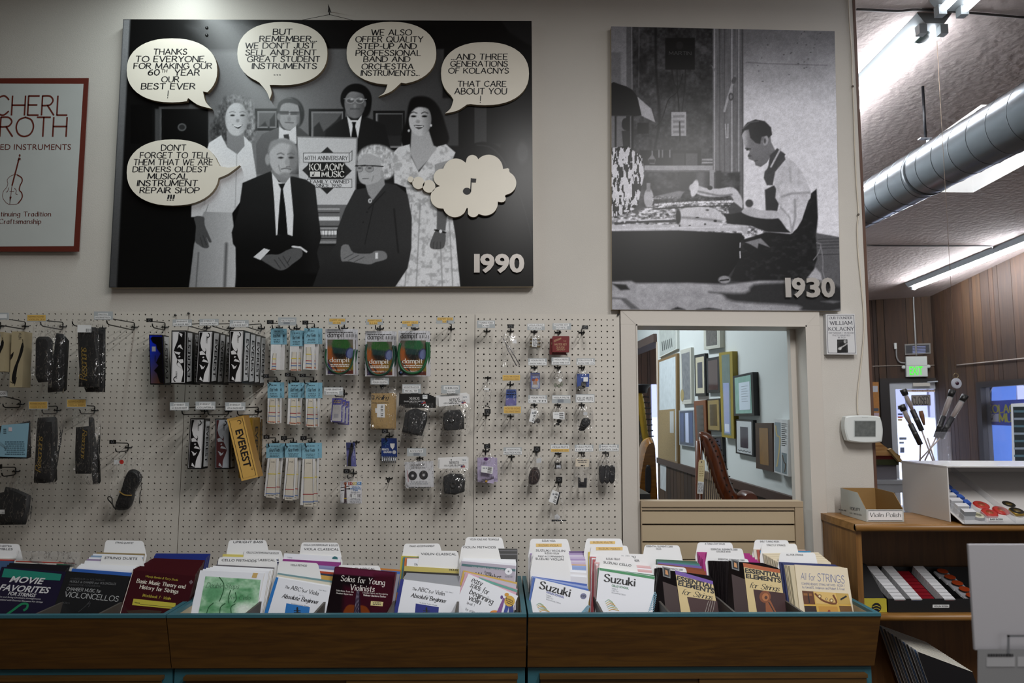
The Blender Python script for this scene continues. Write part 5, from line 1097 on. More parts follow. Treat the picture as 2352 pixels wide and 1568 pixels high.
# -- fret tapes
LB = mat('#7fb0c4', .55); PAPER = mat('#dcdcdc', .5); CHART = mat('#d8d2c4', .5); M_LBT = mat('#2c4450', .5)
def fret(hq, bq, cq, Y, lab, bars, size='', behind=1, seed=1, top=None):
    F = WF(Y); allq = [hq[0], hq[1], bq[2], bq[3]]; R = root_at('fret_tape_packet', lab, 'packet', F, bq)
    mb = MB(); slab(mb, WF(Y-.001), hq, .004, LB); a, b = uv(hq, .18, .58), uv(hq, .84, .53); Fh = WF(Y-.001)
    mb.text(Fh, 'First Frets', a[0], a[1], b[0], b[1], 7, M_INK, 'script', .0008, wt=.16); x0, y0 = uv(hq, .2, .66); x1, y1 = uv(hq, .85, .95); mb.lines(Fh, x0, y0, x1, y1, 3, M_LBT, .3); x0, y0 = uv(hq, .25, .1); x1, y1 = uv(hq, .8, .24); mb.lines(Fh, x0, y0, x1, y1, 1, M_LBT, .3); mb.build('header_card', R)
    mb = MB(); slab(mb, F, [uv(bq, .04, 0), uv(bq, .8, 0), uv(bq, .76, .95), uv(bq, .02, .95)], .0015, PAPER)
    mb.fp(F, list(reversed(cq)), CHART, .0006); mb.fl(F, [cq[0], cq[3]], .7, M_INK, .001); mb.fl(F, [cq[1], cq[2]], .7, M_INK, .001)
    for v, c in bars: a, b = uv(cq, -.08, v), uv(cq, 1.08, v); mb.fl(F, [a, b], 1.7, mat({'y': '#d6c326', 'r': '#a52a34', 'b': '#2a62b0', 'o': '#d2602c'}[c], .5), .0012)
    if size: a, b = uv(cq, .2, .1), uv(cq, .8, .1); mb.text(F, size, a[0], a[1], b[0], b[1], 3.2, M_TXT, 'sans', .0012)
    a, b = uv(cq, .15, .965), uv(cq, .85, .955); mb.text(F, 'First Frets', a[0], a[1], b[0], b[1], 2.6, M_INK, 'script', .0012, wt=.2); mb.build('fret_sheet', R)
    bagmesh(WF(Y-.002), bq, .006, root=R, seed=seed, m=film(haze=.012, gloss=.1, bump=.12), crum=.001)
    for k in range(behind): copy_thing(R, (.012+.004*k, .016*(k+1), .001), lab.replace('front ', '')+', the copy behind', None if behind == 1 else lab[:30]+' copies')
    return R
B4 = [(.33, 'y'), (.63, 'r'), (.77, 'b'), (.95, 'o')]; B4b = [(.30, 'y'), (.56, 'r'), (.70, 'b'), (.93, 'o')]; B3c = [(.39, 'y'), (.74, 'r'), (.90, 'b')]
def hq_(x0, y0, x1, y1, s=0): return [(x0, y0), (x1, y0-s), (x1, y1-s), (x0, y1)]
HKT = [((642, 751.6), (613, 735, 628, 744)), ((682.5, 753.5), None), ((723, 752.5), (694.5, 736, 708, 745)), ((637, 874.6), (604, 859, 617, 868)), ((679.7, 874.6), (654, 856, 667.7, 864.5)), ((721, 874.6), (688, 858, 702, 866)), ((634, 1013.5), (605, 999, 618.6, 1008)), ((675, 1014), (645, 1001, 659, 1010.5)), ((717, 1014), (690, 1001, 704, 1010.5))]
ordn = ['short', 'medium', 'long']
for i, (b, p) in enumerate(HKT):
    row = ['upper', 'middle', 'lower'][i//3]; pos = ['left', 'centre', 'right'][i % 3]
    if p: hook(b[0], b[1], p, 'peg hook of the %s packet in the %s row of blue-topped packets' % (pos, row))
    else: hook(b[0], b[1], (639, 728.5, 680.6, 747), 'peg hook with the clear plate over the blue-topped packets', [('FIRST FRETS', .14, .28, .9, .58, 'w'), (None, .3, .62, .64, .82, 'g')], kind='plate')
FR = [(hq_(622, 754, 649, 790.5), [(621.5, 791), (651, 791), (651, 852), (620, 852)], [(627.5, 811), (634.5, 811), (633.5, 850), (624, 850)], B4, 'violin'),
      (hq_(666.5, 758.5, 694, 794.5), [(665, 794), (692.5, 794), (690, 853), (664, 853)], [(671, 808), (681, 808), (681.5, 852), (668.5, 852)], [(.34, 'y'), (.58, 'r'), (.72, 'b'), (.94, 'o')], ''),
      (hq_(698.5, 753.5, 731, 789.5), [(697.5, 789.5), (730, 789.5), (729, 853), (695, 851)], [(703.5, 797), (714, 797), (716, 847), (703, 846)], B4, ''),
      (hq_(614.5, 878, 643, 914), [(613.5, 914), (644, 914), (644, 975), (613.5, 974)], [(620.5, 915), (632.5, 915), (632.5, 973), (616.5, 972)], B4b, '12 Viola'),
      (hq_(662, 878.5, 690.5, 914), [(661, 914), (690, 914), (688, 978), (659, 977)], [(669, 915), (680.5, 915), (680.5, 976), (666, 975)], B4b, '13 Viola'),
      (hq_(701.5, 878.5, 731, 914.5), [(701.5, 914.5), (732, 914.5), (731, 984), (701.5, 982)], [(708.5, 916), (719, 916), (720.5, 981), (704.5, 980)], B4b, '14 Viola'),
      (hq_(611.5, 1018.5, 649, 1051.5), [(613.5, 1051.5), (648, 1051.5), (640, 1152), (605.5, 1143)], [(620.5, 1053), (634.5, 1053), (632, 1143), (611, 1142)], B3c, '1/2 Cello'),
      (hq_(654.5, 1018, 692, 1050.5), [(656, 1050.5), (690, 1050.5), (684, 1153), (649, 1150)], [(663, 1052), (677, 1052), (673, 1149), (653.5, 1148)], B3c, '3/4 Cello'),
      (hq_(693.5, 1018, 730, 1053, .5), [(693.5, 1053), (732, 1053), (728, 1168), (688.5, 1165)], [(700, 1054), (718, 1054), (719.5, 1163), (697, 1163)], B3c, '4/4 Cello')]
for i, (h, b, c, br_, sz) in enumerate(FR):
    row = ['upper', 'middle', 'lower'][i//3]; pos = ['left', 'centre', 'right'][i % 3]
    fret(h, b, c, -.085, 'front blue-topped tape packet, %s one of the %s row' % (pos, row), br_, sz if i > 2 else '', 1, seed=20+i)
# -- cork-green humidifier cards
def damp(hq, bq, Y, tub, r_, lab, ends=False, tone=(.13, .36, .12), seed=1, back=1, dark='#0f4a2c'):
    F = WF(Y); R = root_at('humidifier_card', lab, 'humidifier', F, bq)
    mb = MB(); slab(mb, F, hq, .003, mat('#cfd0d6', .45)); a, b = uv(hq, .07, .86), uv(hq, .64, .86); mb.text(F, 'dampit', a[0], a[1], b[0], b[1], 11, M_INK, 'serif', .0008)
    x0, y0 = uv(hq, .07, .3); x1, y1 = uv(hq, .93, .42); mb.lines(F, x0, y0, x1, y1, 1, M_TXT, .7, .02); barcode(mb, F, [uv(hq, *p) for p in ((.7, .52), (.96, .5), (.96, .86), (.7, .88))]); mb.build('header_card', R)
    mb = MB(); slab(mb, F, bq, .003, mat('#c6c6cc', .45)); aq = [uv(bq, .06, .03), uv(bq, .93, .03), uv(bq, .93, .97), uv(bq, .06, .97)]
    P = Paint(aq, 1.1, 0); P.I[:] = (.40, .38, .33); x0, y0, x1, y1 = aq[0][0], aq[0][1], aq[2][0], aq[2][1]; w_, h_ = x1-x0, y1-y0; X = lambda u: x0+u*w_; Y_ = lambda v: y0+v*h_
    P.rect(x0-3, Y_(.22), x1+3, y1+3, lambda A, B: np.stack([.62-.25*np.clip((A-X(.2))/w_, 0, 1)+.15*np.clip((B-Y_(.6))/h_, 0, 1), .32+.25*np.clip((A-X(.3))/w_, 0, 1)*np.clip((B-Y_(.5))/h_, 0, 1)*2, .08+0*A], -1), 12)
    P.ell(X(.5), Y_(.38), w_*.28, h_*.2, (.05, .05, .05), 10); P.ell(X(.5), Y_(.14), w_*.32, h_*.22, tone, 4); P.ell(X(.62), Y_(.2), w_*.26, h_*.2, tone, 6); P.poly([(X(.18), Y_(.22)), (X(.8), Y_(.28)), (X(.72), Y_(.42)), (X(.24), Y_(.40))], (.03, .2, .2), 4)
    P.ell(X(.86), Y_(.4), w_*.16, h_*.17, (.12, .16, .36), 2, .2); P.ell(X(.88), Y_(.4), w_*.13, h_*.14, (.40, .45, .62), 2, .2)
    P.poly([(x0, Y_(.62)), (X(.2), Y_(.86)), (X(.35), y1), (x0, y1)], (.13, .15, .40), 5); P.poly([(X(.35), y1), (X(.7), Y_(.88)), (x1, Y_(.9)), (x1, y1)], (.33, .07, .05), 5); P.line([(X(.05), Y_(.6)), (X(.4), Y_(.9))], 3, (.1, .08, .06), 2)
    mb.grid(F.arr(P.X, P.Y, .0008), P.done(1), vcol_mat(.3, .5)); mw = mat('#e8e4dc', .5)
    mb.text(F, 'dampit', X(.08), Y_(.655), X(.86), Y_(.655), 10.5, mw, 'serif', .0016); mb.lines(F, X(.12), Y_(.70), X(.86), Y_(.80), 2, mw, .5, .05, .0016)
    mb.text(F, 'www.dampits.com', X(.12), Y_(.91), X(.88), Y_(.91), 4.5, mw, 'sans', .0016); mb.build('picture_card', R)
    mb = MB(); Ft = WF(Y-.009); tm = mat(dark, .45); mb.tube([Ft.pt(*p) for p in smooth(tub, 6)], r_, tm, 8)
    if ends: mb.lathe(Ft.pt(921, 856), (0, -1, 0), [(.010, -.004), (.010, .004), (.006, .006)], M_BLACK, 14); mb.lathe(Ft.pt(921, 856, .007), (0, -1, 0), [(.004, 0), (.004, .001)], mat('#2f4a7c', .4), 10)
    mb.build('green_tube', R); bagmesh(WF(Y-.004), [hq[0], hq[1], bq[2], bq[3]], .016, root=R, seed=seed, crum=.001)
    for k in range(back): copy_thing(R, (.006, .027*(k+1), .001), lab+', the copy behind it')
    return R
hook(791.5, 753, (754.6, 730, 795, 745), 'peg hook with a yellow plate over the leftmost humidifier', [('DAMPIT VIOLIN', .05, .1, .95, .55, 'y'), ('2136', .24, .55, .7, .92, 'y')], kind='plate')
hook(873.6, 754, (840, 732, 880, 746), 'peg hook with a yellow plate over the middle humidifier', [('DAMPIT VIOLA', .1, .08, .92, .5, 'y'), ('2136', .2, .5, .68, .92, 'y')], kind='plate')
hook(954, 754, (923, 736, 962, 751), 'peg hook with a yellow plate over the rightmost humidifier', [('DAMPIT CELLO', .02, .05, .96, .5, 'y'), ('2138', .32, .5, .58, .85, 'y'), (None, .6, .5, .68, .85, 'g')], kind='plate')
hook(1037, 754, (1002, 728, 1043.6, 743), 'bare peg hook with a yellow bass plate', [('DAMPIT BASS', .06, .05, .93, .5, 'y'), ('2139', .34, .5, .56, .85, 'y'), (None, .58, .5, .66, .85, 'g')], kind='plate')
damp([(747, 755), (815.5, 755), (815, 777), (747, 777)], [(748, 777), (815.5, 777), (816.5, 861), (748.5, 861)], -.095, [(749.5, 801), (748, 825), (753, 842), (765, 853), (780, 857.5), (796, 852), (808, 836), (814, 802)], .0034, 'leftmost humidifier card with a thin green tube', seed=31)
damp([(839, 760), (905.5, 760), (905, 782), (839, 782)], [(839, 782), (905, 782), (906, 864), (838.5, 864)], -.095, [(842, 790), (840, 815), (845, 842), (855, 856), (871, 861), (888, 856), (899, 842), (905, 815), (903, 793)], .0042, 'middle humidifier card with a dark green tube', seed=32, dark='#0d3f2e')
damp([(915, 759), (983.5, 759), (983, 779), (915, 779)], [(915, 779), (983, 779), (984, 864), (914.5, 864)], -.095, [(919.5, 788), (915.5, 815), (920, 840), (930, 852), (945, 857), (963, 853), (975, 838), (981, 815), (980, 785)], .0056, 'rightmost humidifier card with a thick green tube and black cap', True, (.08, .36, .20), seed=33, dark='#12562f')
# -- bow master blister, dark bow piece, fingering tape
hook(791.5, 903, (744, 889, 788, 907), 'peg hook with the clear plate over the shiny blister pack', [('SUPER SENSITIVE', .03, .08, .97, .5, 'w'), ('BOW MASTER SMALL', .12, .5, .8, .92, 'w')], kind='plate')
F = WF(-.10); q = [(763, 914), (787, 914), (786, 969), (759.5, 968)]; R = root_at('blister_pack', 'shiny silver and purple blister pack under the clear plate', 'blister pack', F, q)
mb = MB(); slab(mb, F, q, .004, mat('#54509a', .35)); mb.fp(F, [uv(q, .1, .96), uv(q, .9, .96), uv(q, .92, .28), uv(q, .12, .28)], mat('#e9e9ee', .12, metal=.5), .002); mb.lines(F, *uv(q, .15, .08), *uv(q, .9, .22), 2, mat('#b59a4a', .5), .5); mb.fp(F, [uv(q, .28, .82), uv(q, .68, .82), uv(q, .68, .66), uv(q, .28, .66)], mat('#9a9aa2', .5), .0026); mb.build('card', R)
bagmesh(WF(-.101), [(761, 908), (789, 908), (788, 972), (758, 971)], .014, root=R, seed=41, crum=.0006); 
for k in (1, 2): copy_thing(R, (.014*k*.7, .02*k, -.006*k), 'blister pack behind the shiny silver and purple one', 'blister packs behind the front one')
hook(819, 1013.5, None, 'bare-ended peg hook through the slim black and blue packet', L=.10)
F = WF(-.07); q = [(795, 1016), (815, 1016), (818, 1071), (797, 1070)]; R = root_at('blister_pack', 'slim packet with a black bow hold on a blue card', 'blister pack', F, q)
mb = MB(); slab(mb, F, q, .003, mat('#5d5f9c', .45)); mb.fp(F, [uv(q, 0, .33), uv(q, 1, .33), uv(q, 1, 0), uv(q, 0, 0)], mat('#1d2c66', .45), .0006); mb.lines(F, *uv(q, .1, .22), *uv(q, .9, .28), 1, GOLD); mb.build('card', R)
mb = MB(); puff(mb, WF(-.078), [(806, 1018), (811, 1020), (810, 1035), (806, 1050), (806, 1070), (798.5, 1070), (799, 1052), (802, 1035)], .012, M_BLACK); mb.build('bow_hold', R)
bagmesh(WF(-.08), [(789, 1014), (817, 1014), (819, 1072), (790, 1071)], .016, root=R, seed=42, crum=.0005)
hook(813, 1084.6, (789, 1077, 803, 1087), 'peg hook over the three-colour fingering tape bag')
F = WF(-.095); q = [(782, 1105), (830, 1105), (830, 1156), (781, 1156)]; R = root_at('tape_packet', 'zip bag of violin fingering tape with a three-colour heading', 'packet', F, q)
mb = MB(); slab(mb, F, q, .012, mat('#dfdfe3', .45)); 
for x0, x1, c in ((800, 810, '#a5332c'), (810, 819, '#c9b233'), (819, 830, '#2f7cc0')): mb.fr(F, x0, 1106.5, x1, 1113.5, mat(c, .5), .0006)
mb.text(F, '3 COLOR', 802, 1112.3, 828, 1112.3, 4.6, M_STRIP, 'bold', .001); mbl = mat('#2f76b8', .5)
for st, x0, x1, y in (('VIOLIN', 808, 827, 1119.3), ('FINGERING', 805, 829, 1123.3), ('TAPE', 811, 822, 1127)): mb.text(F, st, x0, y, x1, y, 2.8, mbl, 'bold', .001)
mb.lines(F, 805, 1129, 827, 1132, 2, M_GREYT); barcode(mb, F, q2(804, 1134, 828, 1141)); mb.fr(F, 808, 1135, 818.5, 1144, M_STRIP, .0014); mb.lines(F, 803, 1144, 829, 1155, 5, M_GREYT, .35)
mb.fp(F, [(790, 1155.5), (796.5, 1155.5), (795.5, 1113), (792, 1113)], mat('#4a3c44', .5), .0006); mb.fp(F, [(791, 1120), (796, 1120), (795, 1112), (792.5, 1112)], mat('#8a4a30', .5), .001); mb.fp(F, [(793.5, 1114), (797, 1111), (795.5, 1109), (797, 1107), (794.5, 1107.5), (793, 1105.8), (792, 1107.5), (789, 1107.5), (791, 1109.5), (789.5, 1111.5)], mat('#a85a3c', .5), .001)
for a, b in (((782.5, 1119.5), (791, 1118)), ((783, 1126), (791, 1125)), ((796, 1116.5), (803, 1115.5)), ((796, 1122), (801, 1122))): mb.fl(F, [a, b], 1.6, M_INK, .0012)
mb.fe(F, 802.5, 1121.8, 1.9, 1.9, M_INK, .0012); mb.fr(F, 790.3, 1143.2, 796.2, 1145, mat('#c9a933', .5), .0014); mb.build('card', R); bagmesh(WF(-.097), [(777, 1089), (834, 1090), (832, 1158), (779, 1157)], .028, root=R, seed=43, m=FILM2, crum=.0012)
# -- polish cloth, end pin anchors, pencil guards, rock stop
hook(880, 885, (851, 864.7, 893.7, 882.7), 'peg hook with the polishing cloth plate', [('KNILLING', .2, .14, .78, .5, 'w'), ('POLISH CLOTH', .08, .5, .92, .92, 'w')], kind='plate')
F = WF(-.09); q = [(853, 903), (906, 902), (905, 984), (851.5, 984)]; R = root_at('cloth_packet', 'tan folded polishing cloth in a clear bag', 'cloth packet', F, q); TC = mat('#a68a5c', .9, bump=.12, bs=320, var=.06, vs=200)
mb = MB(); 
for k in range(4): slab(mb, WF(-.09+.005*k), [(x+k*1.4, y+k*.8) for x, y in q], .0042, TC)
mb.build('cloth', R); mb = MB(); mb.text(F, 'Knilling', 863, 917.5, 894, 917, 9.5, M_INK, 'script', .0008, wt=.12); mb.text(F, 'STRING INSTRUMENTS', 855, 926.5, 892, 926, 2.6, M_TXT, 'sans', .0008); mb.fr(F, 854.5, 907.5, 860, 917, M_INK, .0008); mb.fr(F, 855.5, 909, 858, 915, TC, .0012); mb.build('print', R)
mb = MB(); sq_ = [(866, 927), (884, 927), (884, 959), (866, 958)]; mb.fp(F, [(862, 948), (862, 937), (866, 937), (866, 927.5), (884, 927.5), (884, 958.5), (866, 958), (866, 948)], M_STRIP, .0008); barcode(mb, F, q2(875, 930, 880, 955), lift=.0013, vert=True); mb.build('sticker', R)
bagmesh(WF(-.092), [(853, 889), (911, 889), (908, 988), (850, 987)], .03, root=R, seed=44, m=FILM2, crum=.001)
hook(952, 903, (924, 882, 967, 903), 'peg hook with the shiny plate over the bass anchor bag', [('BASS END PIN ANCHOR', .02, .15, .96, .5, 'w'), ('METAL TIP', .1, .55, .84, .92, 'w')], kind='plate')
hook(1040, 905, (1013.5, 884, 1057, 903.5), 'peg hook with the plate over the upper cello anchor bag', [('XEROS', .13, .14, .92, .55, 'w'), ('CELLO PCK', .3, .58, .74, .92, 'w')], kind='plate')
hook(1040, 1050, None, 'plateless peg hook through the lower cello anchor bag', L=.10)
M_RUB = mat('#0c0d10', .7, bump=.15, bs=60)
def flagm(mb, F, x, y, w=10, h=4.6):
    for i in range(5): mb.fr(F, x, y+i*h/5, x+w, y+(i+.6)*h/5, mat('#b03a38', .5), .0012)
    mb.fr(F, x, y, x+w*.42, y+h*.55, mat('#2a3a70', .5), .0016)
def xeros(hq, bq, ob, Y, hc, tc, lab, word, disc=None, bits=(), seed=1, extra=2):
    F = WF(Y); R = root_at('anchor_packet', lab, 'packet', F, bq); mb = MB()
    for k in range(extra): slab(mb, WF(Y+.006*k), [(x+k*(5 if hc == 'k' else -3), y+k*(2.5 if hc == 'k' else -2)) for x, y in hq], .002, M_BLACK if hc == 'k' else PAPER)
    t = PAPER if hc == 'k' else M_INK; P_ = lambda u, v: uv(hq, u, v)
    a, b = P_(.34, .55), P_(.68, .55); mb.text(F, 'XEROS', a[0], a[1], b[0], b[1], 6, t, 'serif', .001); a, b = P_(.17, .76), P_(.86, .74); mb.text(F, word, a[0], a[1], b[0], b[1], 3.0, t, 'serif', .001)
    mb.lines(F, *P_(.33, .8), *P_(.66, .86), 1, t, .6, .05, .001); x, y = P_(.74, .74); flagm(mb, F, x, y); x, y = P_(.78, .1); mb.fr(F, x, y, x+11, y+9, M_STRIP, .001); mb.lines(F, x+1, y+1, x+10, y+5, 2, M_GREYT, .5, .1, .0014); mb.build('header_card', R)
    mb = MB(); puff(mb, WF(Y-.006), ob, .04, M_RUB)
    if disc: mb.lathe(WF(Y-.006).pt(*disc), (0, -1, 0), [(.012, 0), (.012, .006), (.010, .007), (.008, .004)], M_RUB, 16)
    for b_ in bits: slab(mb, WF(Y-.0105), b_, .006, M_RUB)
    mb.build('rubber_anchor', R); bagmesh(WF(Y-.008), bq, .05, root=R, seed=seed, m=FILM2, crum=.003)
xeros([(917, 904), (986, 904), (986, 929), (916, 929)], [(915, 929), (996, 925), (982, 1006), (919, 1010)], [(930, 948), (938, 942), (954, 937), (980, 946), (980, 965), (968, 1001), (945, 998), (922, 992), (926, 972)], -.10, 'k', 0, 'bag of black rubber strap under a black header card', 'BASS END-PIN ANCHOR', bits=([(931, 949), (938, 948), (934, 990), (926, 988)], [(940, 943), (950, 942), (944, 992), (936, 990)]), seed=45, extra=4)
xeros([(1007, 912), (1078, 905), (1079, 926), (1008, 934)], [(1006, 932), (1080, 924), (1082, 998), (1012, 1000)], [(1018, 950), (1030, 942), (1056, 940), (1065, 956), (1066, 985), (1045, 988), (1020, 988), (1016, 970)], -.10, 'w', 0, 'upper bag of black rubber cello anchor under a white header card', 'CELLO END-PIN ANCHOR', (1038, 963), ([(1026, 981), (1056, 976), (1057, 984), (1027, 989)],), seed=46, extra=3)
xeros([(1009, 1053), (1076, 1050), (1076, 1075), (1008.5, 1076)], [(1008, 1076), (1078, 1074), (1082, 1138), (1004, 1140)], [(1018, 1095), (1032, 1088), (1060, 1089), (1068, 1105), (1066, 1130), (1044, 1137), (1020, 1134), (1017, 1112)], -.10, 'w', 0, 'lower bag of black rubber cello anchor under a white header card', 'CELLO END-PIN ANCHOR', (1041, 1113), ([(1026, 1124), (1056, 1126), (1055, 1133), (1025, 1131)],), seed=47, extra=2)
hook(894.6, 1000.7, (877, 985, 891, 995), 'peg hook over the blue pencil clip card')
F = WF(-.06); q = [(876, 1006), (911, 1006), (912, 1049.5), (876, 1049.5)]; R = root_at('pencil_clip_card', 'royal blue card of pencil clips with bent metal ends', 'card', F, q); nb = mat('#16306e', .45)
mb = MB(); slab(mb, F, q, .004, nb); mb.text(F, 'PENCIL', 877.5, 1034, 894, 1034, 4.6, M_STRIP, 'bold', .001); mb.text(F, 'GUARD', 881, 1040, 899.5, 1040, 4.6, M_STRIP, 'bold', .001); mb.fp(F, [(897, 1026), (902, 1032), (906, 1026), (907, 1018), (896, 1018)], PAPER, .001); mb.fe(F, 905.5, 1038, 4.3, 4.3, mat('#b9bcc2', .5), .001)
for a in ((880, 1015, 893, 1022), (884, 1012, 886, 1026), (880, 1021, 892, 1014)): mb.fl(F, [a[:2], a[2:]], .7, mat('#4a80b0', .5), .001)
mb.build('card', R); mb = MB(); ms = mat('#9a9ea6', .25, metal=.9)
for k in range(8): x = 878.5+k*4.3; mb.tube([F.pt(x, 1047, .004), F.pt(x, 1056, .006), F.pt(x+1, 1061.5, .010), F.pt(x+.6, 1056, .013)], .0022, ms, 6)
mb.build('metal_clip', R)
hook(894.6, 1097, None, 'empty bent peg hook under the pencil clip card', L=.05)
hook(965, 1050, (935, 1029, 979, 1047.6), 'peg hook with the clear plate over the round-pad packet', [('ROCKSTOP', .12, .15, .84, .55, 'w'), (None, .34, .56, .66, .9, 'g')], kind='plate')
F = WF(-.09); q = [(929, 1061), (995, 1058), (997, 1118), (932, 1121)]; R = root_at('end_pin_packet', 'square white end pin packet with two round black pads', 'packet', F, q)
mb = MB(); slab(mb, F, q, .008, mat('#cfd0d4', .4)); mb.text(F, 'ROCKSTOP', 945, 1070.5, 976, 1069, 4.6, M_INK, 'serif', .001); mb.text(F, 'END PIN HOLDERS', 945, 1076, 977, 1075, 2.8, M_TXT, 'serif', .001)
for cx, cy in ((947.7, 1092), (973, 1090.5)): mb.fe(F, cx, cy, 10, 10.5, mat('#222226', .5), .0008); mb.fe(F, cx, cy, 3.6, 3.6, mat('#8a8a90', .5), .0012); mb.fe(F, cx, cy, 1.6, 1.6, PAPER, .0016)
mb.lines(F, 940, 1104, 985, 1113, 2, M_GREYT, .35); mb.lines(F, 936, 1117, 990, 1120, 1, M_TXT, .5, .02); mb.fl(F, [(936, 1080), (938, 1106)], 1.2, mat('#b06a74', .5), .0008); mb.build('card', R); bagmesh(WF(-.092), [(927, 1056), (999, 1054), (1000, 1122), (930, 1124)], .02, root=R, seed=48, m=FILM2, crum=.0015)
# -- right-hand panel: hooks with plates, and mute packets
def lab2(a, b): return [(a, .1, .08, .9, .5, 'w'), (b, .02, .5, .98, .92, 'w')]
for b, p, l, t, k in (
    ((1118.7, 759.4), (1095.6, 736, 1137, 753), 'bare peg hook with the tuning fork plate', [('TUNING FORK', .08, .1, .94, .5, 'w'), ('A 440', .3, .5, .68, .9, 'w')], 'plate'),
    ((1173, 759.4), (1165.6, 744.5, 1180.4, 753.5), 'peg hook over the bagged tuning fork', None, 'black'),
    ((1227, 761), (1211, 743, 1251, 758), 'peg hook with the small pitch pipe plate', [('VIOLA CELLO', .02, .04, .98, .44, 'w'), ('PITCH PIPE GK-6', .14, .46, .82, .9, 'w')], 'plate'),
    ((1281.6, 762.4), (1269, 742, 1312, 757), 'peg hook with the plate over the red pitch pipe box', [('MASTER KEY', .06, .06, .88, .48, 'w'), ('PITCH PIPE MK-2', .18, .5, .78, .92, 'w')], 'plate'),
    ((1336, 762.4), (1336.7, 747, 1351, 756), 'bare peg hook with a black end plate, top row by the doorway', None, 'black'),
    ((1227, 842.8), (1213, 822.7, 1256, 839), 'peg hook with the wire mute plate for violin', lab2('VIOLIN MUTE', 'SIHON WIRE 124'), 'plate'),
    ((1281, 842.8), (1266.8, 820.4, 1310, 838), 'peg hook with the wire mute plate for viola', lab2('VIOLA MUTE', 'SIHON WIRE 3127'), 'plate'),
    ((1336, 842.8), (1324, 822.7, 1366.5, 838), 'peg hook with the wire mute plate for cello', lab2('CELLO MUTE', 'SIHON WIRE 1174'), 'plate'),
    ((1121, 866), None, 'plateless peg hook through the small zip bag of pins', None, None),
    ((1172, 882), (1153, 860, 1196, 875), 'peg hook with a yellow plate over the blue wolf note card', yel('WOLF-BE-GONE', 'VIOLIN/VIOLA 500452'), 'plate'),
    ((1173, 954), (1155.6, 932, 1197.7, 950.6), 'bare peg hook with the lower yellow wolf note plate', yel('WOLF-BE-GONE', 'CELLO/BASS 500453'), 'plate'),
    ((1117, 951.6), (1112.5, 939, 1127, 949.7), 'bare peg hook with a black end plate beside the lower yellow plate', None, 'black'),
    ((1227, 928), (1213, 907, 1257, 926), 'peg hook with the white violin mute plate, third row', lab2('VIOLIN MUTE', '1 B TM'), 'plate'),
    ((1281, 928), (1268, 907, 1310.6, 926), 'peg hook with the half blank viola mute plate, third row', [('VIOLA MUTE', .02, .1, .98, .48, 'w'), (None, .3, .52, .62, .88, 'g')], 'plate'),
    ((1336, 928), (1322, 905, 1365.7, 924), 'peg hook with the white cello mute plate, third row', [('CELLO MUTE', .04, .1, .96, .95, 'w')], 'plate'),
    ((1116, 1034), (1111.6, 1019.5, 1126, 1030), 'peg hook over the lilac cloth bag', None, 'black'),
    ((1175, 1047), (1156.5, 1027, 1198.6, 1044), 'bare peg hook with the practice mutes plate', [('VIOLIN/VIOLA', .14, .12, .92, .5, 'w'), ('PRACTICE MUTES', .0, .52, 1, .94, 'w')], 'plate'),
    ((1231, 1035), (1226, 1025, 1241, 1037), 'peg hook over the brown practice mute bag', None, 'black'),
    ((1282, 1039.6), (1264.7, 1020.5, 1307.7, 1038.6), 'peg hook with the white and yellow viola mute plate, fourth row', [('VIOLA MUTE', .02, .1, .98, .55, 'w'), ('TOURTE MUTE 1157M', .02, .55, .98, .92, 'y')], 'plate'),
    ((1336, 1038), (1320, 1021, 1363, 1037), 'peg hook with the white cello mute plate, fourth row', lab2('CELLO MUTE', '1017C'), 'plate'),
    ((1391, 1038), (1375.6, 1020.5, 1421.6, 1036), 'peg hook with the ebony bass mute plate', lab2('BASS MUTE', 'EBONY 54B'), 'plate'),
    ((1283, 1105.6), (1277, 1095, 1291.5, 1106.6), 'peg hook over the long bag with a small metal tool', None, 'black')):
    hook(b[0], b[1], p, l, t, kind=k or 'black', L=.10 if p is None else .10)
def packet(name, lab, cat, bq, Y, fill, seed, film_=None, depth=.022, crum=.0012):
    F = WF(Y); R = root_at(name, lab, cat, F, bq); fill(R, F); bagmesh(WF(Y-.002), bq, depth, root=R, seed=seed, m=film_ or FILM2, crum=crum, nx=7, ny=9); return R
def part(R, name, fn): mb = MB(); fn(mb); return mb.build(name, R)
SV = mat('#c8c8cc', .2, metal=.95)
def f_fork(R, F):
    Fa = WF(-.066); part(R, 'tuning_fork', lambda mb: (mb.tube([Fa.pt(1156.5, 777), Fa.pt(1164, 794)], .0022, SV, 8), mb.lathe(Fa.pt(1156.5, 777), (0, -1, 0), [(.003, -.003), (.003, .003)], SV, 10), mb.tube([Fa.pt(*p) for p in ((1186.5, 840), (1165, 800), (1163.6, 796), (1165.5, 793), (1169, 795), (1193.5, 837.5))], .0024, SV, 8)))
    part(R, 'sticker', lambda mb: mb.fp(WF(-.068), [(1177, 788), (1187, 788.5), (1186, 779), (1177, 780)], M_STRIP))
packet('bagged_tuning_fork', 'silver tuning fork slanting in a clear bag', 'tuning fork', [(1152, 764), (1193, 766), (1195, 840), (1154, 842)], -.06, f_fork, 51, FILM)
def f_pipe(R, F):
    part(R, 'plastic_case', lambda mb: slab(mb, F, [(1217, 775), (1242, 774), (1241, 801), (1215, 800)], .016, mat('#b9b6b0', .15, alpha=.5)))
    def pp(mb):
        for k in range(3): mb.tube([WF(-.07).pt(1217, 779+k*8), WF(-.07).pt(1241, 779.5+k*8)], .004, mat('#8a7a5c', .3, metal=.6), 8)
    part(R, 'pitch_pipe', pp)
    def lb(mb): Fx = WF(-.078); mb.fp(Fx, [(1222, 796), (1233, 796.5), (1234, 776), (1223, 775.5)], M_STRIP); mb.lines(Fx, 1224, 778, 1233, 795, 6, M_TXT, .6)
    part(R, 'label_strip', lb)
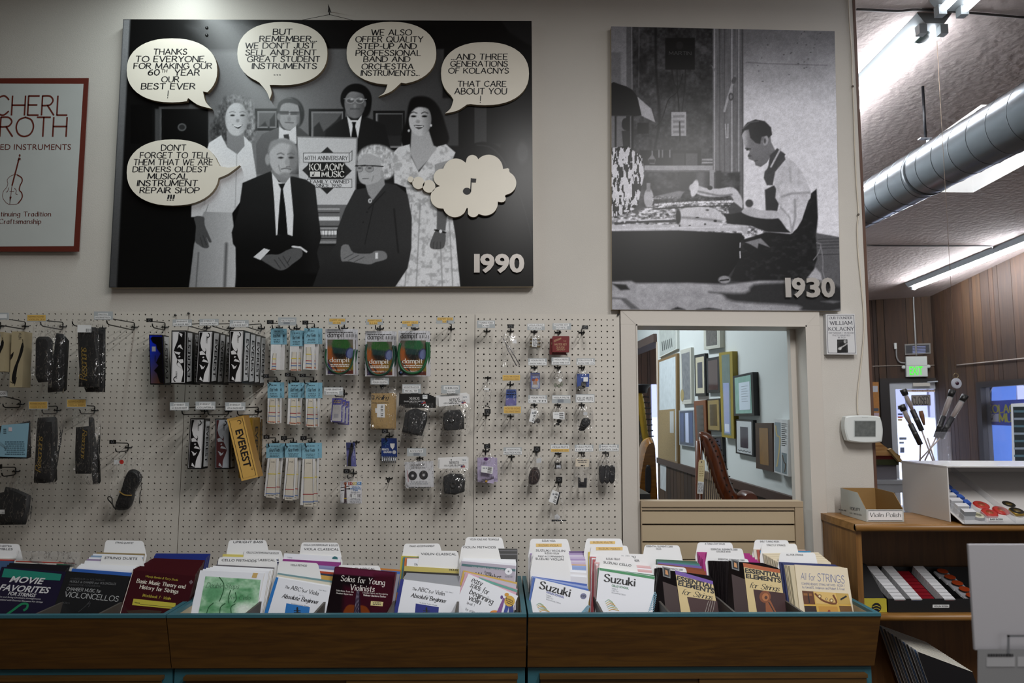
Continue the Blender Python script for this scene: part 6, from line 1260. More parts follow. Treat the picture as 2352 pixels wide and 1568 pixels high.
packet('pitch_pipe_packet', 'small clear case of a brass pitch pipe', 'pitch pipe', [(1217, 766), (1242, 767), (1244, 805), (1214, 804)], -.065, f_pipe, 52, FILM)
RED = mat('#6e1418', .4); F = WF(-.075)
R = root_at('pitch_pipe_box', 'front dark red pitch pipe box with gold print', 'pitch pipe', F, [(1269, 771), (1307.7, 809)])
mb = MB(); slab(mb, F, [(1269, 773), (1270, 771.5), (1306.5, 771.5), (1308, 773), (1307, 809), (1268.5, 808.5)], .016, RED); mb.build('case', R)
mb = MB(); gp = mat('#b08a6a', .5); mb.text(F, 'THE', 1293.5, 785, 1300.5, 785, 3.5, gp, 'stroke'); mb.text(F, 'MASTER KEY', 1273.5, 793, 1302, 793, 4.5, gp, 'serifb'); mb.lines(F, 1277, 794.5, 1299, 805, 5, gp, .45); 
for k in range(3): mb.fl(F, [(1272, 785.5-k*2), (1289, 778-k*1.2)], .9, gp, .001)
mb.build('gold_print', R)
copy_thing(R, (-.0095, .018, -.0085), 'dark red pitch pipe box tucked behind the front one')
def f_piz(R, F):
    def c(mb):
        q = [(1218.5, 856), (1240, 856), (1240, 892), (1219.5, 892)]; slab(mb, F, q, .003, mat('#4b5a96', .4)); mb.fr(F, 1221, 872, 1239, 891, mat('#9aa0b8', .4), .0006); mb.text(F, 'Pizzicato', 1221, 862, 1239, 862, 3.4, GOLD, 'serif', .001); mb.lines(F, 1222, 864, 1238, 867, 2, PAPER); mb.fe(F, 1225, 872.5, 3.5, 3, mat('#7a4036', .5), .001); mb.fe(F, 1232.5, 872, 4, 3.6, mat('#c46a2c', .5), .001); mb.fr(F, 1224.5, 875, 1233.5, 883, mat('#a5806a', .5), .0014); mb.fe(F, 1229, 886.5, 7.5, 3.6, mat('#b9b9bd', .3), .0014)
    part(R, 'card', c)
packet('mute_blister', 'blue card blister with orange fruit picture, violin mute hook', 'mute packet', [(1217, 846), (1242, 846), (1243, 897), (1214, 896)], -.06, f_piz, 53, FILM, .016, .0005)
def blobs(col, pts, Y, d=.012): return lambda mb: [puff(mb, WF(Y), ell_pts(x, y, rx, ry, 12), d, mat(col, .4, bump=.3, bs=200)) for x, y, rx, ry in pts]
packet('mute_packet', 'clear packet of small green-grey wire mutes with a tilted tag', 'mute packet', [(1272, 848), (1292, 848), (1297, 892), (1268, 892)], -.06, lambda R, F: (part(R, 'wire_mute', blobs('#7c8070', [(1276, 884, 4, 5), (1284, 886, 4, 4), (1290, 882, 3, 5)], -.064)), part(R, 'price_tag', lambda mb: mb.fp(WF(-.078), [(1286.5, 878), (1291.5, 873), (1287, 867.5), (1281, 872.5)], M_STRIP))), 54)
packet('mute_packet', 'blue packet with a white price tag, cello wire mute hook', 'mute packet', [(1326, 848), (1350, 848), (1354, 894), (1322, 893)], -.06, lambda R, F: (part(R, 'blue_card', lambda mb: slab(mb, F, [(1325, 858), (1353.5, 858), (1353, 888), (1325.5, 888)], .003, mat('#2e4a92', .4))), part(R, 'mute', blobs('#5a5852', [(1341, 883, 6, 8), (1336, 889, 9, 4)], -.064)), part(R, 'price_tag', lambda mb: mb.fp(WF(-.078), [(1340, 876), (1350, 876), (1350, 866), (1340, 866)], M_STRIP))), 55)
packet('pin_packet', 'small zip bag with two tiny dark pins at the bottom', 'packet', [(1109, 868), (1132, 872), (1127, 937), (1098, 932)], -.06, lambda R, F: (part(R, 'pin', blobs('#2a2622', [(1119.5, 927, 2, 3)], -.063, .006)), part(R, 'pin', blobs('#2a2622', [(1116, 932, 2.4, 2), (1121, 933, 2, 2)], -.063, .006)), part(R, 'label_strip', lambda mb: (mb.fp(WF(-.078), [(1112, 895), (1123, 896), (1123.5, 891), (1112.5, 890)], M_STRIP), mb.lines(WF(-.078), 1111, 897, 1124, 899.5, 1, M_GREYT)))), 56)
def f_wolf(R, F):
    def c(mb): q = [(1163, 894), (1186, 894), (1186, 931), (1161, 931)]; slab(mb, F, q, .003, mat('#6a66a0', .4)); mb.fp(F, [(1162, 914), (1186, 914), (1186, 894), (1163, 894)], mat('#284488', .4), .0006); mb.lines(F, 1164, 898, 1184, 902, 1, PAPER, .5); mb.lines(F, 1163, 904.5, 1185, 907.5, 1, GOLD, .7, .02); mb.lines(F, 1166, 908, 1183, 912, 2, PAPER, .4)
    part(R, 'card', c)
packet('wolf_note_packet', 'two-tone blue and purple card between the yellow plates', 'packet', [(1161, 885), (1187, 885), (1187, 932), (1160, 932)], -.065, f_wolf, 57, FILM, .014, .0005)
def tagq(mb, q, Y, bar=True): F = WF(Y); mb.fp(F, list(reversed(q)), M_STRIP); mb.lines(F, *uv(q, .1, .2), *uv(q, .6, .4), 1, M_GREYT); barcode(mb, F, [uv(q, *p) for p in ((.55, .1), (.9, .1), (.9, .9), (.55, .9))], lift=.0012, vert=True)
packet('mute_packet', 'crumpled packet with a big slanted barcode tag, third row', 'mute packet', [(1214, 934), (1245, 934), (1249, 975), (1207, 977)], -.065, lambda R, F: (part(R, 'mute', blobs('#3a3836', [(1226, 968, 5, 5), (1236, 966, 5, 6)], -.068)), part(R, 'barcode_tag', lambda mb: tagq(mb, [(1221, 938), (1235, 943), (1226, 971), (1215, 967)], -.09))), 58)
packet('mute_packet', 'packet with a square tag over two black rubber mutes', 'mute packet', [(1271, 932), (1299, 932), (1303, 976), (1267, 977)], -.065, lambda R, F: (part(R, 'rubber_mute', blobs('#101012', [(1284.5, 966.5, 6, 5)], -.069)), part(R, 'rubber_mute', blobs('#101012', [(1281, 974, 5, 3)], -.067)), part(R, 'price_tag', lambda mb: tagq(mb, [(1270, 946), (1296.5, 946), (1297, 963), (1270, 961)], -.09))), 59)
packet('mute_packet', 'wide zip bag with a stack of round ribbed rubber mutes', 'mute packet', [(1321, 930), (1362, 931), (1366, 986), (1316, 988)], -.065, lambda R, F: [part(R, 'rubber_mute', blobs('#0e1014', [(1346-k*3.2, 969+k*5.5, 11-k, 10-k*2)], -.082+.004*k)) for k in range(4)]+[part(R, 'price_tag', lambda mb: mb.fr(WF(-.094), 1340, 946, 1349, 953, mat('#b9bcc0', .4)))], 60)
def f_lil(R, F):
    LIL = mat('#b5aac8', .8, bump=.08, bs=180)
    for k in range(2): part(R, 'cloth', lambda mb: slab(mb, WF(-.07+.012*k), [(1096+k*6, 1051+k), (1134+k*8, 1049+k*2), (1134+k*9, 1110-k*4), (1097+k*5, 1106-k*2)], .009, LIL))
    part(R, 'barcode_tag', lambda mb: tagq(mb, [(1106, 1069), (1133, 1072), (1131, 1088), (1105, 1084)], -.092)); part(R, 'emblem', lambda mb: mb.fe(WF(-.092), 1116, 1054, 5, 3.6, mat('#4a1a5a', .4)))
    part(R, 'brass_clip', blobs('#b08c3c', [(1117, 1105, 3, 2.5)], -.078, .006))
packet('lilac_cloth_packet', 'lilac cloth in a zip bag with a purple oval emblem', 'cloth packet', [(1090, 1038), (1150, 1043), (1158, 1090), (1088, 1112)], -.068, f_lil, 61)
def f_prac(R, F):
    out = smooth([(1214, 1104), (1216, 1088), (1224, 1074), (1236, 1076), (1241, 1090), (1238, 1104), (1230, 1113), (1216, 1112)], 3, True); bm = mat('#2a2022', .35, bump=.2, bs=60)
    part(R, 'practice_mute', lambda mb: (puff(mb, WF(-.08), out, .025, bm), mb.fl(WF(-.0815), [(1221, 1080), (1232, 1080), (1238, 1090)], 1.6, mat('#5a4a48', .3)), mb.fl(WF(-.0815), [(1218, 1094), (1228, 1092), (1234, 1104)], 1.6, mat('#5a4a48', .3)), mb.fl(WF(-.0815), [(1225, 1076), (1222, 1108)], 1.4, mat('#5a4a48', .3))))
    part(R, 'price_tag', lambda mb: mb.fp(WF(-.094), [(1232, 1063), (1243, 1062), (1243, 1051), (1232, 1053)], mat('#b9bcc0', .4)))
packet('practice_mute_packet', 'bag with a curved brown-black practice mute, fourth row', 'mute packet', [(1209, 1038), (1248, 1039), (1246, 1118), (1206, 1118)], -.068, f_prac, 62)
packet('mute_packet', 'tiny packet with a small square black mute and price sticker', 'mute packet', [(1274, 1043), (1290, 1044), (1292, 1079), (1270, 1079)], -.06, lambda R, F: (part(R, 'mute', lambda mb: puff(mb, WF(-.068), [(1275, 1062), (1289, 1062), (1290, 1076), (1275.5, 1077)], .012, M_BLACK)), part(R, 'price_sticker', lambda mb: mb.fr(WF(-.0715), 1278, 1068, 1288, 1076, mat('#c4c8d0', .4)))), 63)
packet('mute_packet', 'bag with a fork-shaped black mute under a cream tag, fourth row', 'mute packet', [(1312, 1040), (1358, 1039), (1356, 1118), (1311, 1121)], -.07, lambda R, F: (part(R, 'mute', lambda mb: mb.extrude([WF(-.08).pt(*p) for p in ((1328.5, 1119.5), (1347.5, 1119.5), (1348, 1098), (1342.5, 1098), (1341.5, 1107), (1334, 1107), (1332.5, 1097), (1328, 1096))], (0, .012, 0), mat('#14161c', .5))), part(R, 'price_tag', lambda mb: (mb.fp(WF(-.095), [(1321.5, 1071), (1352.5, 1072), (1353, 1053.5), (1322, 1053)], mat('#c9bfae', .5)), mb.lines(WF(-.095), 1326, 1055, 1350, 1063, 2, M_TXT, .4), mb.lines(WF(-.095), 1333, 1067, 1343, 1071, 1, M_INK, .7)))), 64)
packet('mute_packet', 'wide bag of three black ebony mutes side by side', 'mute packet', [(1368, 1038), (1422, 1039), (1426, 1112), (1364, 1114)], -.068, lambda R, F: [part(R, 'ebony_mute', lambda mb: puff(mb, WF(-.08-.002*k), smooth([(1377+k*12, 1072), (1386+k*12, 1069), (1392+k*11, 1078), (1390+k*11, 1104), (1383+k*11, 1111), (1377+k*11, 1100)], 3, True), .02, mat('#15151a', .5, bump=.2, bs=40))) for k in range(3)], 65)
def f_tool(R, F):
    part(R, 'barcode_tag', lambda mb: tagq(mb, [(1269, 1124), (1284, 1131), (1277, 1158), (1260, 1151)], -.078)); dk = mat('#3a3d44', .3, metal=.7)
    part(R, 'steel_tool', lambda mb: mb.tube([WF(-.068).pt(1286, 1130), WF(-.068).pt(1278.5, 1159)], .0035, dk, 8)); part(R, 'pen', lambda mb: mb.tube([WF(-.066).pt(1267, 1195), WF(-.066).pt(1301, 1195)], [.0042, .002], dk, 8))
    part(R, 'string_tag', lambda mb: mb.fp(WF(-.074), [(1273, 1190), (1281, 1195.5), (1287, 1187), (1280, 1180), (1274, 1183)], mat('#d4d6da', .4)))
packet('tool_packet', 'lowest long clear bag with a barcode tag and a thin pen', 'packet', [(1262, 1111), (1302, 1114), (1303, 1198), (1258, 1197)], -.066, f_tool, 66, FILM)
for k, (x, y) in enumerate(((435, 720), (404.5, 724), (1419, 723))):
    mb = MB(); mb.lathe(W0.pt(x, y), (0, -1, 0), [(.003, -.002), (.003, .006), (.005, .010), (.001, .012)], mat('#3a3a3a', .4, metal=.6), 10); o = mb.build('push_pin')
    tag(o, ['dark nail head above the left pegboard seam', 'dark pin left of the quarter-size plate', 'dark pin at the top right pegboard corner'][k], 'pin')
# ------------------------------------------------------------------ music bins
BINW = wood_mat('#4a3012', '#614218', 1.0, .45, 'x', 9, 6); TEAL = mat('#2f5f6b', .45); GREYP = mat('#4a4540', .6); BEIGE = mat('#a89a80', .6); DWOOD = wood_mat('#46300f', '#583d18', .8, .45, 'x')
DF = 2.44; YF = CAMP.y+DF; ZR_ = dep(1210, 1409.5, DF).z; YB = YF+.057; ZB = dep(1210, 1531, DF+.057).z
FB = WF(YF); X_ = lambda px: FB.pt(px, 1409.5).x
def bin_(x0, x1, parts_px, lab):
    R = thing('music_bin', lab, 'display bin', ((x0+x1)/2, YF/2, 0)); t = .016
    mb = MB(); mb.extrude([(x0, YF, ZR_-.010), (x0, YB, ZB), (x0, YB+.02, ZB), (x0, YF+.018, ZR_-.010)], (x1-x0, 0, 0), BINW); mb.build('front_panel', R)
    mb = MB(); mb.box((x0, YF-.002, ZR_-.010), (x1, YF+.018, ZR_), TEAL); mb.build('rim', R)
    for a in (x0, x1-t):
        mb = MB(); mb.extrude([(a, YF+.018, ZR_), (a, YB+.02, ZB), (a, -.036, ZB), (a, -.036, ZR_)], (t, 0, 0), TEAL); e = a+(t-.001 if a == x0 else -.0005); mb.extrude([(e, YF+.022, ZR_-.012), (e, YB+.024, ZB+.01), (e, -.037, ZB+.01), (e, -.037, ZR_-.012)], (.0015, 0, 0), BEIGE); mb.build('side_panel', R)
    for px in parts_px:
        x = X_(px); mb = MB(); mb.extrude([(x-.004, YF+.018, ZR_-.002), (x-.004, YB+.02, ZB), (x-.004, -.036, ZB), (x-.004, -.036, ZR_-.002)], (.008, 0, 0), GREYP); mb.build('divider', R)
    mb = MB(); mb.box((x0+.001, YB+.021, ZB-.01), (x1-.001, -.036, ZB), GREYP); mb.build('bin_floor', R)
    mb = MB(); y = YB+.018; mb.box((x0+.002, y, 0), (x1-.002, -.036, ZB-.01), TEAL); mb.build('cabinet', R)
    Fd = WF(y); zt = Fd.pt(800, 1547).z; xm = (x0+x1)/2
    for a, b, o in ((x0+.045, xm+.01, -.003), (xm-.01, x1-.03, -.012)):
        mb = MB(); mb.box((a, y+o-.008, .08), (b, y+o, zt-.012), DWOOD); mb.build('sliding_door', R)
    mb = MB(); mb.box((x0+.042, y-.024, zt-.012), (x1-.027, y, zt), DWOOD); mb.build('door_rail', R)
bin_(X_(383)-1.26, X_(381), (73, 219), 'leftmost wood and teal sheet music bin, cut by the frame')
bin_(X_(383.5), X_(1209.5), (560, 718.5, 889, 1046), 'middle wood and teal sheet music bin')
bin_(X_(1213.5), X_(2023), (1385.6, 1541, 1693, 1851), 'rightmost wood and teal sheet music bin by the oak shelves')
TH_ = math.radians(21); NB = Vector((0, -math.cos(TH_), math.sin(TH_)))
PG = mat('#d9d5c8', .6); PGW = mat('#dfe2ea', .45); CARDM = mat('#dfe0e2', .45)
class Comp:
    def __init__(s, where, D=2.604): s.D = D; s.w = where
    def face(s): return Face((0, CAMP.y+s.D, ZR_), NB)
    def book(s, tl, tr, col, lab, t=.005, gloss=.35, grp=None, pr=None, side=None, name='music_book'):
        F = s.face(); A, B = F.pt(*tl), F.pt(*tr); dn = (B-A).normalized().cross(F.n); dn = dn if dn.z < 0 else -dn
        h = (min(A.z, B.z)-ZB-.012)/abs(dn.z); h = min(h, .31); q = [A, A+dn*h, B+dn*h, B]
        mb = MB(); m = mat(col, gloss) if isinstance(col, str) else col; mb.solid(q, [p-F.n*t for p in q], m, side or (mat(col, gloss) if isinstance(col, str) else PG))
        base = (q[1]+q[2])/2-F.n*t; s.D += t/math.cos(TH_)+.0004
        if pr:
            R = thing(name, lab, 'music book', base, grp); mb.build('cover', R); p = MB(); pr(p, F); p.build('cover_print', R); return R
        return tag(mb.build(name), lab, 'music book', grp)
    def stack(s, a, b, n, col, lab, t=.006, gloss=.4, side=None, pr=None):
        """n books packed front to back, their top edges running from pixels a to pixels b"""
        for k in range(n):
            f = k/max(1, n-1); j = random.uniform(-.6, .6); mixp = lambda p, q: (p[0]+(q[0]-p[0])*f+j, p[1]+(q[1]-p[1])*f+j*.5)
            s.book(mixp(a[0], b[0]), mixp(a[1], b[1]), col[k % len(col)] if isinstance(col, (list, tuple)) else col, lab, t, gloss, (lab[:40]+' stack') if n > 1 else None, pr, side)
    def tab(s, x0, x1, y0, lab, lines=(), slope=.02, w=None, strip=None):
        """a card divider with a rounded tab: lines = (text, x0, x1, baseline y, height)"""
        F = s.face(); Y = lambda x: y0+(x-x0)*slope; k = 5
        pts = [(x0-6, Y(x0)+34), (x0-1, Y(x0)+k), (x0+1.5, Y(x0)+1.2), (x0+k, Y(x0)), (x1-k, Y(x1)), (x1-1.5, Y(x1)+1.2), (x1+1, Y(x1)+k), (x1+8, Y(x1)+34)]
        f = [F.pt(*p) for p in pts]; dn = Vector((0, -NB.z, -math.cos(TH_))); dn = Vector((0, -math.sin(TH_), -math.cos(TH_)))
        h = (f[0].z-ZB-.015)/math.cos(TH_); f = [f[0]+dn*h]+f+[f[-1]+dn*h]; f = list(reversed(f))
        mb = MB(); mb.solid(f, [p-F.n*.0009 for p in f], CARDM); R = thing('divider_card', lab, 'divider card', f[0], 'index cards standing among the music books'); mb.build('card', R)
        mb = MB()
        if strip: mb.fr(F, *strip, M_YEL, .0006)
        for st, a, b, y, hh in lines: mb.text(F, st, a, y, b, y+(b-a)*slope, hh, mat('#2e3038', .5) if not strip else M_TXY, 'sans', .0011)
        if lines: mb.build('heading', R)
        s.D += .0016
        return R
sv = lambda c: mat(c, .5)
def swoosh(mb, F, x, y, sx, sy, cols, n=6, lift=.001, flip=1):
    for k in range(n):
        a = .25+k*.2; mb.fl(F, smooth([(x+flip*sx*.05*k, y-sy*(1-k/n)), (x+flip*sx*(.25+.06*k), y-sy*(1-k/n)*1.1-sy*.12), (x+flip*sx*(.55+.09*k), y-sy*(1-k/n)*.95)], 4), 1.4, mat(cols[k % len(cols)], .5), lift)
# -- left bin
c = Comp('L1')
def p_(mb, F):
    mb.fp(F, [(4, 1325), (138, 1333), (142, 1318), (10, 1305)], sv('#1d7a6a'), .0006); w = sv('#c9c9cc')
    mb.text(F, 'MOVIE', 21, 1336, 96, 1341, 14, w, 'bold', slant=.25); mb.text(F, 'FAVORITES', -3, 1355, 110, 1362, 14, w, 'bold', slant=.25); mb.text(F, 'FOR STRINGS', 18, 1366, 80, 1371, 8, w, 'bold', slant=.25)
    mb.text(F, 'Solos and String Orchestra Arrangements', -8, 1371, 93, 1377, 3.6, w, 'sans', slant=.2); mb.text(F, 'Correlated with Essential Elements For Strings', -12, 1377.5, 98, 1384, 3.6, w, 'sans', slant=.2)
    mb.fl(F, smooth([(14, 1412), (30, 1401), (50, 1387), (63, 1387), (62, 1396), (54, 1402)], 5), 5, sv('#1d7a52'), .001)
c.book((4, 1301), (152, 1313), '#1c1830', 'dark purple movie tunes book with a green swirl, leftmost front copy', pr=p_, gloss=.3)
c.stack(((12, 1301), (150, 1309)), ((22, 1292), (160, 1298)), 3, '#15131b', 'black book packed behind the purple movie tunes one')
c.book((34, 1286), (172, 1291), '#c4c4c0', 'white book with a red and green top band in a clear sleeve', pr=lambda mb, F: (mb.fp(F, [(36, 1290), (172, 1294.5), (172, 1292), (36, 1287)], sv('#9a3a30'), .0006), mb.fp(F, [(130, 1300), (165, 1301), (165, 1296), (130, 1294)], sv('#2f5a44'), .0008)))
F = c.face(); R = thing('clear_sleeve', 'crinkled clear sleeve standing above the white banded book', 'plastic sleeve', F.pt(110, 1300)); bagmesh(F, [(40, 1264), (186, 1268), (178, 1340), (26, 1340)], .006, root=R, seed=70, m=film(haze=.1, gloss=.3, bump=1.2, bs=40), name='sleeve'); c.D += .012
c.stack(((-40, 1286), (34, 1288)), ((-36, 1280), (36, 1282)), 3, ['#3f5a80', '#a83a34', '#c9c9c4'], 'book edge showing under the orchestra card at the left edge')
c.tab(-44, 44, 1247, 'white orchestra ensembles card at the left edge', [('ORCHESTRA', -14, 27, 1255, 4.2), ('ENSEMBLES', -28, 29, 1262, 4.6)])
c = Comp('L2')
def p_(mb, F):
    w = sv('#b9bbbd'); g = sv('#4c4d50'); mb.text(F, 'VIOLONCELLOS', 147, 1369.5, 271, 1381, 12, w, 'light', wt=.09); mb.text(F, 'CHAMBER MUSIC for', 152, 1355, 231, 1361, 7.5, w, 'light', wt=.1)
    mb.text(F, 'MUSIQUE de CHAMBRE pour VIOLONCELLES', 160, 1337, 266, 1343, 4.5, sv('#85878a'), 'light', wt=.1); mb.text(F, 'KAMMERMUSIK fur VIOLONCELLO', 162, 1330, 240, 1334, 4, g, 'light', wt=.1); mb.text(F, 'KAMARAZENE GORDONKARA', 158, 1344, 230, 1348, 4, g, 'light', wt=.1); mb.text(F, 'MUSICA', 142, 1385, 160, 1387, 4, g, 'light', wt=.1)
    mb.fl(F, smooth([(180, 1405), (196, 1392), (207, 1380), (200, 1388), (208, 1384), (203, 1394)], 4), .7, g)
c.book((153, 1311), (299, 1323), '#1f2022', 'black chamber music book for cellos, glossy front copy', pr=p_, gloss=.22)
c.book((166, 1305), (304, 1315), '#2f5aa8', 'bright blue topped book behind the black chamber music one')
c.stack(((176, 1303), (306, 1310)), ((186, 1294), (314, 1300)), 4, PGW, 'white book packed in front of the string duets card')
c.tab(234, 326, 1274, 'white string duets card', [('STRING DUETS', 240, 315, 1283, 5.4)], .03)
c.stack(((196, 1287), (320, 1292)), ((214, 1271), (330, 1275)), 5, [PGW, '#8f7fa0', PGW, '#7f97b4', PGW], 'pale book packed behind the string duets card')
c.book((222, 1268), (332, 1271), '#8a7a58', 'tan book right in front of the string quartet card')
c.tab(243, 329, 1240, 'white string quartet card', [('STRING QUARTET', 265, 307, 1247.5, 4)], .02)
c = Comp('L3')
def p_(mb, F):
    w = sv('#d6d0c4'); y = sv('#b5a83c'); mb.text(F, 'Wendy Barden & Terry Shade', 333, 1325, 408, 1334, 5, y, 'sans', slant=.2); mb.text(F, 'Basic Music Theory and', 313, 1337.5, 425, 1351.5, 9, w, 'serifb'); mb.text(F, 'History for Strings', 320, 1351, 409, 1362.5, 9, w, 'serifb'); mb.text(F, 'Workbook 1 * Violin', 327, 1369.5, 392, 1377.5, 6.5, y, 'ital')
    mb.fp(F, [(303.5, 1389), (402, 1398.5), (404, 1384.7), (307, 1374.4)], sv('#b8ad3e'), .0006); mb.text(F, 'Name', 309, 1384.5, 321, 1386, 3.4, M_INK, 'bold'); mb.fl(F, [(322, 1387), (399, 1394.5)], .7, M_INK, .001); mb.fl(F, [(306, 1310), (276, 1410)], 1.3, sv('#c9c4bc'), .001)
    mb.fp(F, [(290, 1402), (300, 1412), (360, 1418), (372, 1403), (330, 1399)], sv('#3a2a20'), .0006); mb.fp(F, [(434, 1336), (440, 1331), (444, 1337), (438, 1342)], sv('#6a5a60'), .0008)
c.book((305, 1309), (449, 1323), '#3a141a', 'maroon theory workbook with a yellow name box, front copy', pr=p_, gloss=.2)
c.stack(((307, 1306), (450, 1317)), ((352, 1281), (470, 1286)), 15, '#42171d', 'maroon theory workbook packed behind the front copy', .0062, .22)
c.stack(((354, 1277), (474, 1280)), ((358, 1270), (482, 1271)), 5, '#26347c', 'blue workbook packed behind the maroon ones', .006, .25)
# -- middle bin
c = Comp('M1')
def p_(mb, F):
    q = [(472, 1323), (599, 1331), (590, 1412), (455, 1412)]; P = Paint(q, 1.2, 0); P.I[:] = (.60, .74, .63); P.poly(q, lambda X, Y: np.stack([.52+.22*fbm(X/22, Y/14), .70+.16*fbm(X/22, Y/14), .56+.20*fbm(X/22, Y/14)], -1), 2); P.ell(490, 1360, 20, 18, (.36, .58, .42), 16); P.ell(560, 1400, 22, 14, (.85, .9, .86), 14); P.noise(450, 1320, 605, 1412, .06, 3)
    mb.grid(F.arr(P.X, P.Y, .0006), P.done(), vcol_mat(.4)); g = sv('#2e4a38'); mb.text(F, 'Double Stops', 472, 1349, 549, 1352, 11.5, g, 'ital', wt=.09); mb.text(F, 'for', 526, 1375.5, 541, 1376.5, 9.5, g, 'ital', wt=.09); mb.text(F, 'Cello', 549, 1376.5, 575, 1377.5, 9.5, g, 'ital', wt=.09)
    for pts in (((504, 1325), (514, 1340), (513, 1358), (504, 1381)), ((530, 1355), (525, 1372), (526, 1385)), ((541, 1360), (543, 1375), (537, 1384)), ((491, 1384), (480, 1394), (474, 1411)), ((518, 1385), (507, 1394), (505, 1411)), ((541, 1386), (531, 1394), (532, 1411))): mb.fl(F, smooth(pts, 5), 2, sv('#2a5a38'), .0014)
    mb.fp(F, [(578, 1326), (589, 1327), (593, 1316), (582, 1315)], sv('#c2a468'), .0006)
c.book((460, 1309), (607, 1316), PGW, 'white cello book with a cloudy green picture', pr=p_)
c.stack(((466, 1306), (618, 1311)), ((490, 1299), (629, 1306)), 4, PGW, 'white book packed behind the green cello one')
c.book((496, 1296), (630, 1303), '#5c5a60', 'thin grey book in front of the cello methods card')
c.tab(503, 592, 1279, 'white cello methods card', [('CELLO METHODS', 509, 589, 1288, 5.4)], .03)
c.tab(548, 634, 1279, 'white cello classical card half behind the cello methods one', [('CELLO CLASSICAL', 553, 632, 1287, 5)], .02)
c.stack(((500, 1287), (640, 1290)), ((512, 1278), (640, 1282)), 4, ['#23284a', PGW, '#1f2440', PGW], 'book packed between the cello and upright bass cards')
c.tab(562, 646, 1261, 'white cello contemporary card with a shiny strip', [('CELLO CONTEMPORARY & SOLOS', 566, 640, 1270, 4)], .03)
c.book((512, 1272), (640, 1276), '#c9bc6a', 'pale yellow book at the foot of the upright bass card')
c.tab(526, 611, 1240, 'white upright bass card', [('UPRIGHT BASS', 536, 604, 1247, 5)], -.005)
def abc(nm, tl, tr, a0, a1, b0, b1, sq, blue, strip, lab, cc):
    def p_(mb, F):
        bl = sv(blue); mb.text(F, 'The', a0[0], a0[1], a0[0]+10, a0[1]+2, 6, M_INK, 'ital'); w = a1[0]-a0[0]; sl = (a1[1]-a0[1])/w
        mb.text(F, "ABC's", a0[0]+w*.16, a0[1]+w*.16*sl, a0[0]+w*.56, a0[1]+w*.56*sl, 9, M_INK, 'serif'); mb.text(F, 'of', a0[0]+w*.58, a0[1]+w*.58*sl, a0[0]+w*.66, a0[1]+w*.66*sl, 6, M_INK, 'ital'); mb.text(F, nm, a0[0]+w*.70, a0[1]+w*.7*sl, a1[0], a1[1], 9, M_INK, 'serif')
        mb.text(F, 'Absolute Beginner', *b0, *b1, 9, M_INK, 'ital', wt=.2); mb.text(F, 'by Janice Tucker Rhoda', (b0[0]+b1[0])/2-20, (b0[1]+b1[1])/2+7, (b0[0]+b1[0])/2+20, (b0[1]+b1[1])/2+14, 2.6, M_GREYT, 'sans'); mb.text(F, 'for the', (a0[0]+a1[0])/2-6, (a0[1]+b1[1])/2-1, (a0[0]+a1[0])/2+6, (a0[1]+b1[1])/2+1, 2.4, M_GREYT, 'sans')
        mb.fp(F, list(reversed(sq)), bl, .0006); cx = (sq[0][0]+sq[1][0])/2-2; yt = (sq[0][1]+sq[1][1])/2
        mb.fe(F, cx, yt+8, 2.2, 4, M_INK, .001); mb.fp(F, [(cx-2.5, 1416), (cx+3, 1416), (cx+2.4, yt+10), (cx-1.6, yt+10)], M_INK, .001)
        for k in (0, 1): mb.fl(F, [(cx-8, yt+12+k*4), (cx+8, yt+13+k*4)], 1.4, M_INK, .0012)
        mb.fp(F, list(reversed(strip)), bl, .0008); mb.text(F, nm+' / Book 1', a1[0]+1, a0[1]+5, a1[0]+20, a0[1]+8, 2.2, M_GREYT, 'sans')
    cc.book(tl, tr, PGW, lab, pr=p_)
c = Comp('M2')
abc('Viola', (634, 1325), (764, 1348), (654.6, 1350), (731, 1367), (647, 1371.5), (731, 1387), [(658, 1385), (712, 1394), (708, 1420), (652, 1420)], '#1f6fb8', [(634, 1325), (640, 1326), (614, 1414), (605, 1414)], 'white viola beginner book with a light blue strip, front copy', c)
c.stack(((636, 1323), (766, 1345)), ((637, 1319), (768, 1339)), 2, [PGW, '#c9c6b8'], 'white book right behind the viola beginner one')
c.book((638, 1315), (768, 1334), '#6f9098', 'slate blue speckled book in front of the viola method card')
c.tab(641, 730, 1288, 'white viola method card', [('VIOLA METHOD', 667, 705, 1299, 4.4)], .05)
c.stack(((642, 1310), (772, 1324)), ((648, 1292), (780, 1301)), 6, ['#c29a4c', '#26344a', '#b0492c', PGW, '#7a80a8', '#8a8cb4'], 'coloured book in the gold, navy and orange fan beside the viola method card')
c.book((650, 1283), (783, 1291), '#8a3a80', 'magenta banded book under the viola classical card')
c.book((653, 1270), (784, 1278), PGW, 'tall white viola book with a tiny fan logo', pr=lambda mb, F: (mb.text(F, 'Viola', 660, 1281, 671, 1281.5, 3, M_GREYT, 'stroke'), mb.fp(F, [(763, 1283), (776, 1284), (775, 1279), (769, 1277), (764, 1279)], sv('#2f6a70'), .0006)))
c.tab(696, 779, 1256, 'white viola classical card', [('VIOLA CLASSICAL', 698, 778, 1263, 5)], .01)
c.tab(693, 777, 1245, 'white viola contemporary card at the back', [('VIOLA CONTEMPORARY & SOLOS', 697, 776, 1253, 4)], .01)
c = Comp('M3')
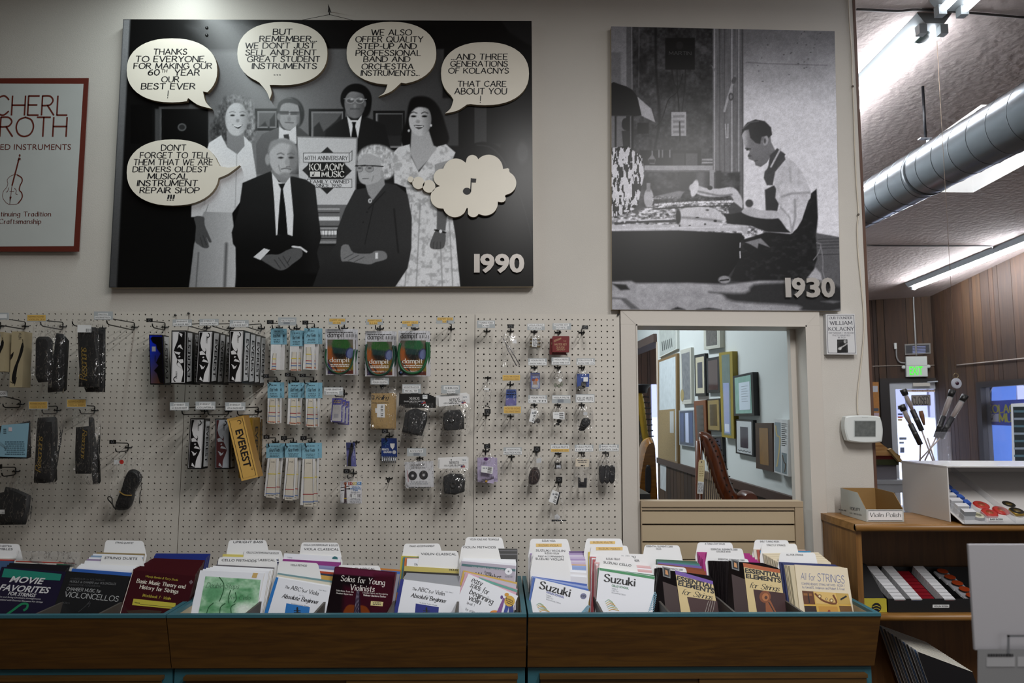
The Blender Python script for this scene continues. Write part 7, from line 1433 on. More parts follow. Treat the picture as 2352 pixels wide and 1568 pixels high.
def p_(mb, F):
    q = [(769, 1301), (908, 1314), (896, 1411), (749, 1411)]; P = Paint(q, 1.3, 0); P.I[:] = (.09, .06, .08); P.poly([q[0], q[1], (906, 1328), (767, 1318)], (.34, .13, .22), 4); P.poly([(860, 1320), (908, 1320), (900, 1411), (850, 1411), (840, 1370)], (.24, .07, .13), 12); P.poly([(790, 1345), (850, 1350), (846, 1411), (786, 1411)], (.22, .06, .12), 12)
    P.poly([(792, 1411), (793, 1396), (803, 1388), (818, 1390), (834, 1390), (845, 1397), (846, 1411)], (.45, .22, .10), 2.5, sm=3); P.poly([(812, 1411), (819, 1352), (826, 1352), (829, 1411)], (.16, .12, .18), 1.5)
    for k in range(3): P.line([(815+k*4, 1411), (820+k*2, 1356)], .7, (.6, .58, .66), 1)
    mb.grid(F.arr(P.X, P.Y, .0006), P.done(), vcol_mat(.18, .6, .3)); w = sv('#dcd8d4'); mb.text(F, 'Solos for Young', 782, 1333.5, 884, 1344, 13, w, 'serif'); mb.text(F, 'Violinists', 803, 1354.5, 860, 1359, 13, w, 'serif')
    mb.text(F, 'Selections from the', 772, 1357, 812, 1361, 3.6, w, 'serif'); mb.text(F, 'Student Repertoire', 772, 1363, 810, 1367, 3.6, w, 'serif'); mb.text(F, 'Compiled, Edited, and Recorded by', 833, 1362, 891, 1366, 3.2, w, 'serif'); mb.text(F, 'Violinist Barbara Barber', 834, 1368, 887, 1372, 3.8, w, 'serifb')
    mb.fp(F, [(851, 1390), (879, 1392), (880.5, 1382), (852, 1380)], sv('#c9bb84'), .001); mb.lines(F, 856, 1382.5, 876, 1390, 2, M_INK, .5, .1, .0014)
c.book((769, 1301), (908, 1314), '#1c1016', 'dark maroon young violinists solos book in shiny wrap, front copy', pr=p_, gloss=.15)
c.stack(((772, 1300), (911, 1313)), ((776, 1301), (918, 1318)), 2, ['#54182a', '#8a8a96'], 'book right behind the dark maroon solos one')
c.tab(778, 872, 1297, 'white classical card low behind the dark maroon solos book', [('VIOLA CLASSICAL', 782, 862, 1307, 4.6)], .02)
c.book((860, 1303), (921, 1308), '#b8742e', 'blue book with an orange top behind the shiny wrapped one', pr=lambda mb, F: mb.fp(F, [(862, 1360), (914, 1360), (920, 1312), (864, 1308)], sv('#2a5fa8'), .0006))
F = c.face(); R = thing('clear_sleeve', 'stiff clear plastic sheet between the maroon book and the pegboard', 'plastic sleeve', F.pt(850, 1330)); bagmesh(F, [(785, 1287), (917, 1287), (914, 1370), (780, 1370)], .001, root=R, seed=71, m=film(haze=.06, gloss=.3, bump=.25, bs=20), crum=.0002, name='sleeve')
c = Comp('M4')
abc('Violin', (920, 1329), (1058, 1347), (947, 1354), (1021, 1367.5), (943, 1370), (1025, 1384.5), [(955, 1385.5), (1008, 1394), (1006, 1420), (952, 1420)], '#16247c', [(920, 1329), (928, 1330), (912, 1414), (903, 1414)], 'white violin beginner book with a navy strip, front copy', c)
c.stack(((926, 1327), (1058, 1343)), ((934, 1315), (1058, 1322)), 8, '#8f9299', 'grey edged book packed behind the violin beginner one', .005, side=mat('#a5a7ac', .5))
c.book((928, 1311), (1058, 1317), '#1a1614', 'black and orange book edge under the yellow violin band')
c.book((929, 1299), (1058, 1307), '#b9ab5c', 'yellow topped violin book', pr=lambda mb, F: mb.text(F, 'VIOLIN', 1031, 1309.5, 1051, 1310.5, 3.6, M_INK, 'serifb'))
c.tab(965, 1051, 1264, 'white violin classical card', [('VIOLIN CLASSICAL', 967, 1048, 1274, 5)], .008)
c.book((935, 1282), (1050, 1283), PGW, 'white book whose title starts with Th', pr=lambda mb, F: mb.text(F, 'The', 951, 1298, 962, 1299, 4.5, M_INK, 'ital'))
c.stack(((930, 1280), (1056, 1286)), ((922, 1276), (1056, 1282)), 3, ['#c26a2c', '#3a7a84', '#b9ac3c'], 'thin coloured book edge left of the violin classical card')
c.tab(929, 1010, 1248, 'white piano accompaniment card beside the violin classical one', [('PIANO ACCOMPANIMENT', 941, 998, 1256, 4.4)], -.004)
c = Comp('M5')
def p_(mb, F):
    for st, a, b, yy in (('easy', (1082, 1335), (1107, 1346), 0), ('solos for', (1079, 1346.5), (1121, 1366), 0), ('beginning', (1077, 1362), (1131, 1388), 0), ('violin', (1075, 1376), (1103, 1388.5), 0)): mb.text(F, st, a[0], a[1], b[0], b[1], 13, M_INK, 'callig', wt=.15)
    mb.text(F, 'level 1', 1072, 1386, 1089, 1392.5, 6, M_TXT, 'stroke', wt=.1); mb.text(F, 'by craig', 1069, 1400, 1090, 1408, 5.5, M_TXT, 'stroke', wt=.1)
    mb.fp(F, [(1155, 1412), (1164, 1412), (1170, 1388), (1162, 1386)], sv('#2a3f92'), .0008); mb.fp(F, [(1168, 1412), (1180, 1412), (1178, 1388), (1169, 1388)], sv('#22347e'), .0008); mb.fe(F, 1170.5, 1380, 12, 12.5, sv('#c9a13c'), .0012)
    for k, st in enumerate(('Building', 'Excellence', 'Series')): mb.text(F, st, 1161+k, 1374+k*5, 1178+k*.5, 1381+k*5, 2.8, M_INK, 'bold', .0016)
    mb.fp(F, [(1138, 1412), (1150, 1412), (1160, 1374), (1156, 1372)], sv('#7a4a8a'), .0012); mb.fe(F, 1136, 1409, 12, 8, sv('#d2802e'), .001); mb.fe(F, 1152.5, 1371, 3, 4, sv('#5a3a80'), .0014); mb.fe(F, 1164, 1365, 5, 4, sv('#c9912e'), .0014)
c.book((1076, 1317), (1190, 1368), PGW, 'white beginner violin solos book, tilted, with a gold badge', pr=p_)
c.book((1070, 1313), (1189, 1352), '#c99fb0', 'pink and teal book peeking behind the tilted white one', pr=lambda mb, F: mb.fp(F, [(1100, 1331), (1188, 1360), (1188, 1354), (1100, 1325)], sv('#5a9a90'), .0006))
c.book((1064, 1309), (1188, 1337), '#c4a14a', 'gold edged book behind the tilted white violin one', pr=lambda mb, F: mb.fp(F, [(1066, 1400), (1185, 1400), (1186, 1341), (1066.5, 1313)], sv('#b7b2c0'), .0006))
def p_(mb, F):
    mb.fp(F, [(1060, 1299), (1184, 1312), (1184, 1307), (1061, 1294)], sv('#3f6a70'), .0006); mb.text(F, 'CARL FISCHER CLASSIC STUDIES', 1084, 1303.5, 1157, 1310.5, 3.2, sv('#d2cfd8'), 'sans', .001); mb.text(F, 'Franz', 1113, 1316, 1128, 1317.5, 5.5, M_INK, 'sans'); mb.text(F, 'Wohlfahrt', 1091, 1325, 1151, 1331, 12, M_INK, 'sans', wt=.008); mb.fe(F, 1168, 1312, 8.5, 8, PGW, .001); mb.fe(F, 1168, 1312, 2, 2, M_GREYT, .0014); mb.lines(F, 1158, 1321, 1178, 1326, 2, M_GREYT)
c.book((1060, 1288), (1185, 1299), '#a9a2b2', 'lavender grey classic studies book', pr=p_)
c.stack(((1061, 1285), (1186, 1294)), ((1063, 1281), (1184, 1284)), 4, PGW, 'white book packed behind the lavender grey studies')
c.tab(1061, 1143, 1252, 'white violin methods card', [('VIOLIN METHODS', 1062.5, 1139, 1258.5, 5)], .006)
c.stack(((1070, 1276), (1187, 1277)), ((1074, 1259), (1189, 1260)), 7, ['#141416', '#141416', '#55555a'], 'black book in the pack right of the violin methods card', .006)
c.tab(1071, 1153, 1233, 'white violin scale and technique card, tallest in the middle bin', [('VIOLIN SCALE AND TECHNIQUE', 1079, 1146, 1240, 4.2)], .006)
# -- right bin
c = Comp('R1')
def suz(big, sch, h1, h2, s0, s1, col, fans):
    def p_(mb, F):
        mb.text(F, 'Suzuki', *h1, *h2, 17, M_INK, 'serifb', wt=.2); mb.text(F, sch, *s0, *s1, 4.4, sv(col), 'bold'); dx, dy = s1[0]-s0[0], s1[1]-s0[1]
        for k, (st, r_) in enumerate((('Volume 1', .34), (big, .4), ('International Edition', .82))): mb.text(F, st, s0[0], s0[1]+6+k*4.8, s0[0]+dx*r_, s0[1]+6+k*4.8+dy*r_, 3.2, M_GREYT, 'serif', wt=.12)
        swoosh(mb, F, *fans[0],  ['#8fae9a', '#b9b46a', '#c99a3a'], 6); swoosh(mb, F, *fans[1],  ['#7fa9bc', '#6a9ab4'], 9, flip=-1)
        if 'VIOLIN' in sch: mb.fe(F, 1340, 1368.5, 7.2, 6.6, sv('#6f7396'), .001); mb.text(F, 'CD', 1335, 1370.5, 1345, 1371.5, 4.5, M_INK, 'bold', .0014)
        else: mb.fp(F, [(1377, 1309), (1503, 1330), (1504, 1324), (1377, 1303.5)], sv('#3d8a5a'), .0006)
    return p_
c.book((1230, 1327), (1356, 1358), PGW, 'white violin school book with a CD disc mark, front copy', pr=suz('Violin Part', 'VIOLIN SCHOOL', (1237, 1350), (1309, 1370), (1254, 1361), (1295, 1373.5), '#2a3f9a', ((1232, 1407, 30, 18), (1355, 1408, 16, 15))))
blt = lambda mb, F: None
c.stack(((1224, 1325), (1352, 1352)), ((1222, 1323), (1349, 1341)), 3, ['#3a62b0', '#8fa0cc', '#2f56a8'], 'blue topped violin school book behind the front one')
c.tab(1224, 1302, 1278, 'white violin school card, nearest of the fanned set', [('SUZUKI VIOLIN', 1230, 1294, 1285, 5)], .03)
c.stack(((1222, 1316), (1348, 1326)), ((1222, 1303), (1347, 1310)), 4, ['#cfcfd6', PGW], 'white book in the right half behind the nearest violin school card')
c.tab(1227, 1306, 1266, 'white piano accompaniments card, second in the fanned set', [('SUZUKI VIOLIN', 1251, 1284, 1272, 4), ('PIANO ACCOMPANIMENTS', 1236, 1295, 1279, 4)], .02)
c.stack(((1221, 1299), (1347, 1303)), ((1221, 1292), (1346, 1296)), 3, ['#7f97c8', '#8aa0d0', '#c9a27a'], 'pale blue book edge right of the fanned cards')
c.tab(1224, 1304, 1260, 'white violin school card, third in the fanned set', [('SUZUKI VIOLIN', 1231, 1298, 1266, 5)], .02)
c.stack(((1220, 1290), (1345, 1291)), ((1218, 1270), (1343, 1270)), 6, ['#b7a9c8', '#c4bcd0', '#9c88b4'], 'lilac book in the pack right of the fanned cards')
c.tab(1219, 1302, 1245, 'white card with a yellow viola strip', [('SUZUKI VIOLA', 1237, 1283, 1253.8, 4.4)], .012, strip=(1231, 1248, 1290, 1255.5))
c.book((1216, 1266), (1342, 1265), '#5a3a78', 'dark purple book at the back of the fanned cards')
c.tab(1219, 1304, 1237, 'white viola school card, rearmost of the fanned set', [('SUZUKI VIOLA', 1245, 1276, 1243.5, 4.4)], .006)
c = Comp('R2')
c.book((1376.5, 1303), (1504, 1323), PGW, 'white cello school book with a green top strip, front copy', pr=suz('Cello Part', 'CELLO SCHOOL', (1386, 1334), (1459, 1346), (1405, 1346), (1444, 1353), '#2f7a50', ((1390, 1406, 32, 24), (1508, 1408, 15, 40))))
c.stack(((1374, 1303), (1502, 1320)), ((1372, 1303), (1500, 1316)), 3, ['#2f6a48', PGW, PGW], 'cello book right behind the front cello school one')
c.tab(1379, 1461, 1284, 'white cello school card, nearest in its bin', [('SUZUKI CELLO', 1386, 1450, 1293, 5)], .12)
c.stack(((1370, 1300), (1498, 1312)), ((1366, 1290), (1494, 1300)), 5, ['#c9a0a4', '#d2b0b2', PGW], 'pink edged book right of the cello school card')
c.tab(1370, 1455, 1275, 'white cello card just behind the nearest one', [('SUZUKI CELLO', 1392, 1424, 1285, 4.4)], .03)
c.tab(1406, 1484, 1270, 'white recorder card standing right of the cello cards', [('SUZUKI', 1427, 1460, 1280.5, 5), ('RECORDER', 1424, 1469, 1288.5, 5)], .03)
c.stack(((1362, 1284), (1488, 1296)), ((1354, 1275), (1478, 1282)), 4, ['#a83a44', PGW, '#b04a50', PGW], 'red and white book at the left behind the cello cards')
c.tab(1359, 1441, 1251, 'white card with a yellow piano strip', [('SUZUKI PIANO', 1375, 1424, 1261.5, 4.2)], .02, strip=(1369, 1256, 1430, 1263.4))
c.book((1351, 1267), (1470, 1272), '#c2ac34', 'yellow book edge under the flute card')
c.tab(1347, 1427, 1236, 'white card with a yellow flute strip', [('SUZUKI FLUTE', 1362, 1407, 1247, 4)], .006, strip=(1355, 1242.5, 1413, 1248.6))
EE_T = sv('#cbb786')
def ee(x, top, tanl, t1, t2, t3, pic, scroll):
    def p_(mb, F):
        (a, b), (c_, d), (e, f) = tanl; mb.fp(F, [e_ for e_ in ((a, b), (a+13, 1414), (e, f), (c_, d))], EE_T, .0006); mb.fp(F, [(a, b), (c_, d), (c_-1, d-8), (a-2, b-10)], sv(top), .0008)
        mb.text(F, 'ESSENTIAL', *t1[0], *t1[1], 9.6, M_INK, 'bold', wt=.04); mb.text(F, 'ELEMENTS', *t2[0], *t2[1], 9.6, M_INK, 'bold', wt=.04); mb.text(F, 'for Strings', *t3[0], *t3[1], 12, M_INK, 'script', wt=.12)
        mb.fp(F, list(reversed(pic)), sv('#341012'), .001); mb.fp(F, [(x+3, b+4), (x+20, b+9), (x+19, b-15), (x+1, b-19)], sv('#777a7c'), .0008); mb.fp(F, [(x+5, b+2), (x+18, b+6), (x+17, b-12), (x+4, b-16)], M_INK, .001); mb.fp(F, [(x+8, b-1), (x+15, b+2), (x+13, b-9), (x+8, b-11)], sv('#c08a58'), .0012)
        mb.fp(F, [(x+10, 1414), (a+12, 1414), (a+3, b+28), (x+2, b+16)], sv('#2a0f10'), .0007)
        if scroll: 
            cx, cy = scroll; mb.fe(F, cx, cy, 13, 14, sv('#7a4220'), .0014); mb.fe(F, cx+1, cy+1, 8, 9, sv('#a8683a'), .0016); mb.fe(F, cx+2, cy+2, 3.5, 4, sv('#4a2412'), .0018); mb.fp(F, [(cx+2, 1414), (cx+30, 1414), (cx+12, cy+8), (cx+1, cy+13)], sv('#8a4c26'), .0013); mb.fl(F, [(cx+8, cy+12), (cx+26, 1414)], 2, M_INK, .0018)
        else:
            for k in range(4): mb.fl(F, [(1627+k*5, 1380), (1617+k*6, 1414)], .8, sv('#a9a29c'), .0014)
    return p_
c = Comp('R3')
c.book((1516, 1303), (1640, 1337), '#120e10', 'glossy strings method book with a purple strip, front copy', gloss=.12, pr=ee(1520, '#6a4aa0', ((1552, 1319), (1638, 1342), (1650, 1412)), ((1554, 1331), (1639, 1352)), ((1557, 1343), (1640, 1363)), ((1566, 1364), (1638, 1378)), [(1578, 1370), (1647, 1380), (1652, 1414), (1588, 1414)], None))
c.stack(((1512, 1303), (1638, 1332)), ((1504, 1305), (1632, 1322)), 6, '#161215', 'glossy black book packed behind the purple strip one', .006, .15)
c.tab(1499, 1575, 1296, 'white strings method card low behind the purple strip book', [('ESSENTIAL ELEMENTS 2000', 1508, 1568, 1305, 4)], .09)
c.stack(((1510, 1297), (1622, 1312)), ((1512, 1291), (1612, 1300)), 3, ['#8a4220', '#7a3a1e', '#6a5aa0'], 'rust and violet book behind the low strings card', .006, .25)
c.stack(((1510, 1289), (1608, 1296)), ((1508, 1284), (1602, 1289)), 3, ['#3f7a80', '#3a6a58', '#2f5a48'], 'teal and green book in front of the viola card', .006, .25)
c.tab(1481, 1560, 1251, 'white strings method card for viola, left of the magenta books', [('ESSENTIAL ELEMENTS 2000', 1485, 1545, 1256, 4), ('VIOLA', 1507, 1519, 1262, 4)], .012)
c = Comp('R4')
c.book((1674, 1287), (1792, 1307), '#140f0f', 'glossy strings method book with an orange strip, front copy', gloss=.12, pr=ee(1678, '#a8552c', ((1708, 1302), (1792, 1316), (1806, 1412)), ((1711, 1314), (1792, 1326)), ((1713, 1326.5), (1794, 1338)), ((1722, 1349), (1792, 1358)), [(1730, 1353), (1803, 1362), (1808, 1414), (1740, 1414)], (1757, 1370)))
c.stack(((1668, 1288), (1788, 1304)), ((1626, 1287), (1752, 1292)), 13, '#171214', 'glossy black book packed behind the orange strip one', .0062, .15)
c.tab(1642, 1718, 1279, 'white strings method card right behind the orange strip stack', [('ESSENTIAL ELEMENTS 2000', 1650, 1710, 1285.5, 4)], .05)
c.tab(1626, 1705, 1258, 'white strings method card for double bass', [('ESSENTIAL ELEMENTS 2000', 1633, 1694, 1263, 4), ('DOUBLE BASS', 1646, 1678, 1268, 3.6)], .015)
c.stack(((1614, 1283), (1745, 1289)), ((1601, 1267), (1722, 1270)), 5, '#a02a78', 'magenta book in the pack behind the double bass card', .006, .25)
c.tab(1603, 1681, 1245, 'white violin card standing over the magenta books', [('A TUNE A DAY VIOLIN', 1619, 1665, 1250.5, 4)], .006)
c = Comp('R5')
def p_(mb, F):
    bl = sv('#5a6a9e'); mb.text(F, 'All for', 1839, 1330, 1872, 1333, 15, bl, 'light', wt=.07, slant=.15); mb.text(F, 'STRINGS', 1878, 1333.5, 1940, 1339, 17, bl, 'light', wt=.07, slant=.06)
    mb.text(F, 'COMPREHENSIVE STRING METHOD * BOOK 1', 1841, 1342, 1940, 1347, 4.5, bl, 'light', wt=.09); mb.text(F, 'by Gerald E. Anderson and Robert S. Frost', 1843, 1350, 1940, 1355, 5, bl, 'light', wt=.09)
    q = [(1842, 1356), (1948, 1363), (1960, 1412), (1850, 1412)]; mb.fp(F, list(reversed(q)), sv('#c9a24a'), .0006)
    g = lambda u0, v0, u1, v1, c_, l=.001: mb.fp(F, [uv(q, u0, v1), uv(q, u1, v1), uv(q, u1, v0), uv(q, u0, v0)], sv(c_), l)
    g(0, 0, .24, .55, '#5a3014'); g(.02, .1, .2, .2, '#8a5a2c', .0014); g(.26, 0, .72, .52, '#cfae6a'); g(.74, 0, 1, .5, '#b99a52'); g(0, .62, .25, 1, '#2a1710'); g(.74, .58, 1, 1, '#6a4a24'); g(.3, .62, .7, 1, '#b98a3c')
    for t in ((.36, .2, 5), (.6, .36, 5), (.5, .3, 3)): x, y = uv(q, t[0], t[1]); mb.fe(F, x, y, t[2], t[2], sv('#8a6a3a'), .0014); mb.fe(F, x, y, t[2]*.5, t[2]*.5, sv('#e0cfa0'), .0018)
    mb.fl(F, smooth([uv(q, .27, .08), uv(q, .4, .35), uv(q, .58, .48), uv(q, .7, .44), uv(q, .66, .1)], 5), 4, sv('#6a3a18'), .0016); mb.fl(F, [uv(q, .8, .3), uv(q, .95, .12)], 4, M_INK, .0014); x, y = uv(q, .5, .9); mb.fe(F, x, y, 3.5, 7, sv('#8a3a1e'), .0014); mb.fl(F, [uv(q, .12, .1), uv(q, .12, .5)], 2.4, M_INK, .0016)
c.book((1825, 1296), (1946, 1304), '#d8ccb4', 'cream strings method book with a gold picture grid, front copy', pr=p_, gloss=.3)
c.stack(((1814, 1299), (1938, 1303)), ((1802, 1297), (1930, 1301)), 5, '#c4b89c', 'cream book right behind the front cream strings one', .0062)
c.stack(((1798, 1293), (1926, 1300)), ((1790, 1290), (1918, 1296)), 4, '#2a3366', 'navy book behind the cream method books', .006)
c.tab(1792, 1872, 1268, 'white card standing right behind the navy books', [('ALL FOR STRINGS', 1806, 1845, 1275.5, 4)], .01)
c.stack(((1786, 1290), (1908, 1291)), ((1752, 1270), (1880, 1268)), 14, ['#cfc4ac', '#d6cdb8', '#c4b8a0'], 'cream book in the deep pack behind the card by the navy books', .0062)
c.tab(1751, 1829, 1247.5, 'white strings card with a shiny strip, second from the back right', [('STRICTLY STRINGS', 1761, 1804, 1253.5, 4)], .01)
c.stack(((1746, 1264), (1862, 1265)), ((1730, 1260), (1850, 1262)), 3, ['#3f86b0', '#a8503c', '#d2ccc0'], 'blue, rust and white book at the very back right', .005)
c.tab(1734, 1810, 1239, 'white card at the very back right, its heading half hidden', [('EARLY TUNING INDEX', 1746, 1790, 1245, 4)], .012)
# ------------------------------------------------------------------ slatted half-height panel in the doorway
FS = WF(-.03); SL = mat('#b3a286', .5); SL2 = mat('#a5937a', .5)
R = thing('slat_panel', 'beige slatted wall panel closing the lower doorway', 'slat panel', (FS.pt(1655, 1200).x, 0, 0)); xa, xb = max(FS.pt(1464, 1200).x, ox0+.007), min(FS.pt(1846, 1200).x, ox1-.008); zt = FS.pt(1650, 1151).z; zc_ = FS.pt(1650, 1164).z
mb = MB(); mb.box((xa, -.032, zc_), (xb, .03, zt), SL2); mb.build('cap', R)
for a, b in ((xa, FS.pt(1475, 1200).x), (FS.pt(1827, 1200).x, xb)): mb = MB(); mb.box((a, -.03, 0), (b, .03, zc_), SL2); mb.build('stile', R)
mb = MB(); a, b = FS.pt(1475.5, 1200).x, FS.pt(1826.5, 1200).x; z1 = FS.pt(1650, 1172).z; mb.box((a, -.005, 0), (b, .01, zc_), mat('#4a3a2a', .6)); mb.box((a, -.026, z1), (b, -.006, zc_), SL2)
zz = [FS.pt(1650, y).z for y in (1175, 1203, 1207, 1243, 1247, 1284)]
for k in range(3): mb.box((a, -.022, zz[2*k+1]), (b, -.006, zz[2*k]), SL)
mb.box((a, -.022, .3), (b, -.006, zz[5]-.005), SL); mb.build('slat', R)
# ------------------------------------------------------------------ pictures on the practice-room wall
h3 = lambda x, y: (1420+x/3.267, 700+y/3.267)
def framed(pts, col, lab, inner, w=.1, mt=None, mw=.12, t=.02, glass=True, name='picture_frame', extra=None, wv=None):
    F = Face((PX-t, 0, 0), (-1, 0, 0)); q = [h3(*p) for p in pts]; R = thing(name, lab, 'picture', F.pt((q[2][0]+q[3][0])/2, (q[2][1]+q[3][1])/2), 'pictures on the practice room wall')
    mb = MB(); f = [F.pt(*p) for p in (q[0], q[3], q[2], q[1])]; mb.solid(f, [p-F.n*t for p in f], mat(col, .35)); mb.build('frame', R)
    wv = wv or w*.55; mb = MB()
    def ins(a, b, m, l, q=q): mb.fp(F, [uv(q, a, 1-b), uv(q, 1-a, 1-b), uv(q, 1-a, b), uv(q, a, b)], m, l)
    g = .15 if glass else .5; pw = w
    if mt: ins(w, wv, mat(mt, g), .0006); pw = w+mw; ins(pw, wv+mw*.8, mat(inner, g, var=.25, vs=30), .0012)
    else: ins(w, wv, mat(inner, g, var=.1, vs=20), .0006)
    if extra: extra(mb, F, q)
    mb.build('picture', R); return R
framed([(300, 150), (438, 120), (440, 330), (303, 398)], '#c9cdc8', 'white line-drawing sheet at the upper left of the practice room', '#aeb4b0', .06, None, extra=lambda mb, F, q: [mb.fl(F, [uv(q, .2+.1*k, .55), uv(q, .24+.1*k, .85)], 2, mat('#4a4f4e', .5), .001) for k in range(6)])
framed([(298, 415), (440, 362), (445, 1195), (300, 1165)], '#7a5f36', 'oak framed board, white above and cork below', '#c2cbd0', .07, None, glass=False, wv=.025, extra=lambda mb, F, q: (mb.fp(F, [uv(q, .06, .975), uv(q, .9, .975), uv(q, .9, .5), uv(q, .06, .5)], mat('#8d7a58', .8, var=.15, vs=80), .001), mb.fp(F, [uv(q, .62, .72), uv(q, .82, .72), uv(q, .82, .52), uv(q, .62, .52)], mat('#aeb0b0', .5), .0014)))
framed([(465, 340), (545, 318), (550, 740), (478, 745)], '#b7b7ae', 'tall grey poster with a small gold seal', '#6d6f74', .08, '#b9b9b0', .04, extra=lambda mb, F, q: mb.fe(F, *h3(482, 678), 4, 14, mat('#9a8a5a', .4), .002))
framed([(570, 378), (652, 362), (657, 682), (576, 685)], '#0f1014', 'narrow black frame with a pale mat, upper row', '#3a3a48', .12, '#b9b39c', .16)
framed([(661, 403), (757, 385), (762, 655), (665, 660)], '#101116', 'black framed dark group portrait left of the gold frame', '#4a3836', .14)
framed([(755, 360), (855, 347), (868, 1003), (777, 990)], '#8a7a22', 'very tall gold framed picture', '#5d6f6a', .2, None, wv=.03, t=.03, extra=lambda mb, F, q: (mb.fp(F, [uv(q, .25, .95), uv(q, .7, .95), uv(q, .7, .36), uv(q, .25, .36)], mat('#8a97c0', .12), .001), mb.fp(F, [uv(q, .3, .93), uv(q, .65, .93), uv(q, .65, .84), uv(q, .3, .84)], mat('#c4cde0', .12), .0014)))  # blue-white glass reflection painted onto the picture
def cert(mb, F, q): mb.fp(F, [uv(q, .3, .86), uv(q, .84, .86), uv(q, .84, .2), uv(q, .3, .2)], mat('#c4d2e0', .2), .0016); [mb.fl(F, [uv(q, .42, .3+.06*k), uv(q, .74-.06*(k % 2), .3+.06*k)], .8, M_GREYT, .002) for k in range(7)]
framed([(858, 535), (1008, 503), (1020, 830), (868, 832)], '#0d0d10', 'black framed certificate with a teal border', '#7fa69c', .1, None, t=.03, extra=cert)
framed([(638, 120), (760, 110), (763, 320), (643, 338)], '#b9bab0', 'thick white card at the very top of the practice room wall', '#55524f', .06, '#b7b8ae', .1, t=.03)
framed([(455, 792), (568, 785), (573, 1068), (458, 1050)], '#8f959c', 'silver framed blue photo collage behind the harp neck', '#27324e', .05, None, extra=lambda mb, F, q: [mb.fp(F, [uv(q, u, .9), uv(q, u+.22, .9), uv(q, u+.22, .08), uv(q, u, .08)], mat(c_, .2), .001) for u, c_ in ((.1, '#3a4a78'), (.42, '#b9c4e4'), (.68, '#2f4270'))])
framed([(566, 722), (655, 713), (665, 1040), (583, 1045)], '#6a3a1c', 'reddish brown wooden frame with a dark portrait', '#33271f', .2, None, t=.03)
framed([(663, 708), (762, 700), (770, 952), (668, 945)], '#101014', 'black framed tan certificate with an old group photo', '#4a4238', .08, '#8a7a55', .16)
framed([(668, 985), (780, 985), (790, 1260), (672, 1240)], '#0f0f14', 'black frame mostly hidden by the brown harp neck', '#2a3048', .12)
framed([(877, 857), (1010, 865), (1015, 1140), (882, 1112)], '#0d0e12', 'black framed signed photo in a white mat', '#3a3440', .08, '#b7bcc0', .2, extra=lambda mb, F, q: mb.fl(F, smooth([uv(q, .14+.09*k, .87+.03*(k % 2)) for k in range(9)], 3), 1, M_INK, .002))
framed([(1028, 885), (1152, 885), (1162, 1252), (1035, 1225)], '#3a2416', 'dark walnut plaque with a brass plate', '#7a5518', .24, None, wv=.11, t=.03)
def hp_(mb, F, q):
    mb.fp(F, [uv(q, .06, .97), uv(q, .48, .97), uv(q, .48, .06), uv(q, .06, .06)], mat('#7c8a92', .4), .001); mb.fp(F, [uv(q, .54, .97), uv(q, .9, .97), uv(q, .9, .6), uv(q, .54, .6)], mat('#6d7a80', .4), .001)
    mb.fl(F, smooth([uv(q, .12, .12), uv(q, .22, .3), uv(q, .42, .34), uv(q, .36, .6), uv(q, .2, .88)], 4), 3, mat('#b0a070', .4), .0014); mb.fl(F, smooth([uv(q, .6, .64), uv(q, .7, .76), uv(q, .82, .8), uv(q, .74, .94)], 4), 2, mat('#4a3a2a', .4), .0014)
    for k in range(12): mb.fl(F, [uv(q, .54, .08+.035*k), uv(q, .9-.1*(k % 3 == 2), .08+.035*k)], 1.3, M_INK, .0014)
framed([(1170, 855), (1275, 860), (1278, 1288), (1170, 1255)], '#c4c8ca', 'white standing harp leaflet nearest the doorway jamb', '#c4c8ca', .02, None, t=.04, glass=False, extra=hp_)
o = framed([(315, 1195), (360, 1205), (358, 1398), (316, 1375)], '#b9bcc0', 'white note sheet pinned on the brown dado', '#b4b8bc', .03, None, t=.014, glass=False)
# ------------------------------------------------------------------ harps
HB = wood_mat('#3a1a0c', '#5a2c14', 1, .25, 'z'); HG_ = mat('#a5862e', .25, metal=.6)
D_ = lambda x, y, d: dep(*h3(x, y), d)
R = thing('harp', 'dark brown harp with a price tag in the practice room', 'harp', Vector((D_(740, 1000, 3.5).x, CAMP.y+3.5, 0)))
pts = smooth([(612, 992), (640, 990), (672, 1025), (700, 1090), (730, 1180), (762, 1290), (800, 1390), (850, 1470), (930, 1560)], 4)
mb = MB(); mb.tube([D_(x, y, 3.5) for x, y in pts], [.022+.02*min(1, i/12) for i in range(len(pts))], HB, 10); mb.build('neck', R)
pf = D_(612, 992, 3.5); mb = MB(); mb.tube([pf+Vector((0, .02, -.02)), Vector((pf.x-.02, pf.y+.02, .06))], .018, HB, 10); mb.build('pillar', R)
pe = D_(930, 1560, 3.5); mb = MB(); mb.tube([pe, Vector((pf.x+.12, pf.y, .12))], [.06, .1], HB, 12); mb.box((pf.x-.06, pf.y-.12, 0), (pf.x+.24, pf.y+.14, .1), HB); mb.build('soundbox', R)
for k in range(14):
    p = pts[6+k*2]; a = D_(p[0]-12, p[1]+8, 3.485); mb = MB(); mb.tube([a, Vector((pf.x+.02+.012*k, a.y, .25+.01*k))], .0012, mat('#8a7a60', .4), 4); mb.build('string', R)
    mb = MB(); b = D_(p[0]+12, p[1], 3.5); mb.tube([b+Vector((0, -.05, 0)), b+Vector((.012, .02, 0)), b+Vector((.05, .02, 0))], .0035, mat('#1a1816', .3, metal=.5), 6); mb.build('tuning_pin', R)
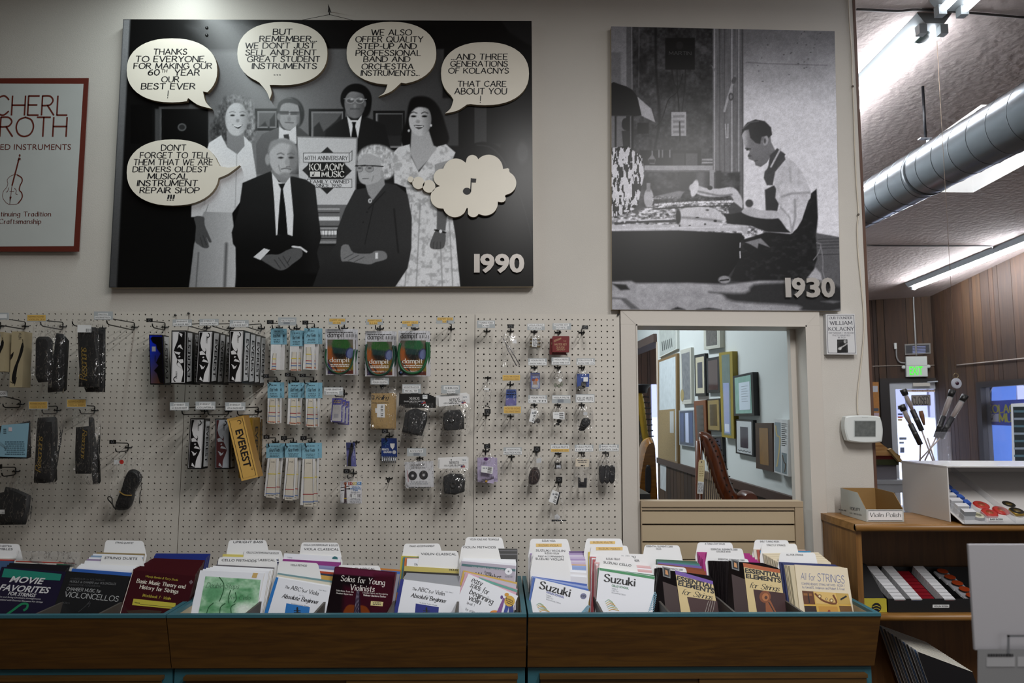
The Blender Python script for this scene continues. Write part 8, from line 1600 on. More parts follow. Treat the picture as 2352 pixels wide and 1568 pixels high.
F = dep(*h3(630, 1170), 3.45); Fh = WF(F.y); mb = MB(); mb.fp(Fh, [h3(592, 1416), h3(636, 1418), h3(650, 1180), h3(642, 1162), h3(610, 1162), h3(602, 1180)], mat('#b9ad88', .6)); mb.fp(Fh, [h3(593, 1414), h3(635, 1416), h3(642, 1328), h3(598, 1322)], mat('#c4c8cc', .6), .001)
mb.fe(Fh, *h3(625, 1178), 1.2, 2, M_INK, .001); mb.lines(Fh, *h3(604, 1205), *h3(640, 1290), 5, mat('#8a7a50', .6), .3); mb.lines(Fh, *h3(598, 1332), *h3(634, 1408), 8, M_INK, .4, .1, .0014); mb.tube([Fh.pt(*h3(625, 1175)), pf], .0012, M_STRIP, 4); mb.build('price_tag', R)
R = thing('harp', 'gold harp with a black crown at the left of the doorway view', 'harp', Vector((D_(150, 1000, 5.2).x, CAMP.y+5.2, 0)))
mb = MB(); mb.tube([D_(x, y, 5.2) for x, y in smooth([(120, 640), (145, 655), (165, 740), (178, 850), (192, 960), (215, 1070), (240, 1120)], 4)], .032, HG_, 10); mb.build('neck', R)
mb = MB(); mb.lathe(D_(165, 660, 5.2), (0, 0, 1), [(.05, 0), (.055, .03), (.075, .05), (.08, .06), (.04, .065)], M_INK, 12); mb.build('crown', R)
p = D_(118, 640, 5.2); mb = MB(); mb.tube([p, Vector((p.x, p.y, .1))], .035, HG_, 10); mb.box((p.x-.1, p.y-.2, 0), (p.x+.3, p.y+.2, .1), HG_); mb.build('pillar', R)
for k in range(8): a = D_(132+k*7, 700+k*42, 5.18); mb = MB(); mb.tube([a, Vector((a.x-.01, a.y, .3))], .0025, mat('#2a261e', .4), 4); mb.build('string', R); mb = MB(); b = D_(180+k*5, 690+k*42, 5.2); mb.tube([b, b+Vector((.05, -.01, 0))], .005, M_INK, 5); mb.build('tuning_pin', R)
AM = mat('#6a4418', .22, var=.3, vs=12, stretch=(1, 1, 6)); FA = WF(CAMP.y+4.6); q = smooth([h3(*p) for p in ((255, 998), (282, 1020), (290, 1150), (305, 1480), (300, 1560), (140, 1560), (145, 1480), (165, 1260), (200, 1080), (225, 1020))], 3, True)
R = thing('harp', 'amber wooden harp soundbox in front of the gold harp', 'harp', Vector((FA.pt(*h3(220, 1300)).x, FA.p.y, 0))); mb = MB(); puff(mb, FA, q, .2, AM); a = FA.pt(*h3(160, 1550)); b = FA.pt(*h3(300, 1550)); mb.box((a.x, a.y, 0), (b.x, a.y+.2, a.z+.02), AM); mb.build('soundbox', R)
mb = MB(); puff(mb, WF(FA.p.y-.004), smooth([h3(*p) for p in ((225, 1200), (245, 1230), (245, 1390), (225, 1412), (205, 1390), (205, 1230))], 3, True), .003, M_INK); mb.build('sound_hole', R)
F9 = WF(CAMP.y+3.4); R = thing('harp', 'small reddish harp whose top barely shows above the slatted panel', 'harp', Vector((F9.pt(*h3(1000, 1450)).x, F9.p.y, 0))); mb = MB(); q = smooth([h3(*p) for p in ((925, 1470), (960, 1412), (1000, 1402), (1040, 1420), (1060, 1480), (1060, 1600), (925, 1600))], 3, True); puff(mb, F9, q, .1, mat('#4a2416', .3)); a = F9.pt(*h3(990, 1590)); mb.box((a.x-.06, a.y, 0), (a.x+.06, a.y+.1, a.z), HB); mb.build('body', R)
F9 = WF(CAMP.y+3.9); a, b = F9.pt(*h3(120, 1418)), F9.pt(*h3(243, 1460)); mb = MB(); mb.box((a.x-.2, a.y, a.z-.05), (b.x, a.y+.4, a.z), M_BLACK); [mb.box((x, a.y+.02, 0), (x+.03, a.y+.05, a.z-.05), M_BLACK) for x in (a.x-.19, b.x-.04)]; o = mb.build('bench'); tag(o, 'black bench corner beside the amber soundbox', 'bench')
# ------------------------------------------------------------------ oak shelves by the wall end
OAK = wood_mat('#6e4a22', '#8a6232', 1, .45, 'z', 9, 4); OAKX = wood_mat('#74501f', '#946a38', 1, .4, 'x', 9, 4)
SX0 = dep(1968, 1203, 2.73).x; SZ = dep(1968, 1203, 2.73).z; SY = CAMP.y+2.73; SX1 = 2.75; LZ = dep(2100, 1411.5, 2.73).z
R = thing('shelf_unit', 'oak shelf unit at the free end of the wall', 'shelf unit', ((SX0+SX1)/2, SY/2, 0))
mb = MB(); mb.box((SX0-.006, SY, SZ-.028), (SX1, .012, SZ), OAKX); mb.tube([(SX0-.006, SY, SZ-.014), (SX1, SY, SZ-.014)], .0135, OAKX, 10); mb.build('top', R)
for a in (SX0, SX1-.022): mb = MB(); mb.box((a, SY+.012, 0), (a+.022, .01, SZ-.028), OAK); mb.build('side_panel', R)
mb = MB(); mb.box((SX0+.022, 0, .06), (SX1-.022, .01, SZ-.03), wood_mat('#4e3216', '#62411e', 1, .5, 'z')); mb.build('back_panel', R)
for z in (LZ, .36): mb = MB(); mb.box((SX0+.022, SY+.012, z-.026), (SX1-.022, 0, z), OAKX); mb.tube([(SX0+.022, SY+.012, z-.013), (SX1-.022, SY+.012, z-.013)], .0125, OAKX, 8); mb.build('shelf', R)
# cardboard box labelled violin polish
K1 = mat('#b4b7b2', .6); K2 = mat('#8a6a3c', .7); xf0, xf1 = dep(1990, 1198, 2.78).x, dep(2076, 1198, 2.78).x; yb = SY+.25; yf = SY+.05; hB = .105; hF = dep(2030, 1170, 2.78).z-SZ
R = thing('cardboard_box', 'open cardboard box with a handwritten polish label', 'box', ((xf0+xf1)/2, (yf+yb)/2, SZ+.001)); z0 = SZ+.001
prof = [(yf, z0), (yf, z0+hF), (yf+.06, z0+hB), (yb, z0+hB+.004), (yb, z0)]
for x, o in ((xf0, 1), (xf1, -1)):
    mb = MB(); A = [(x, y, z) for y, z in prof]; B = [(x+.002*o, y, z) for y, z in prof]
    if o > 0: A, B = list(reversed(A)), list(reversed(B))
    mb.solid(A, B, K1 if o > 0 else K2, K2)
    if o > 0: Fx = Face((x, 0, 0), (-1, 0, 0)); mb.text(Fx, 'FIDELITY', 1953, 1170, 1976, 1173, 6, M_TXT, 'serifb'); mb.text(Fx, 'MODEL 4608', 1927, 1171, 1944, 1174, 3, M_TXT, 'bold'); mb.text(Fx, 'CALL 1-800-328-3034', 1952, 1179, 1979, 1184, 3.4, M_TXT, 'sans')
    mb.build('side_wall', R)
mb = MB(); mb.box((xf0+.002, yb-.002, z0), (xf1-.002, yb, z0+hB+.004), K2); mb.box((xf0+.002, yf+.002, z0), (xf1-.002, yb-.002, z0+.002), K2); mb.build('back_wall', R)
mb = MB(); mb.box((xf0, yf-.002, z0), (xf1, yf, z0+hF), K1); Ff = WF(yf-.002); mb.fr(Ff, 1993, 1171.5, 2073.5, 1196, mat('#e2e2e2', .5)); mb.fl(Ff, [(1994, 1172.5), (2072.5, 1172.5), (2072.5, 1195), (1994, 1195)], 1.1, M_INK, .0009, True); mb.text(Ff, 'Violin Polish', 1998, 1186.5, 2069, 1187, 9.5, mat('#15151c', .5), 'callig', wt=.11); mb.build('front_wall', R)
# white acrylic display case with tins and boxes
AX0 = 1.78; AX1 = 2.62; AY0 = SY+.05; AY1 = .07; AZ1 = dep(2170, 1073, 2.78).z; AC = mat('#cdcac8', .25, coat=.3); z0 = SZ+.001
R = thing('display_case', 'white acrylic display case open at the front, on the oak shelves', 'display case', ((AX0+AX1)/2, AY0/2, z0))
mb = MB(); mb.box((AX0, AY0, z0), (AX0+.005, AY1, AZ1), AC); mb.build('side_panel', R); mb = MB(); mb.box((AX0-.001, AY0-.002, AZ1), (AX1, AY1, AZ1+.005), AC); mb.build('top_panel', R); mb = MB(); mb.box((AX0+.005, AY1-.006, z0), (AX1, AY1, AZ1), AC); mb.build('back_panel', R); mb = MB(); mb.box((AX1-.005, AY0, z0), (AX1, AY1-.006, AZ1), AC); mb.build('side_panel', R)
ty0, tz0, ty1, tz1 = SY-.015, z0+.002, AY1-.01, z0+.165; sl = lambda t: (ty0+(ty1-ty0)*t, tz0+(tz1-tz0)*t)
XS = [AX0+.015, dep(2240, 1200, 2.72).x+.075, dep(2330, 1200, 2.72).x, AX1-.02]; XS[1] = dep(2264, 1200, 2.72).x
mb = MB(); mb.extrude([(AX0+.008, ty0, tz0), (AX0+.008, ty1, tz1), (AX0+.008, ty1, tz1+.003), (AX0+.008, ty0, tz0+.003)], (AX1-AX0-.02, 0, 0), AC); mb.build('sloping_tray', R); CLR = mat('#dfe3e8', .08, alpha=.22)
for x in XS: mb = MB(); mb.extrude([(x, ty0, tz0+.003), (x, ty1, tz1+.003), (x, ty1, tz1+.03), (x, ty0+.03, tz0+.045), (x, ty0, tz0+.03)], (.003, 0, 0), CLR); mb.build('lane_divider', R)
mb = MB(); mb.box((XS[0], ty0-.003, tz0-.001), (AX1-.01, ty0, tz0+.029), CLR); Fl = WF(ty0-.003); mb.fr(Fl, 2271, 1189, 2306, 1195.5, M_STRIP, .0006); mb.text(Fl, 'BASS ROSIN', 2274, 1194, 2303, 1194, 3.6, M_INK, 'bold', .001); mb.build('front_lip', R)
tilt = Matrix.Rotation(math.atan2(tz1-tz0, ty1-ty0), 4, 'X')
def wbox(x0, x1, t, h, d, mtop, mside, lab, grp, name='rosin_box', prt=None):
    y, z = sl(t); c = Vector(((x0+x1)/2, y, z+.0035)); mb = MB(); M = Matrix.Translation(c) @ tilt; w = (x1-x0)/2
    P = [M @ Vector(v) for v in ((-w, 0, 0), (w, 0, 0), (w, d, 0), (-w, d, 0), (-w, 0, h), (w, 0, h), (w, d, h), (-w, d, h))]
    mb.add(P, [[4, 5, 6, 7]], mtop); mb.add(P, [[0, 3, 2, 1], [0, 1, 5, 4], [1, 2, 6, 5], [2, 3, 7, 6], [3, 0, 4, 7]], mside)
    if prt: n = (M.to_3x3() @ Vector((0, -1, 0))); mb.add([P[0]*.88+P[5]*.12+n*.0005, P[1]*.88+P[4]*.12+n*.0005, P[5]*.88+P[0]*.12+n*.0005, P[4]*.88+P[1]*.12+n*.0005], [[0, 1, 2, 3]], prt)
    return tag(mb.build(name), lab, 'rosin', grp)
WB = mat('#cfd0d4', .5); GB_ = mat('#8f9398', .6); BLU = mat('#2f55a8', .5)
for k in range(8): wbox(XS[0]+.006, XS[0]+.052, .05+.1*k, .036, .024, WB, GB_ if k == 0 else WB, 'white rosin box in the left lane of the acrylic case', 'white boxes in the left case lane')
for k in range(6): wbox(XS[0]+.055, XS[0]+.078, .22+.1*k, .034, .026, BLU, BLU, 'blue rosin pack beside the white boxes in the left lane', 'blue packs in the left case lane')
def tin(px, py, D, r, h, body, lid, lab, ring=None):
    c = dep(px, py, D); ax = (tilt.to_3x3() @ Vector((0, 0, 1))); R = thing('rosin_tin', lab, 'rosin', c-ax*h, 'round rosin tins in the acrylic case'); mb = MB(); mb.lathe(c-ax*h, ax, [(r*.92, 0), (r*.92, h*.55), (r, h*.56), (r, h-.002), (r*.96, h)], body, 24); mb.build('can', R)
    mb = MB(); mb.lathe(c, ax, [(r*.86, -.001), (r*.86, .0012), (r*.8, .0016)], lid, 24); 
    if ring: mb.lathe(c+ax*.0012, ax, [(r*.45, 0), (r*.45, .0006)], ring, 16)
    mb.build('lid', R)
RT = mat('#a8221e', .35); RT2 = mat('#b0342c', .4); GT = mat('#8a6f28', .3, metal=.5); BT = mat('#1c1a14', .4); CR_ = mat('#c4bfa0', .5)
for k, (x, y, D) in enumerate(((2273, 1176.5, 2.76), (2254, 1158.5, 2.83), (2236, 1141.5, 2.90), (2299.5, 1170.5, 2.79))): tin(x, y, D, .0295, .026, RT, RT2, ('front red tin', 'middle red tin', 'rearmost red tin', 'red tin apart at the right of the red row')[k]+' in the acrylic case', mat('#9a4a2c', .4))
for k, (x, y, D) in enumerate(((2336, 1172.5, 2.77), (2317, 1157.5, 2.84), (2299, 1141.5, 2.91))): tin(x, y, D, .027, .03, GT, BT, ('front', 'middle', 'rearmost')[k]+' gold tin with a black lid in the acrylic case', mat('#5a4a22', .4))
tin(2345, 1160.5, 2.86, .028, .02, CR_, CR_, 'cream lidded tin right of the gold tins'); tin(2247, 1183, 2.745, .024, .03, mat('#2a1418', .4), CR_, 'dark tin with a patterned cream lid at the front of the left lane', mat('#7a7860', .5))
# brushes standing in a clear jar on the case
jc = dep(2137, 1062, 2.93); jr = .078; jz = AZ1+.0055; jh = dep(2137, 990, 2.93).z-jz
R = thing('jar', 'clear plastic jar holding the mouthpiece brushes', 'jar', (jc.x, jc.y, jz)); mb = MB(); mb.lathe((jc.x, jc.y, jz), (0, 0, 1), [(jr, 0), (jr, jh), (jr-.003, jh), (jr-.003, .004)], mat('#eef0ff', .05, alpha=.07), 28); mb.build('wall', R)
def brush(top, bot, s0, s1, D, lab, brist=None, cap=True):
    A, B = dep(*top, D), dep(*bot, D+.0); foot = A+(B-A)*((A.z-(jz+.01))/(A.z-B.z)); dx = foot.x-jc.x; foot.x = jc.x+max(-jr+.02, min(jr-.02, dx)); foot.y = jc.y+.01
    L = lambda t: A+(B-A)*t; R = thing('brush', lab, 'brush', foot, 'mouthpiece brushes in the clear jar'); d = (A-B).normalized()
    mb = MB(); mb.tube([B, foot], .003, mat('#9a8c84', .3), 6); mb.build('handle', R)
    if s0 is not None: mb = MB(); mb.tube([L(s0), L(s1)], .0105, M_INK, 10); mb.lathe(L((s0+s1)/2), d, [(.0107, -.01), (.0107, .01)], mat('#2a2a2c', .4), 10); mb.build('black_sleeve', R)
    mb = MB(); mb.tube([L(.16), L(.3), L(.45), L(.6)], [.008, .0095, .007, .004], brist or mat('#5a4034', .8), 8); mb.build('bristle', R)
    if cap: mb = MB(); mb.tube([A, L(.14)], [.014, .012], M_BLACK, 10); mb.build('cap', R); mb = MB(); mb.tube([L(.12), L(s0 or .6)], .011, mat('#eef0f4', .08, alpha=.2), 10); mb.build('clear_tube', R)
brush((2074, 894), (2117, 988), .5, 1, 2.92, 'tallest left brush, black capped, leaning left'); brush((2070, 930), (2114, 1020), .48, 1, 2.88, 'lower left brush, black capped, leaning left'); brush((2112, 932), (2130, 1005), None, None, 2.95, 'uncapped brown brush in the middle of the jar', mat('#6a4a36', .9), False)
brush((2188, 896), (2150, 1004), .55, 1, 2.92, 'tallest right brush, upright black cap'); brush((2217, 908), (2160, 1005), .52, 1, 2.89, 'right brush leaning furthest to the right')
# lower shelf: tray of rosin boxes, yellow box
z0 = LZ+.001; FT_ = WF(SY+.03); tx0 = FT_.pt(2040, 1400).x; R = thing('tray', 'black tray of rosin on the middle oak shelf', 'tray', (tx0+.3, SY+.15, z0)); TB = mat('#101012', .5)
mb = MB(); mb.box((tx0, SY+.03, z0), (SX1-.05, SY+.034, z0+.05), TB); mb.extrude([(tx0, SY+.034, z0), (tx0, -.03, z0), (tx0, -.03, z0+.12), (tx0, SY+.034, z0+.05)], (.004, 0, 0), TB); mb.box((tx0+.004, SY+.034, z0), (SX1-.05, -.03, z0+.004), TB); mb.box((tx0, -.03, z0), (SX1-.05, -.026, z0+.12), TB)
mb.fr(FT_, 2142, 1388, 2180, 1395, M_STRIP); mb.text(FT_, 'VIOLIN ROSIN', 2144.5, 1393.5, 2178, 1393.5, 3.6, M_INK, 'bold', .001); mb.build('tray_box', R)
ty0, tz0, ty1, tz1 = SY+.037, z0+.012, -.04, z0+.10; tilt = Matrix.Rotation(math.atan2(tz1-tz0, ty1-ty0), 4, 'X')
for nm, pa, c_ in (('leftmost white row', (2051, 2077), '#8a4a50'), ('second white row', (2090, 2115), '#4a5a94'), ('third white row', (2166, 2191), '#8a4a50')):
    a, b = WF(SY+.04).pt(pa[0], 1385).x, WF(SY+.04).pt(pa[1], 1385).x
    for k in range(10): wbox(a-.0, b-.0, .02+.094*k, .034, .019, WB, WB, 'small white rosin box in the %s of the black tray' % nm, 'white boxes in the '+nm, prt=mat(c_, .6) if k == 0 else None)
a, b = WF(SY+.04).pt(2117, 1385).x, WF(SY+.04).pt(2155, 1385).x; RP = mat('#7a1420', .35)
for k in range(9): wbox(a, b, .02+.1*k, .016, .02, RP, RP, 'flat red rosin pack in the black tray', 'red packs in the black tray', 'rosin_pack')
for k in range(5): x, y = 2236-k*19.5+8, 1384-k*13.5; a = WF(SY+.05+k*.045).pt(x-17, y); o = wbox(a.x, a.x+.056, .1+.17*k, .008, .04, mat('#8f9096', .5), WB, 'square orange topped rosin card at the right of the tray', 'orange topped cards in the tray', 'rosin_card'); c = o.matrix_basis.translation; mb = MB(); M = Matrix.Translation(WL[o.name]+Vector((0, 0, .03))) @ tilt; mb.poly([M @ Vector((.022*math.cos(t*.4), .017*math.sin(t*.4), -.003)) for t in range(16)], mat('#8a3416', .35)); mb.build('orange_disc', o)
a, b = WF(SY+.03).pt(1986, 1400).x, WF(SY+.03).pt(2037, 1400).x; YL = mat('#b5a838', .45); R = thing('rosin_carton', 'yellow and black open carton with a round emblem', 'carton', ((a+b)/2, SY+.1, z0)); a = max(a, SX0+.024)
mb = MB(); mb.box((a, SY+.03, z0), (b, SY+.2, z0+.05), YL); Fy = WF(SY+.03); mb.fe(Fy, 2013, 1395, 11, 11, M_INK); mb.fl(Fy, smooth([(2004, 1393), (2013, 1390), (2022, 1394)], 4), 1.5, YL, .001); mb.fl(Fy, smooth([(2005, 1399), (2013, 1396), (2021, 1400)], 4), 1.5, YL, .001); mb.build('carton', R)
mb = MB(); mb.extrude([(a, SY+.04, z0+.05), (a, SY+.2, z0+.05), (a, SY+.2, z0+.15), (a, SY+.17, z0+.15)], (b-a, 0, 0), TB); Fy = WF(SY+.075); mb.lathe(WF(SY+.09).pt(1992, 1355), (0, -.6, .8), [(.02, 0), (.02, .004)], mat('#3a3a24', .5), 16); mb.build('black_lid', R)
# songbooks leaning under the shelf
for k in range(22):
    f = k/21; D = 2.98-.011*k; x = 2016+f*92; y = 1434+f*62; a = dep(x, y, D); b = a+Vector((.16, -.07, -.05)); dn = Vector((.13, 0, -.40)); kk = min(1, (a.z-.37)/.40); dn *= kk; b2 = b+dn*((b.z-.365)/abs(dn.z)); a2 = a+dn*((a.z-.365)/abs(dn.z)); n = (b-a).cross(dn).normalized(); n = n if n.y > 0 else -n
    mb = MB(); mb.solid([a, a2, b2, b], [p+n*.004 for p in (a, a2, b2, b)], mat(('#8a8d92', '#3f5a80', '#9a9ca0', '#1c1c20', '#a5a7ab', '#5a5e66')[k % 6], .4), PG); tag(mb.build('songbook'), 'thin songbook leaning in the lowest oak compartment', 'music book', 'songbooks leaning below the rosin tray')
# out-of-focus placard close to the camera
FP_ = WF(CAMP.y+1.05); R = thing('placard_stand', 'blurred white placard close to the lens at the lower right', 'placard', (FP_.pt(2330, 1500).x, FP_.p.y, 0)); mb = MB(); q = [FP_.pt(*p) for p in ((2225, 1250), (2240, 1492), (2450, 1500), (2450, 1250))]; mb.solid(q, [p-FP_.n*.004 for p in q], mat('#9d9ca1', .5)); mb.build('board', R)
mb = MB(); Fq = WF(CAMP.y+1.04); mb.fr(Fq, 2245, 1490, 2450, 1640, mat('#77787a', .4)); mb.fr(Fq, 2312, 1457, 2318, 1500, mat('#5d5f63', .4), .001); mb.fr(Fq, 2312, 1457, 2450, 1462, mat('#5d5f63', .4), .001); mb.fr(Fq, 2265, 1507, 2330, 1530, mat('#96979a', .4), .001); mb.fr(Fq, 2336, 1507, 2400, 1530, mat('#96979a', .4), .001); mb.lines(Fq, 2267, 1500, 2326, 1507, 1, M_INK, .9, .02, .0015); mb.build('card_pocket', R)
p = FP_.pt(2400, 1500); mb = MB(); mb.tube([p+Vector((0, .008, .1)), Vector((p.x, p.y+.008, 0))], .008, M_ALU, 8); mb.lathe((p.x, p.y+.008, 0), (0, 0, 1), [(.15, 0), (.15, .01), (.02, .02)], M_BLACK, 20); mb.build('pole', R)
# ------------------------------------------------------------------ ceiling fittings of the shop beyond the wall end
TUBE = mat('#f4f8ff', .4, emit=31.0); HSG = mat('#9aa0a2', .4)
TUBE3 = mat('#f4f8ff', .4, emit=5.0); TUBE2 = mat('#f4f8ff', .4, emit=150.0)
def fitting(x, y0, y1, lab, power, n=2, TUBE=TUBE):
    zz = lambda y: ceil_z(y); R = thing('ceiling_light', lab, 'ceiling light', (x, (y0+y1)/2, zz((y0+y1)/2)-.1), 'fluorescent ceiling fittings')
    mb = MB(); mb.extrude([(x-.09, y0, zz(y0)-.002), (x+.09, y0, zz(y0)-.002), (x+.05, y0, zz(y0)-.055), (x-.05, y0, zz(y0)-.055)], (0, y1-y0, zz(y1)-zz(y0)), HSG); mb.build('housing', R)
    for dx in ((-.055, .055) if n == 2 else (0,)):
        a, b = Vector((x+dx, y0+.06, zz(y0+.06)-.075)), Vector((x+dx, y1-.06, zz(y1-.06)-.075)); mb = MB(); mb.tube([a, b], .019, TUBE, 10); mb.build('tube', R)
        for e in (y0+.03, y1-.03): mb = MB(); mb.box((x+dx-.02, e-.02, zz(e)-.1), (x+dx+.02, e+.02, zz(e)-.05), HSG); mb.build('lamp_holder', R)
    area('tube_light', (x, (y0+y1)/2, zz((y0+y1)/2)-.13), .14, y1-y0-.2, power, (.96, .98, 1), (0, 0, 0))
u = CEIL.pt(2146, 30); fitting(u.x, u.y, u.y+2.4, 'bright twin tube ceiling light at the top right', 8); fitting(u.x, u.y-2.55, u.y-.1, 'twin tube ceiling light just touching the top edge', 5, 2, TUBE3)
a, b = CEIL.pt(2352, 560), CEIL.pt(2084, 650); fitting((a.x+b.x)/2-.05, a.y-.4, b.y, 'single tube ceiling light near the wood panelled wall', 6, 1, TUBE2)
fitting(4.7, -2.4, 0, 'added twin tube fitting out of view past the right edge', 20, 2, TUBE3); fitting(1.95, 3.4, 5.8, 'added twin tube fitting hidden behind the wall end', 20, 2, TUBE2)  # two unseen fittings added to brighten the shop and far ceiling
M_DUCT = mat('#8f9498', .28, metal=.95, bump=.02, bs=30); r_ = .149; dx, dz = 2.62, 3.064
R = thing('duct', 'large silver spiral duct hanging under the ceiling', 'duct', (dx, 2.5, dz-r_)); mb = MB(); mb.lathe((dx, -4.5, dz), (0, 1, 0), [(r_, 0), (r_, 12.4)], M_DUCT, 48); mb.build('duct_pipe', R)
mb = MB(); mb.tube([(dx+(r_+.0008)*math.cos(t*math.pi/14), -1.5+t*.15/28, dz+(r_+.0008)*math.sin(t*math.pi/14)) for t in range(28*62)], .0022, mat('#6d7276', .35, metal=.9), 4, cap=False); mb.build('seam', R)
hy = CAMP.y+4.12; mb = MB(); mb.lathe((dx, hy, dz), (0, 1, 0), [(r_+.004, -.014), (r_+.004, .014)], mat('#55595c', .4, metal=.8), 40); mb.build('strap', R)
zc0 = ceil_z(hy); mb = MB(); mb.tube([(dx, hy, zc0), (dx, hy, dz+r_+.05)], .008, M_INK, 8); mb.box((dx-.04, hy-.015, dz+r_+.05), (dx+.03, hy+.015, dz+r_+.056), M_ALU); mb.box((dx+.012, hy-.015, dz+r_), (dx+.018, hy+.015, dz+r_+.05), M_ALU); mb.build('hanger_rod', R)
p = CEIL.pt(2113, 62); mb = MB(); mb.lathe((p.x, p.y, p.z), (0, -.2, -1), [(.025, 0), (.025, .02), (.04, .025), (.042, .075), (.03, .08)], mat('#15201c', .5), 16); tag(mb.build('ceiling_speaker'), 'small dark round speaker under the ceiling beside the bright twin tubes', 'speaker')
def cab(px, lab, r=.006, m=None, lift=.008, F=CEIL, nm='ceiling_cable'): mb = MB(); mb.tube([F.pt(x, y, lift) for x, y in smooth(px, 4)], r, m or mat('#3a3634', .5), 6); return tag(mb.build(nm), lab, 'cable')
cab([(1967, 18), (2060, 22), (2110, 19), (2200, 24), (2352, 37)], 'dark wire strung across the ceiling at the top right'); cab([(1991, 562), (2120, 563), (2262, 563), (2280, 567), (2292, 573)], 'dark conduit across the ceiling below the duct', .008)
# string with a glass pendant
p = dep(2197, 880, 3.6); R = thing('hanging_pendant', 'glass disc pendant on a long string from the ceiling', 'pendant', p-Vector((0, 0, .03))); top = Vector((p.x, p.y, ceil_z(p.y))); mb = MB(); mb.tube([top, p+Vector((0, 0, .05))], .0012, mat('#7a6450', .6), 5); mb.build('string', R)
mb = MB(); mb.tube([p+Vector((.012*math.cos(t*.42), 0, .04+.012*math.sin(t*.42))) for t in range(15)], .0016, mat('#8a7a5a', .3, metal=.8), 5, closed=True); mb.build('ring', R); mb = MB(); mb.lathe(p, (0, -1, 0), [(.027, -.003), (.028, 0), (.024, .004), (.012, .006)], mat('#d8dce8', .1, alpha=.5), 20); mb.lathe(p+Vector((0, -.006, 0)), (0, -1, 0), [(.010, 0), (.007, .004)], mat('#3a1a2c', .2), 12); mb.build('glass_disc', R)
# exit sign, grille, conduits and cork board on the far wall
F = FW.F; SGN = mat('#d2d6d0', .4); R = thing('exit_sign', 'white exit sign with green letters over the glass door', 'sign', F.pt(2106, 865)); Fe = Face(F.p+F.n*.08, F.n)
mb = MB(); slab(mb, Fe, [(2081, 818.5), (2129, 818), (2131, 864), (2082, 865)], .078, SGN); mb.build('housing', R); mb = MB(); mb.text(Fe, 'EXIT', 2089.5, 860.5, 2120, 860, 19, mat('#3ddc2c', .4, emit=.9), 'sans', .002, wt=.02); mb.fl(Fe, [(2081, 839.5), (2130, 839)], .8, mat('#9aa09a', .4), .001); mb.build('letters', R)
for x, y in ((2076, 843), (2133, 841)): mb = MB(); mb.lathe(Fe.pt(x, y, -.04), Fe.n, [(.022, 0), (.026, .03), (.02, .035)], SGN, 12); mb.build('lamp_head', R)
R = thing('vent_grille', 'metal vent grille above the exit sign', 'vent', F.pt(2108, 815)); mb = MB(); slab(mb, Face(F.p+F.n*.02, F.n), [(2078, 790), (2137, 788), (2138, 812), (2079, 815)], .019, mat('#6d6a66', .4, metal=.5)); mb.build('frame', R); mb = MB(); Fv = Face(F.p+F.n*.021, F.n); mb.fp(Fv, [(2081, 812), (2135, 809), (2134, 791), (2080, 793)], M_INK); [mb.fp(Fv, [(2096, 797+k*3.4), (2126, 796+k*3.4), (2126, 794.6+k*3.4), (2096, 795.6+k*3.4)], mat('#8a93c4', .4), .001) for k in range(5)]; mb.build('louvre', R)
GM = mat('#8f8d8a', .4, metal=.5)
cab([(2200, 664), (2150, 667), (2106, 671), (2098, 680), (2099, 720), (2102, 780), (2104, 818)], 'grey conduit dropping from the ceiling to the exit sign', .012, GM, .03, F, 'conduit'); cab([(2058, 800), (2059, 820), (2066, 832), (2081, 834)], 'short grey conduit from the small box to the exit sign', .011, GM, .03, F, 'conduit'); cab([(2004, 841), (2040, 840), (2081, 839)], 'thin pale cable left of the exit sign', .006, mat('#a59a90', .5), .012, F, 'wall_cable'); cab([(2131, 839), (2170, 838), (2193, 837)], 'thin pale cable right of the exit sign', .006, mat('#a59a90', .5), .012, F, 'wall_cable'); cab([(2200, 838), (2280, 830), (2360, 822)], 'thin pale cable on the window wall', .006, mat('#a59a90', .5), .012, SW.F, 'wall_cable'); cab([(2192, 764), (2196, 768), (2198, 800), (2200, 838)], 'thin grey cable dropping near the wall corner', .006, GM, .014, F, 'wall_cable')
mb = MB(); slab(mb, Face(F.p+F.n*.06, F.n), [(2054, 787.5), (2059.5, 787.5), (2060, 800.5), (2055, 801)], .055, SGN); tag(mb.build('junction_box'), 'small white junction box left of the vent grille', 'junction box')
mb = MB(); Fk = Face(F.p+F.n*.03, F.n); slab(mb, Fk, [(1990, 877), (2018, 877), (2022, 1010), (1990, 1010)], .029, mat('#a5713a', .8, var=.1, vs=40)); mb.fr(Fk, 2003, 886, 2016, 900, mat('#b9bcc4', .5)); mb.fr(Fk, 2006, 937, 2018, 944, mat('#3a4450', .5)); mb.fr(Fk, 2006, 948, 2019, 956, mat('#b09aa4', .5)); tag(mb.build('notice_board'), 'cork notice board left of the glass door', 'notice board')
R = thing('closed_sign', 'CLOSED sign hanging in the glass door', 'sign', F.pt(2115, 932)); Fc_ = Face(F.p-F.n*.02, F.n); mb = MB(); slab(mb, Fc_, [(2093, 907), (2137, 906), (2138, 931), (2093, 931.5)], .006, mat('#8a8378', .5)); mb.fl(Fc_, [(2094.5, 908.5), (2135.5, 907.8), (2136.3, 929.8), (2094.5, 930.2)], .9, M_INK, .001, True); mb.text(Fc_, 'CLOSED', 2096.5, 929, 2135, 928.5, 18, M_INK, 'serif', .001, wt=.2); mb.build('plate', R)
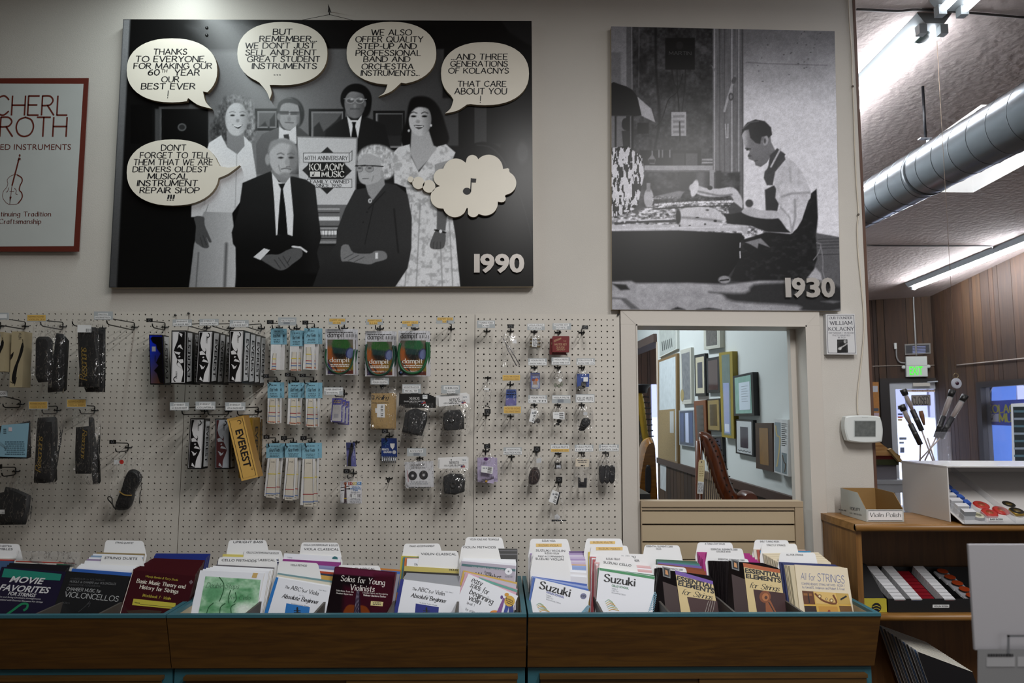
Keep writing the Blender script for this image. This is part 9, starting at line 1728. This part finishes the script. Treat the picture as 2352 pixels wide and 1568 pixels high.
# shop-window banner, stand, street things
F = SW.F; R = thing('banner', 'blue banner with yellow letters hanging in the shop window', 'banner', F.pt(2300, 977)); Fb = Face(F.p-F.n*.12, F.n); mb = MB(); slab(mb, Fb, [(2264, 921), (2380, 915), (2382, 980), (2265, 975)], .004, mat('#1f3fae', .5)); ye = mat('#c9c22c', .5); mb.text(Fb, 'KOLACNY', 2268.5, 947.5, 2360, 947, 18, ye, 'serifb', .003, wt=.25); mb.text(Fb, 'MUSIC', 2295, 968.5, 2358, 969, 19, ye, 'serifb', .003, wt=.25); mb.fr(Fb, 2269, 950, 2294, 968, mat('#c9ccd4', .5), .002); mb.fe(Fb, 2278, 962, 2.6, 2.2, M_INK, .003); mb.fl(Fb, [(2280, 962), (2281, 953), (2286, 952)], 1.2, M_INK, .003); mb.build('sheet', R); mb = MB(); [mb.tube([Fb.pt(*p), Fb.pt(*q)], .006, GM, 4) for p, q in (((2264, 921), (2286, 876)), ((2380, 915), (2340, 872)))]; mb.build('string', R)
Fo = Face(F.p-F.n*.35, F.n); mb = MB(); q = [(2250, 860), (2278, 858), (2277, 1070), (2250, 1068)]; slab(mb, Fo, q, .3, mat('#4a78c4', .6)); tag(mb.build('street_post'), 'light blue post outside the shop window', 'post')
Fs = Face(F.p+F.n*.12, F.n); R = thing('poster_stand', 'white framed stand with dark rows in front of the shop window', 'stand', F.pt(2345, 1100)); mb = MB(); q = [(2322, 927), (2440, 920), (2446, 1180), (2328, 1180)]; slab(mb, Fs, q, .02, M_WHITE); mb.build('frame', R); mb = MB(); mb.fp(Fs, [(2332, 1060), (2436, 1060), (2432, 932), (2327, 934)], mat('#14201c', .4), .002); [mb.fr(Fs, 2330, 942+k*17, 2430, 947+k*17, mat(('#4a6a74', '#8f9aa4')[k % 2], .5), .004) for k in range(7)]; mb.build('panel', R)
p = Fs.pt(2380, 1180); mb = MB(); mb.tube([p, (p.x, p.y, 0)], .03, M_ALU, 8); mb.lathe((p.x, p.y, 0), (0, 0, 1), [(.2, 0), (.2, .02)], M_BLACK, 16); mb.build('pole', R)
g = dep(2300, 1000, 16); mb = MB(); mb.extrude([(g.x-.6, g.y, .1), (g.x+3, g.y, .1), (g.x+3, g.y, .9), (g.x+2.4, g.y, 1.4), (g.x+.5, g.y, 1.4), (g.x-.2, g.y, .9), (g.x-.6, g.y, .8)], (0, 1.6, 0), mat('#9aa0b0', .2)); mb.extrude([(g.x, g.y-.01, .92), (g.x+2.2, g.y-.01, .92), (g.x+2, g.y-.01, 1.3), (g.x+.5, g.y-.01, 1.3)], (0, .005, 0), M_INK); [mb.lathe((g.x+k, g.y-.02, .18), (0, 1, 0), [(.33, 0), (.33, .2)], M_INK, 16) for k in (.2, 2.2)]; tag(mb.build('parked_car'), 'pale car parked in the street behind the banner', 'car')
# counter with a red wooden box behind the wall end
cD = 5.2; Q = lambda x, y: dep(x, y, cD); a, b = Q(2003, 1112), Q(2085, 1112); R = thing('display_counter', 'aluminium framed glass counter behind the wall end', 'counter', ((a.x+b.x)/2, a.y+.3, 0)); zt = a.z
for x in (a.x-.25, b.x-.03): 
    for y in (a.y, a.y+.57): mb = MB(); mb.box((x, y, 0), (x+.03, y+.03, zt), M_ALU); mb.build('post', R)
mb = MB(); mb.box((a.x-.25, a.y, zt), (b.x, a.y+.6, zt+.03), M_ALU); mb.build('top', R); mb = MB(); mb.box((a.x-.25, a.y+.03, .1), (b.x-.03, a.y+.57, zt-.2), mat('#7d86b0', .15)); mb.build('glass_case', R); mb = MB(); mb.box((a.x-.22, a.y+.005, zt-.06), (b.x-.03, a.y+.025, zt), M_ALU); mb.build('rail', R)
zr0, zr1 = zt+.03, Q(2040, 1044).z; mb = MB(); mb.box((a.x-.2, a.y+.05, zr0), (Q(2068, 1080).x, a.y+.5, zr0+.11), mat('#6d6a70', .3)); tag(mb.build('glass_case'), 'low glass case on the aluminium counter', 'glass case'); zr0 += .11; mb = MB(); mb.box((a.x-.2, a.y+.03, zr0+.04), (Q(2068, 1080).x, a.y+.5, zr1), wood_mat('#4a1512', '#641e18', 1, .4, 'x')); mb.box((a.x-.2, a.y+.02, zr0), (Q(2069, 1080).x, a.y+.5, zr0+.04), mat('#2c3014', .5)); tag(mb.build('wooden_box'), 'dark red wooden box on the low glass case', 'box')
WDK = wood_mat('#8a6034', '#b08a58', 1, .5, 'x'); mb = MB(); mb.extrude([Q(2003, 1046), Q(2068, 1046), Q(2068, 1058), Q(2040, 1030), Q(2016, 1012), Q(2003, 1010)][::-1], (0, .02, 0), WDK); mb.extrude([Q(2036, 1032), Q(2043, 1029), Q(2068, 1057), Q(2068, 1062), Q(2060, 1060)][::-1], (0, -.03, 0), mat('#8a6f44', .6)); tag(mb.build('instrument_part'), 'pale wooden instrument parts on the dark red box', 'wood pieces')
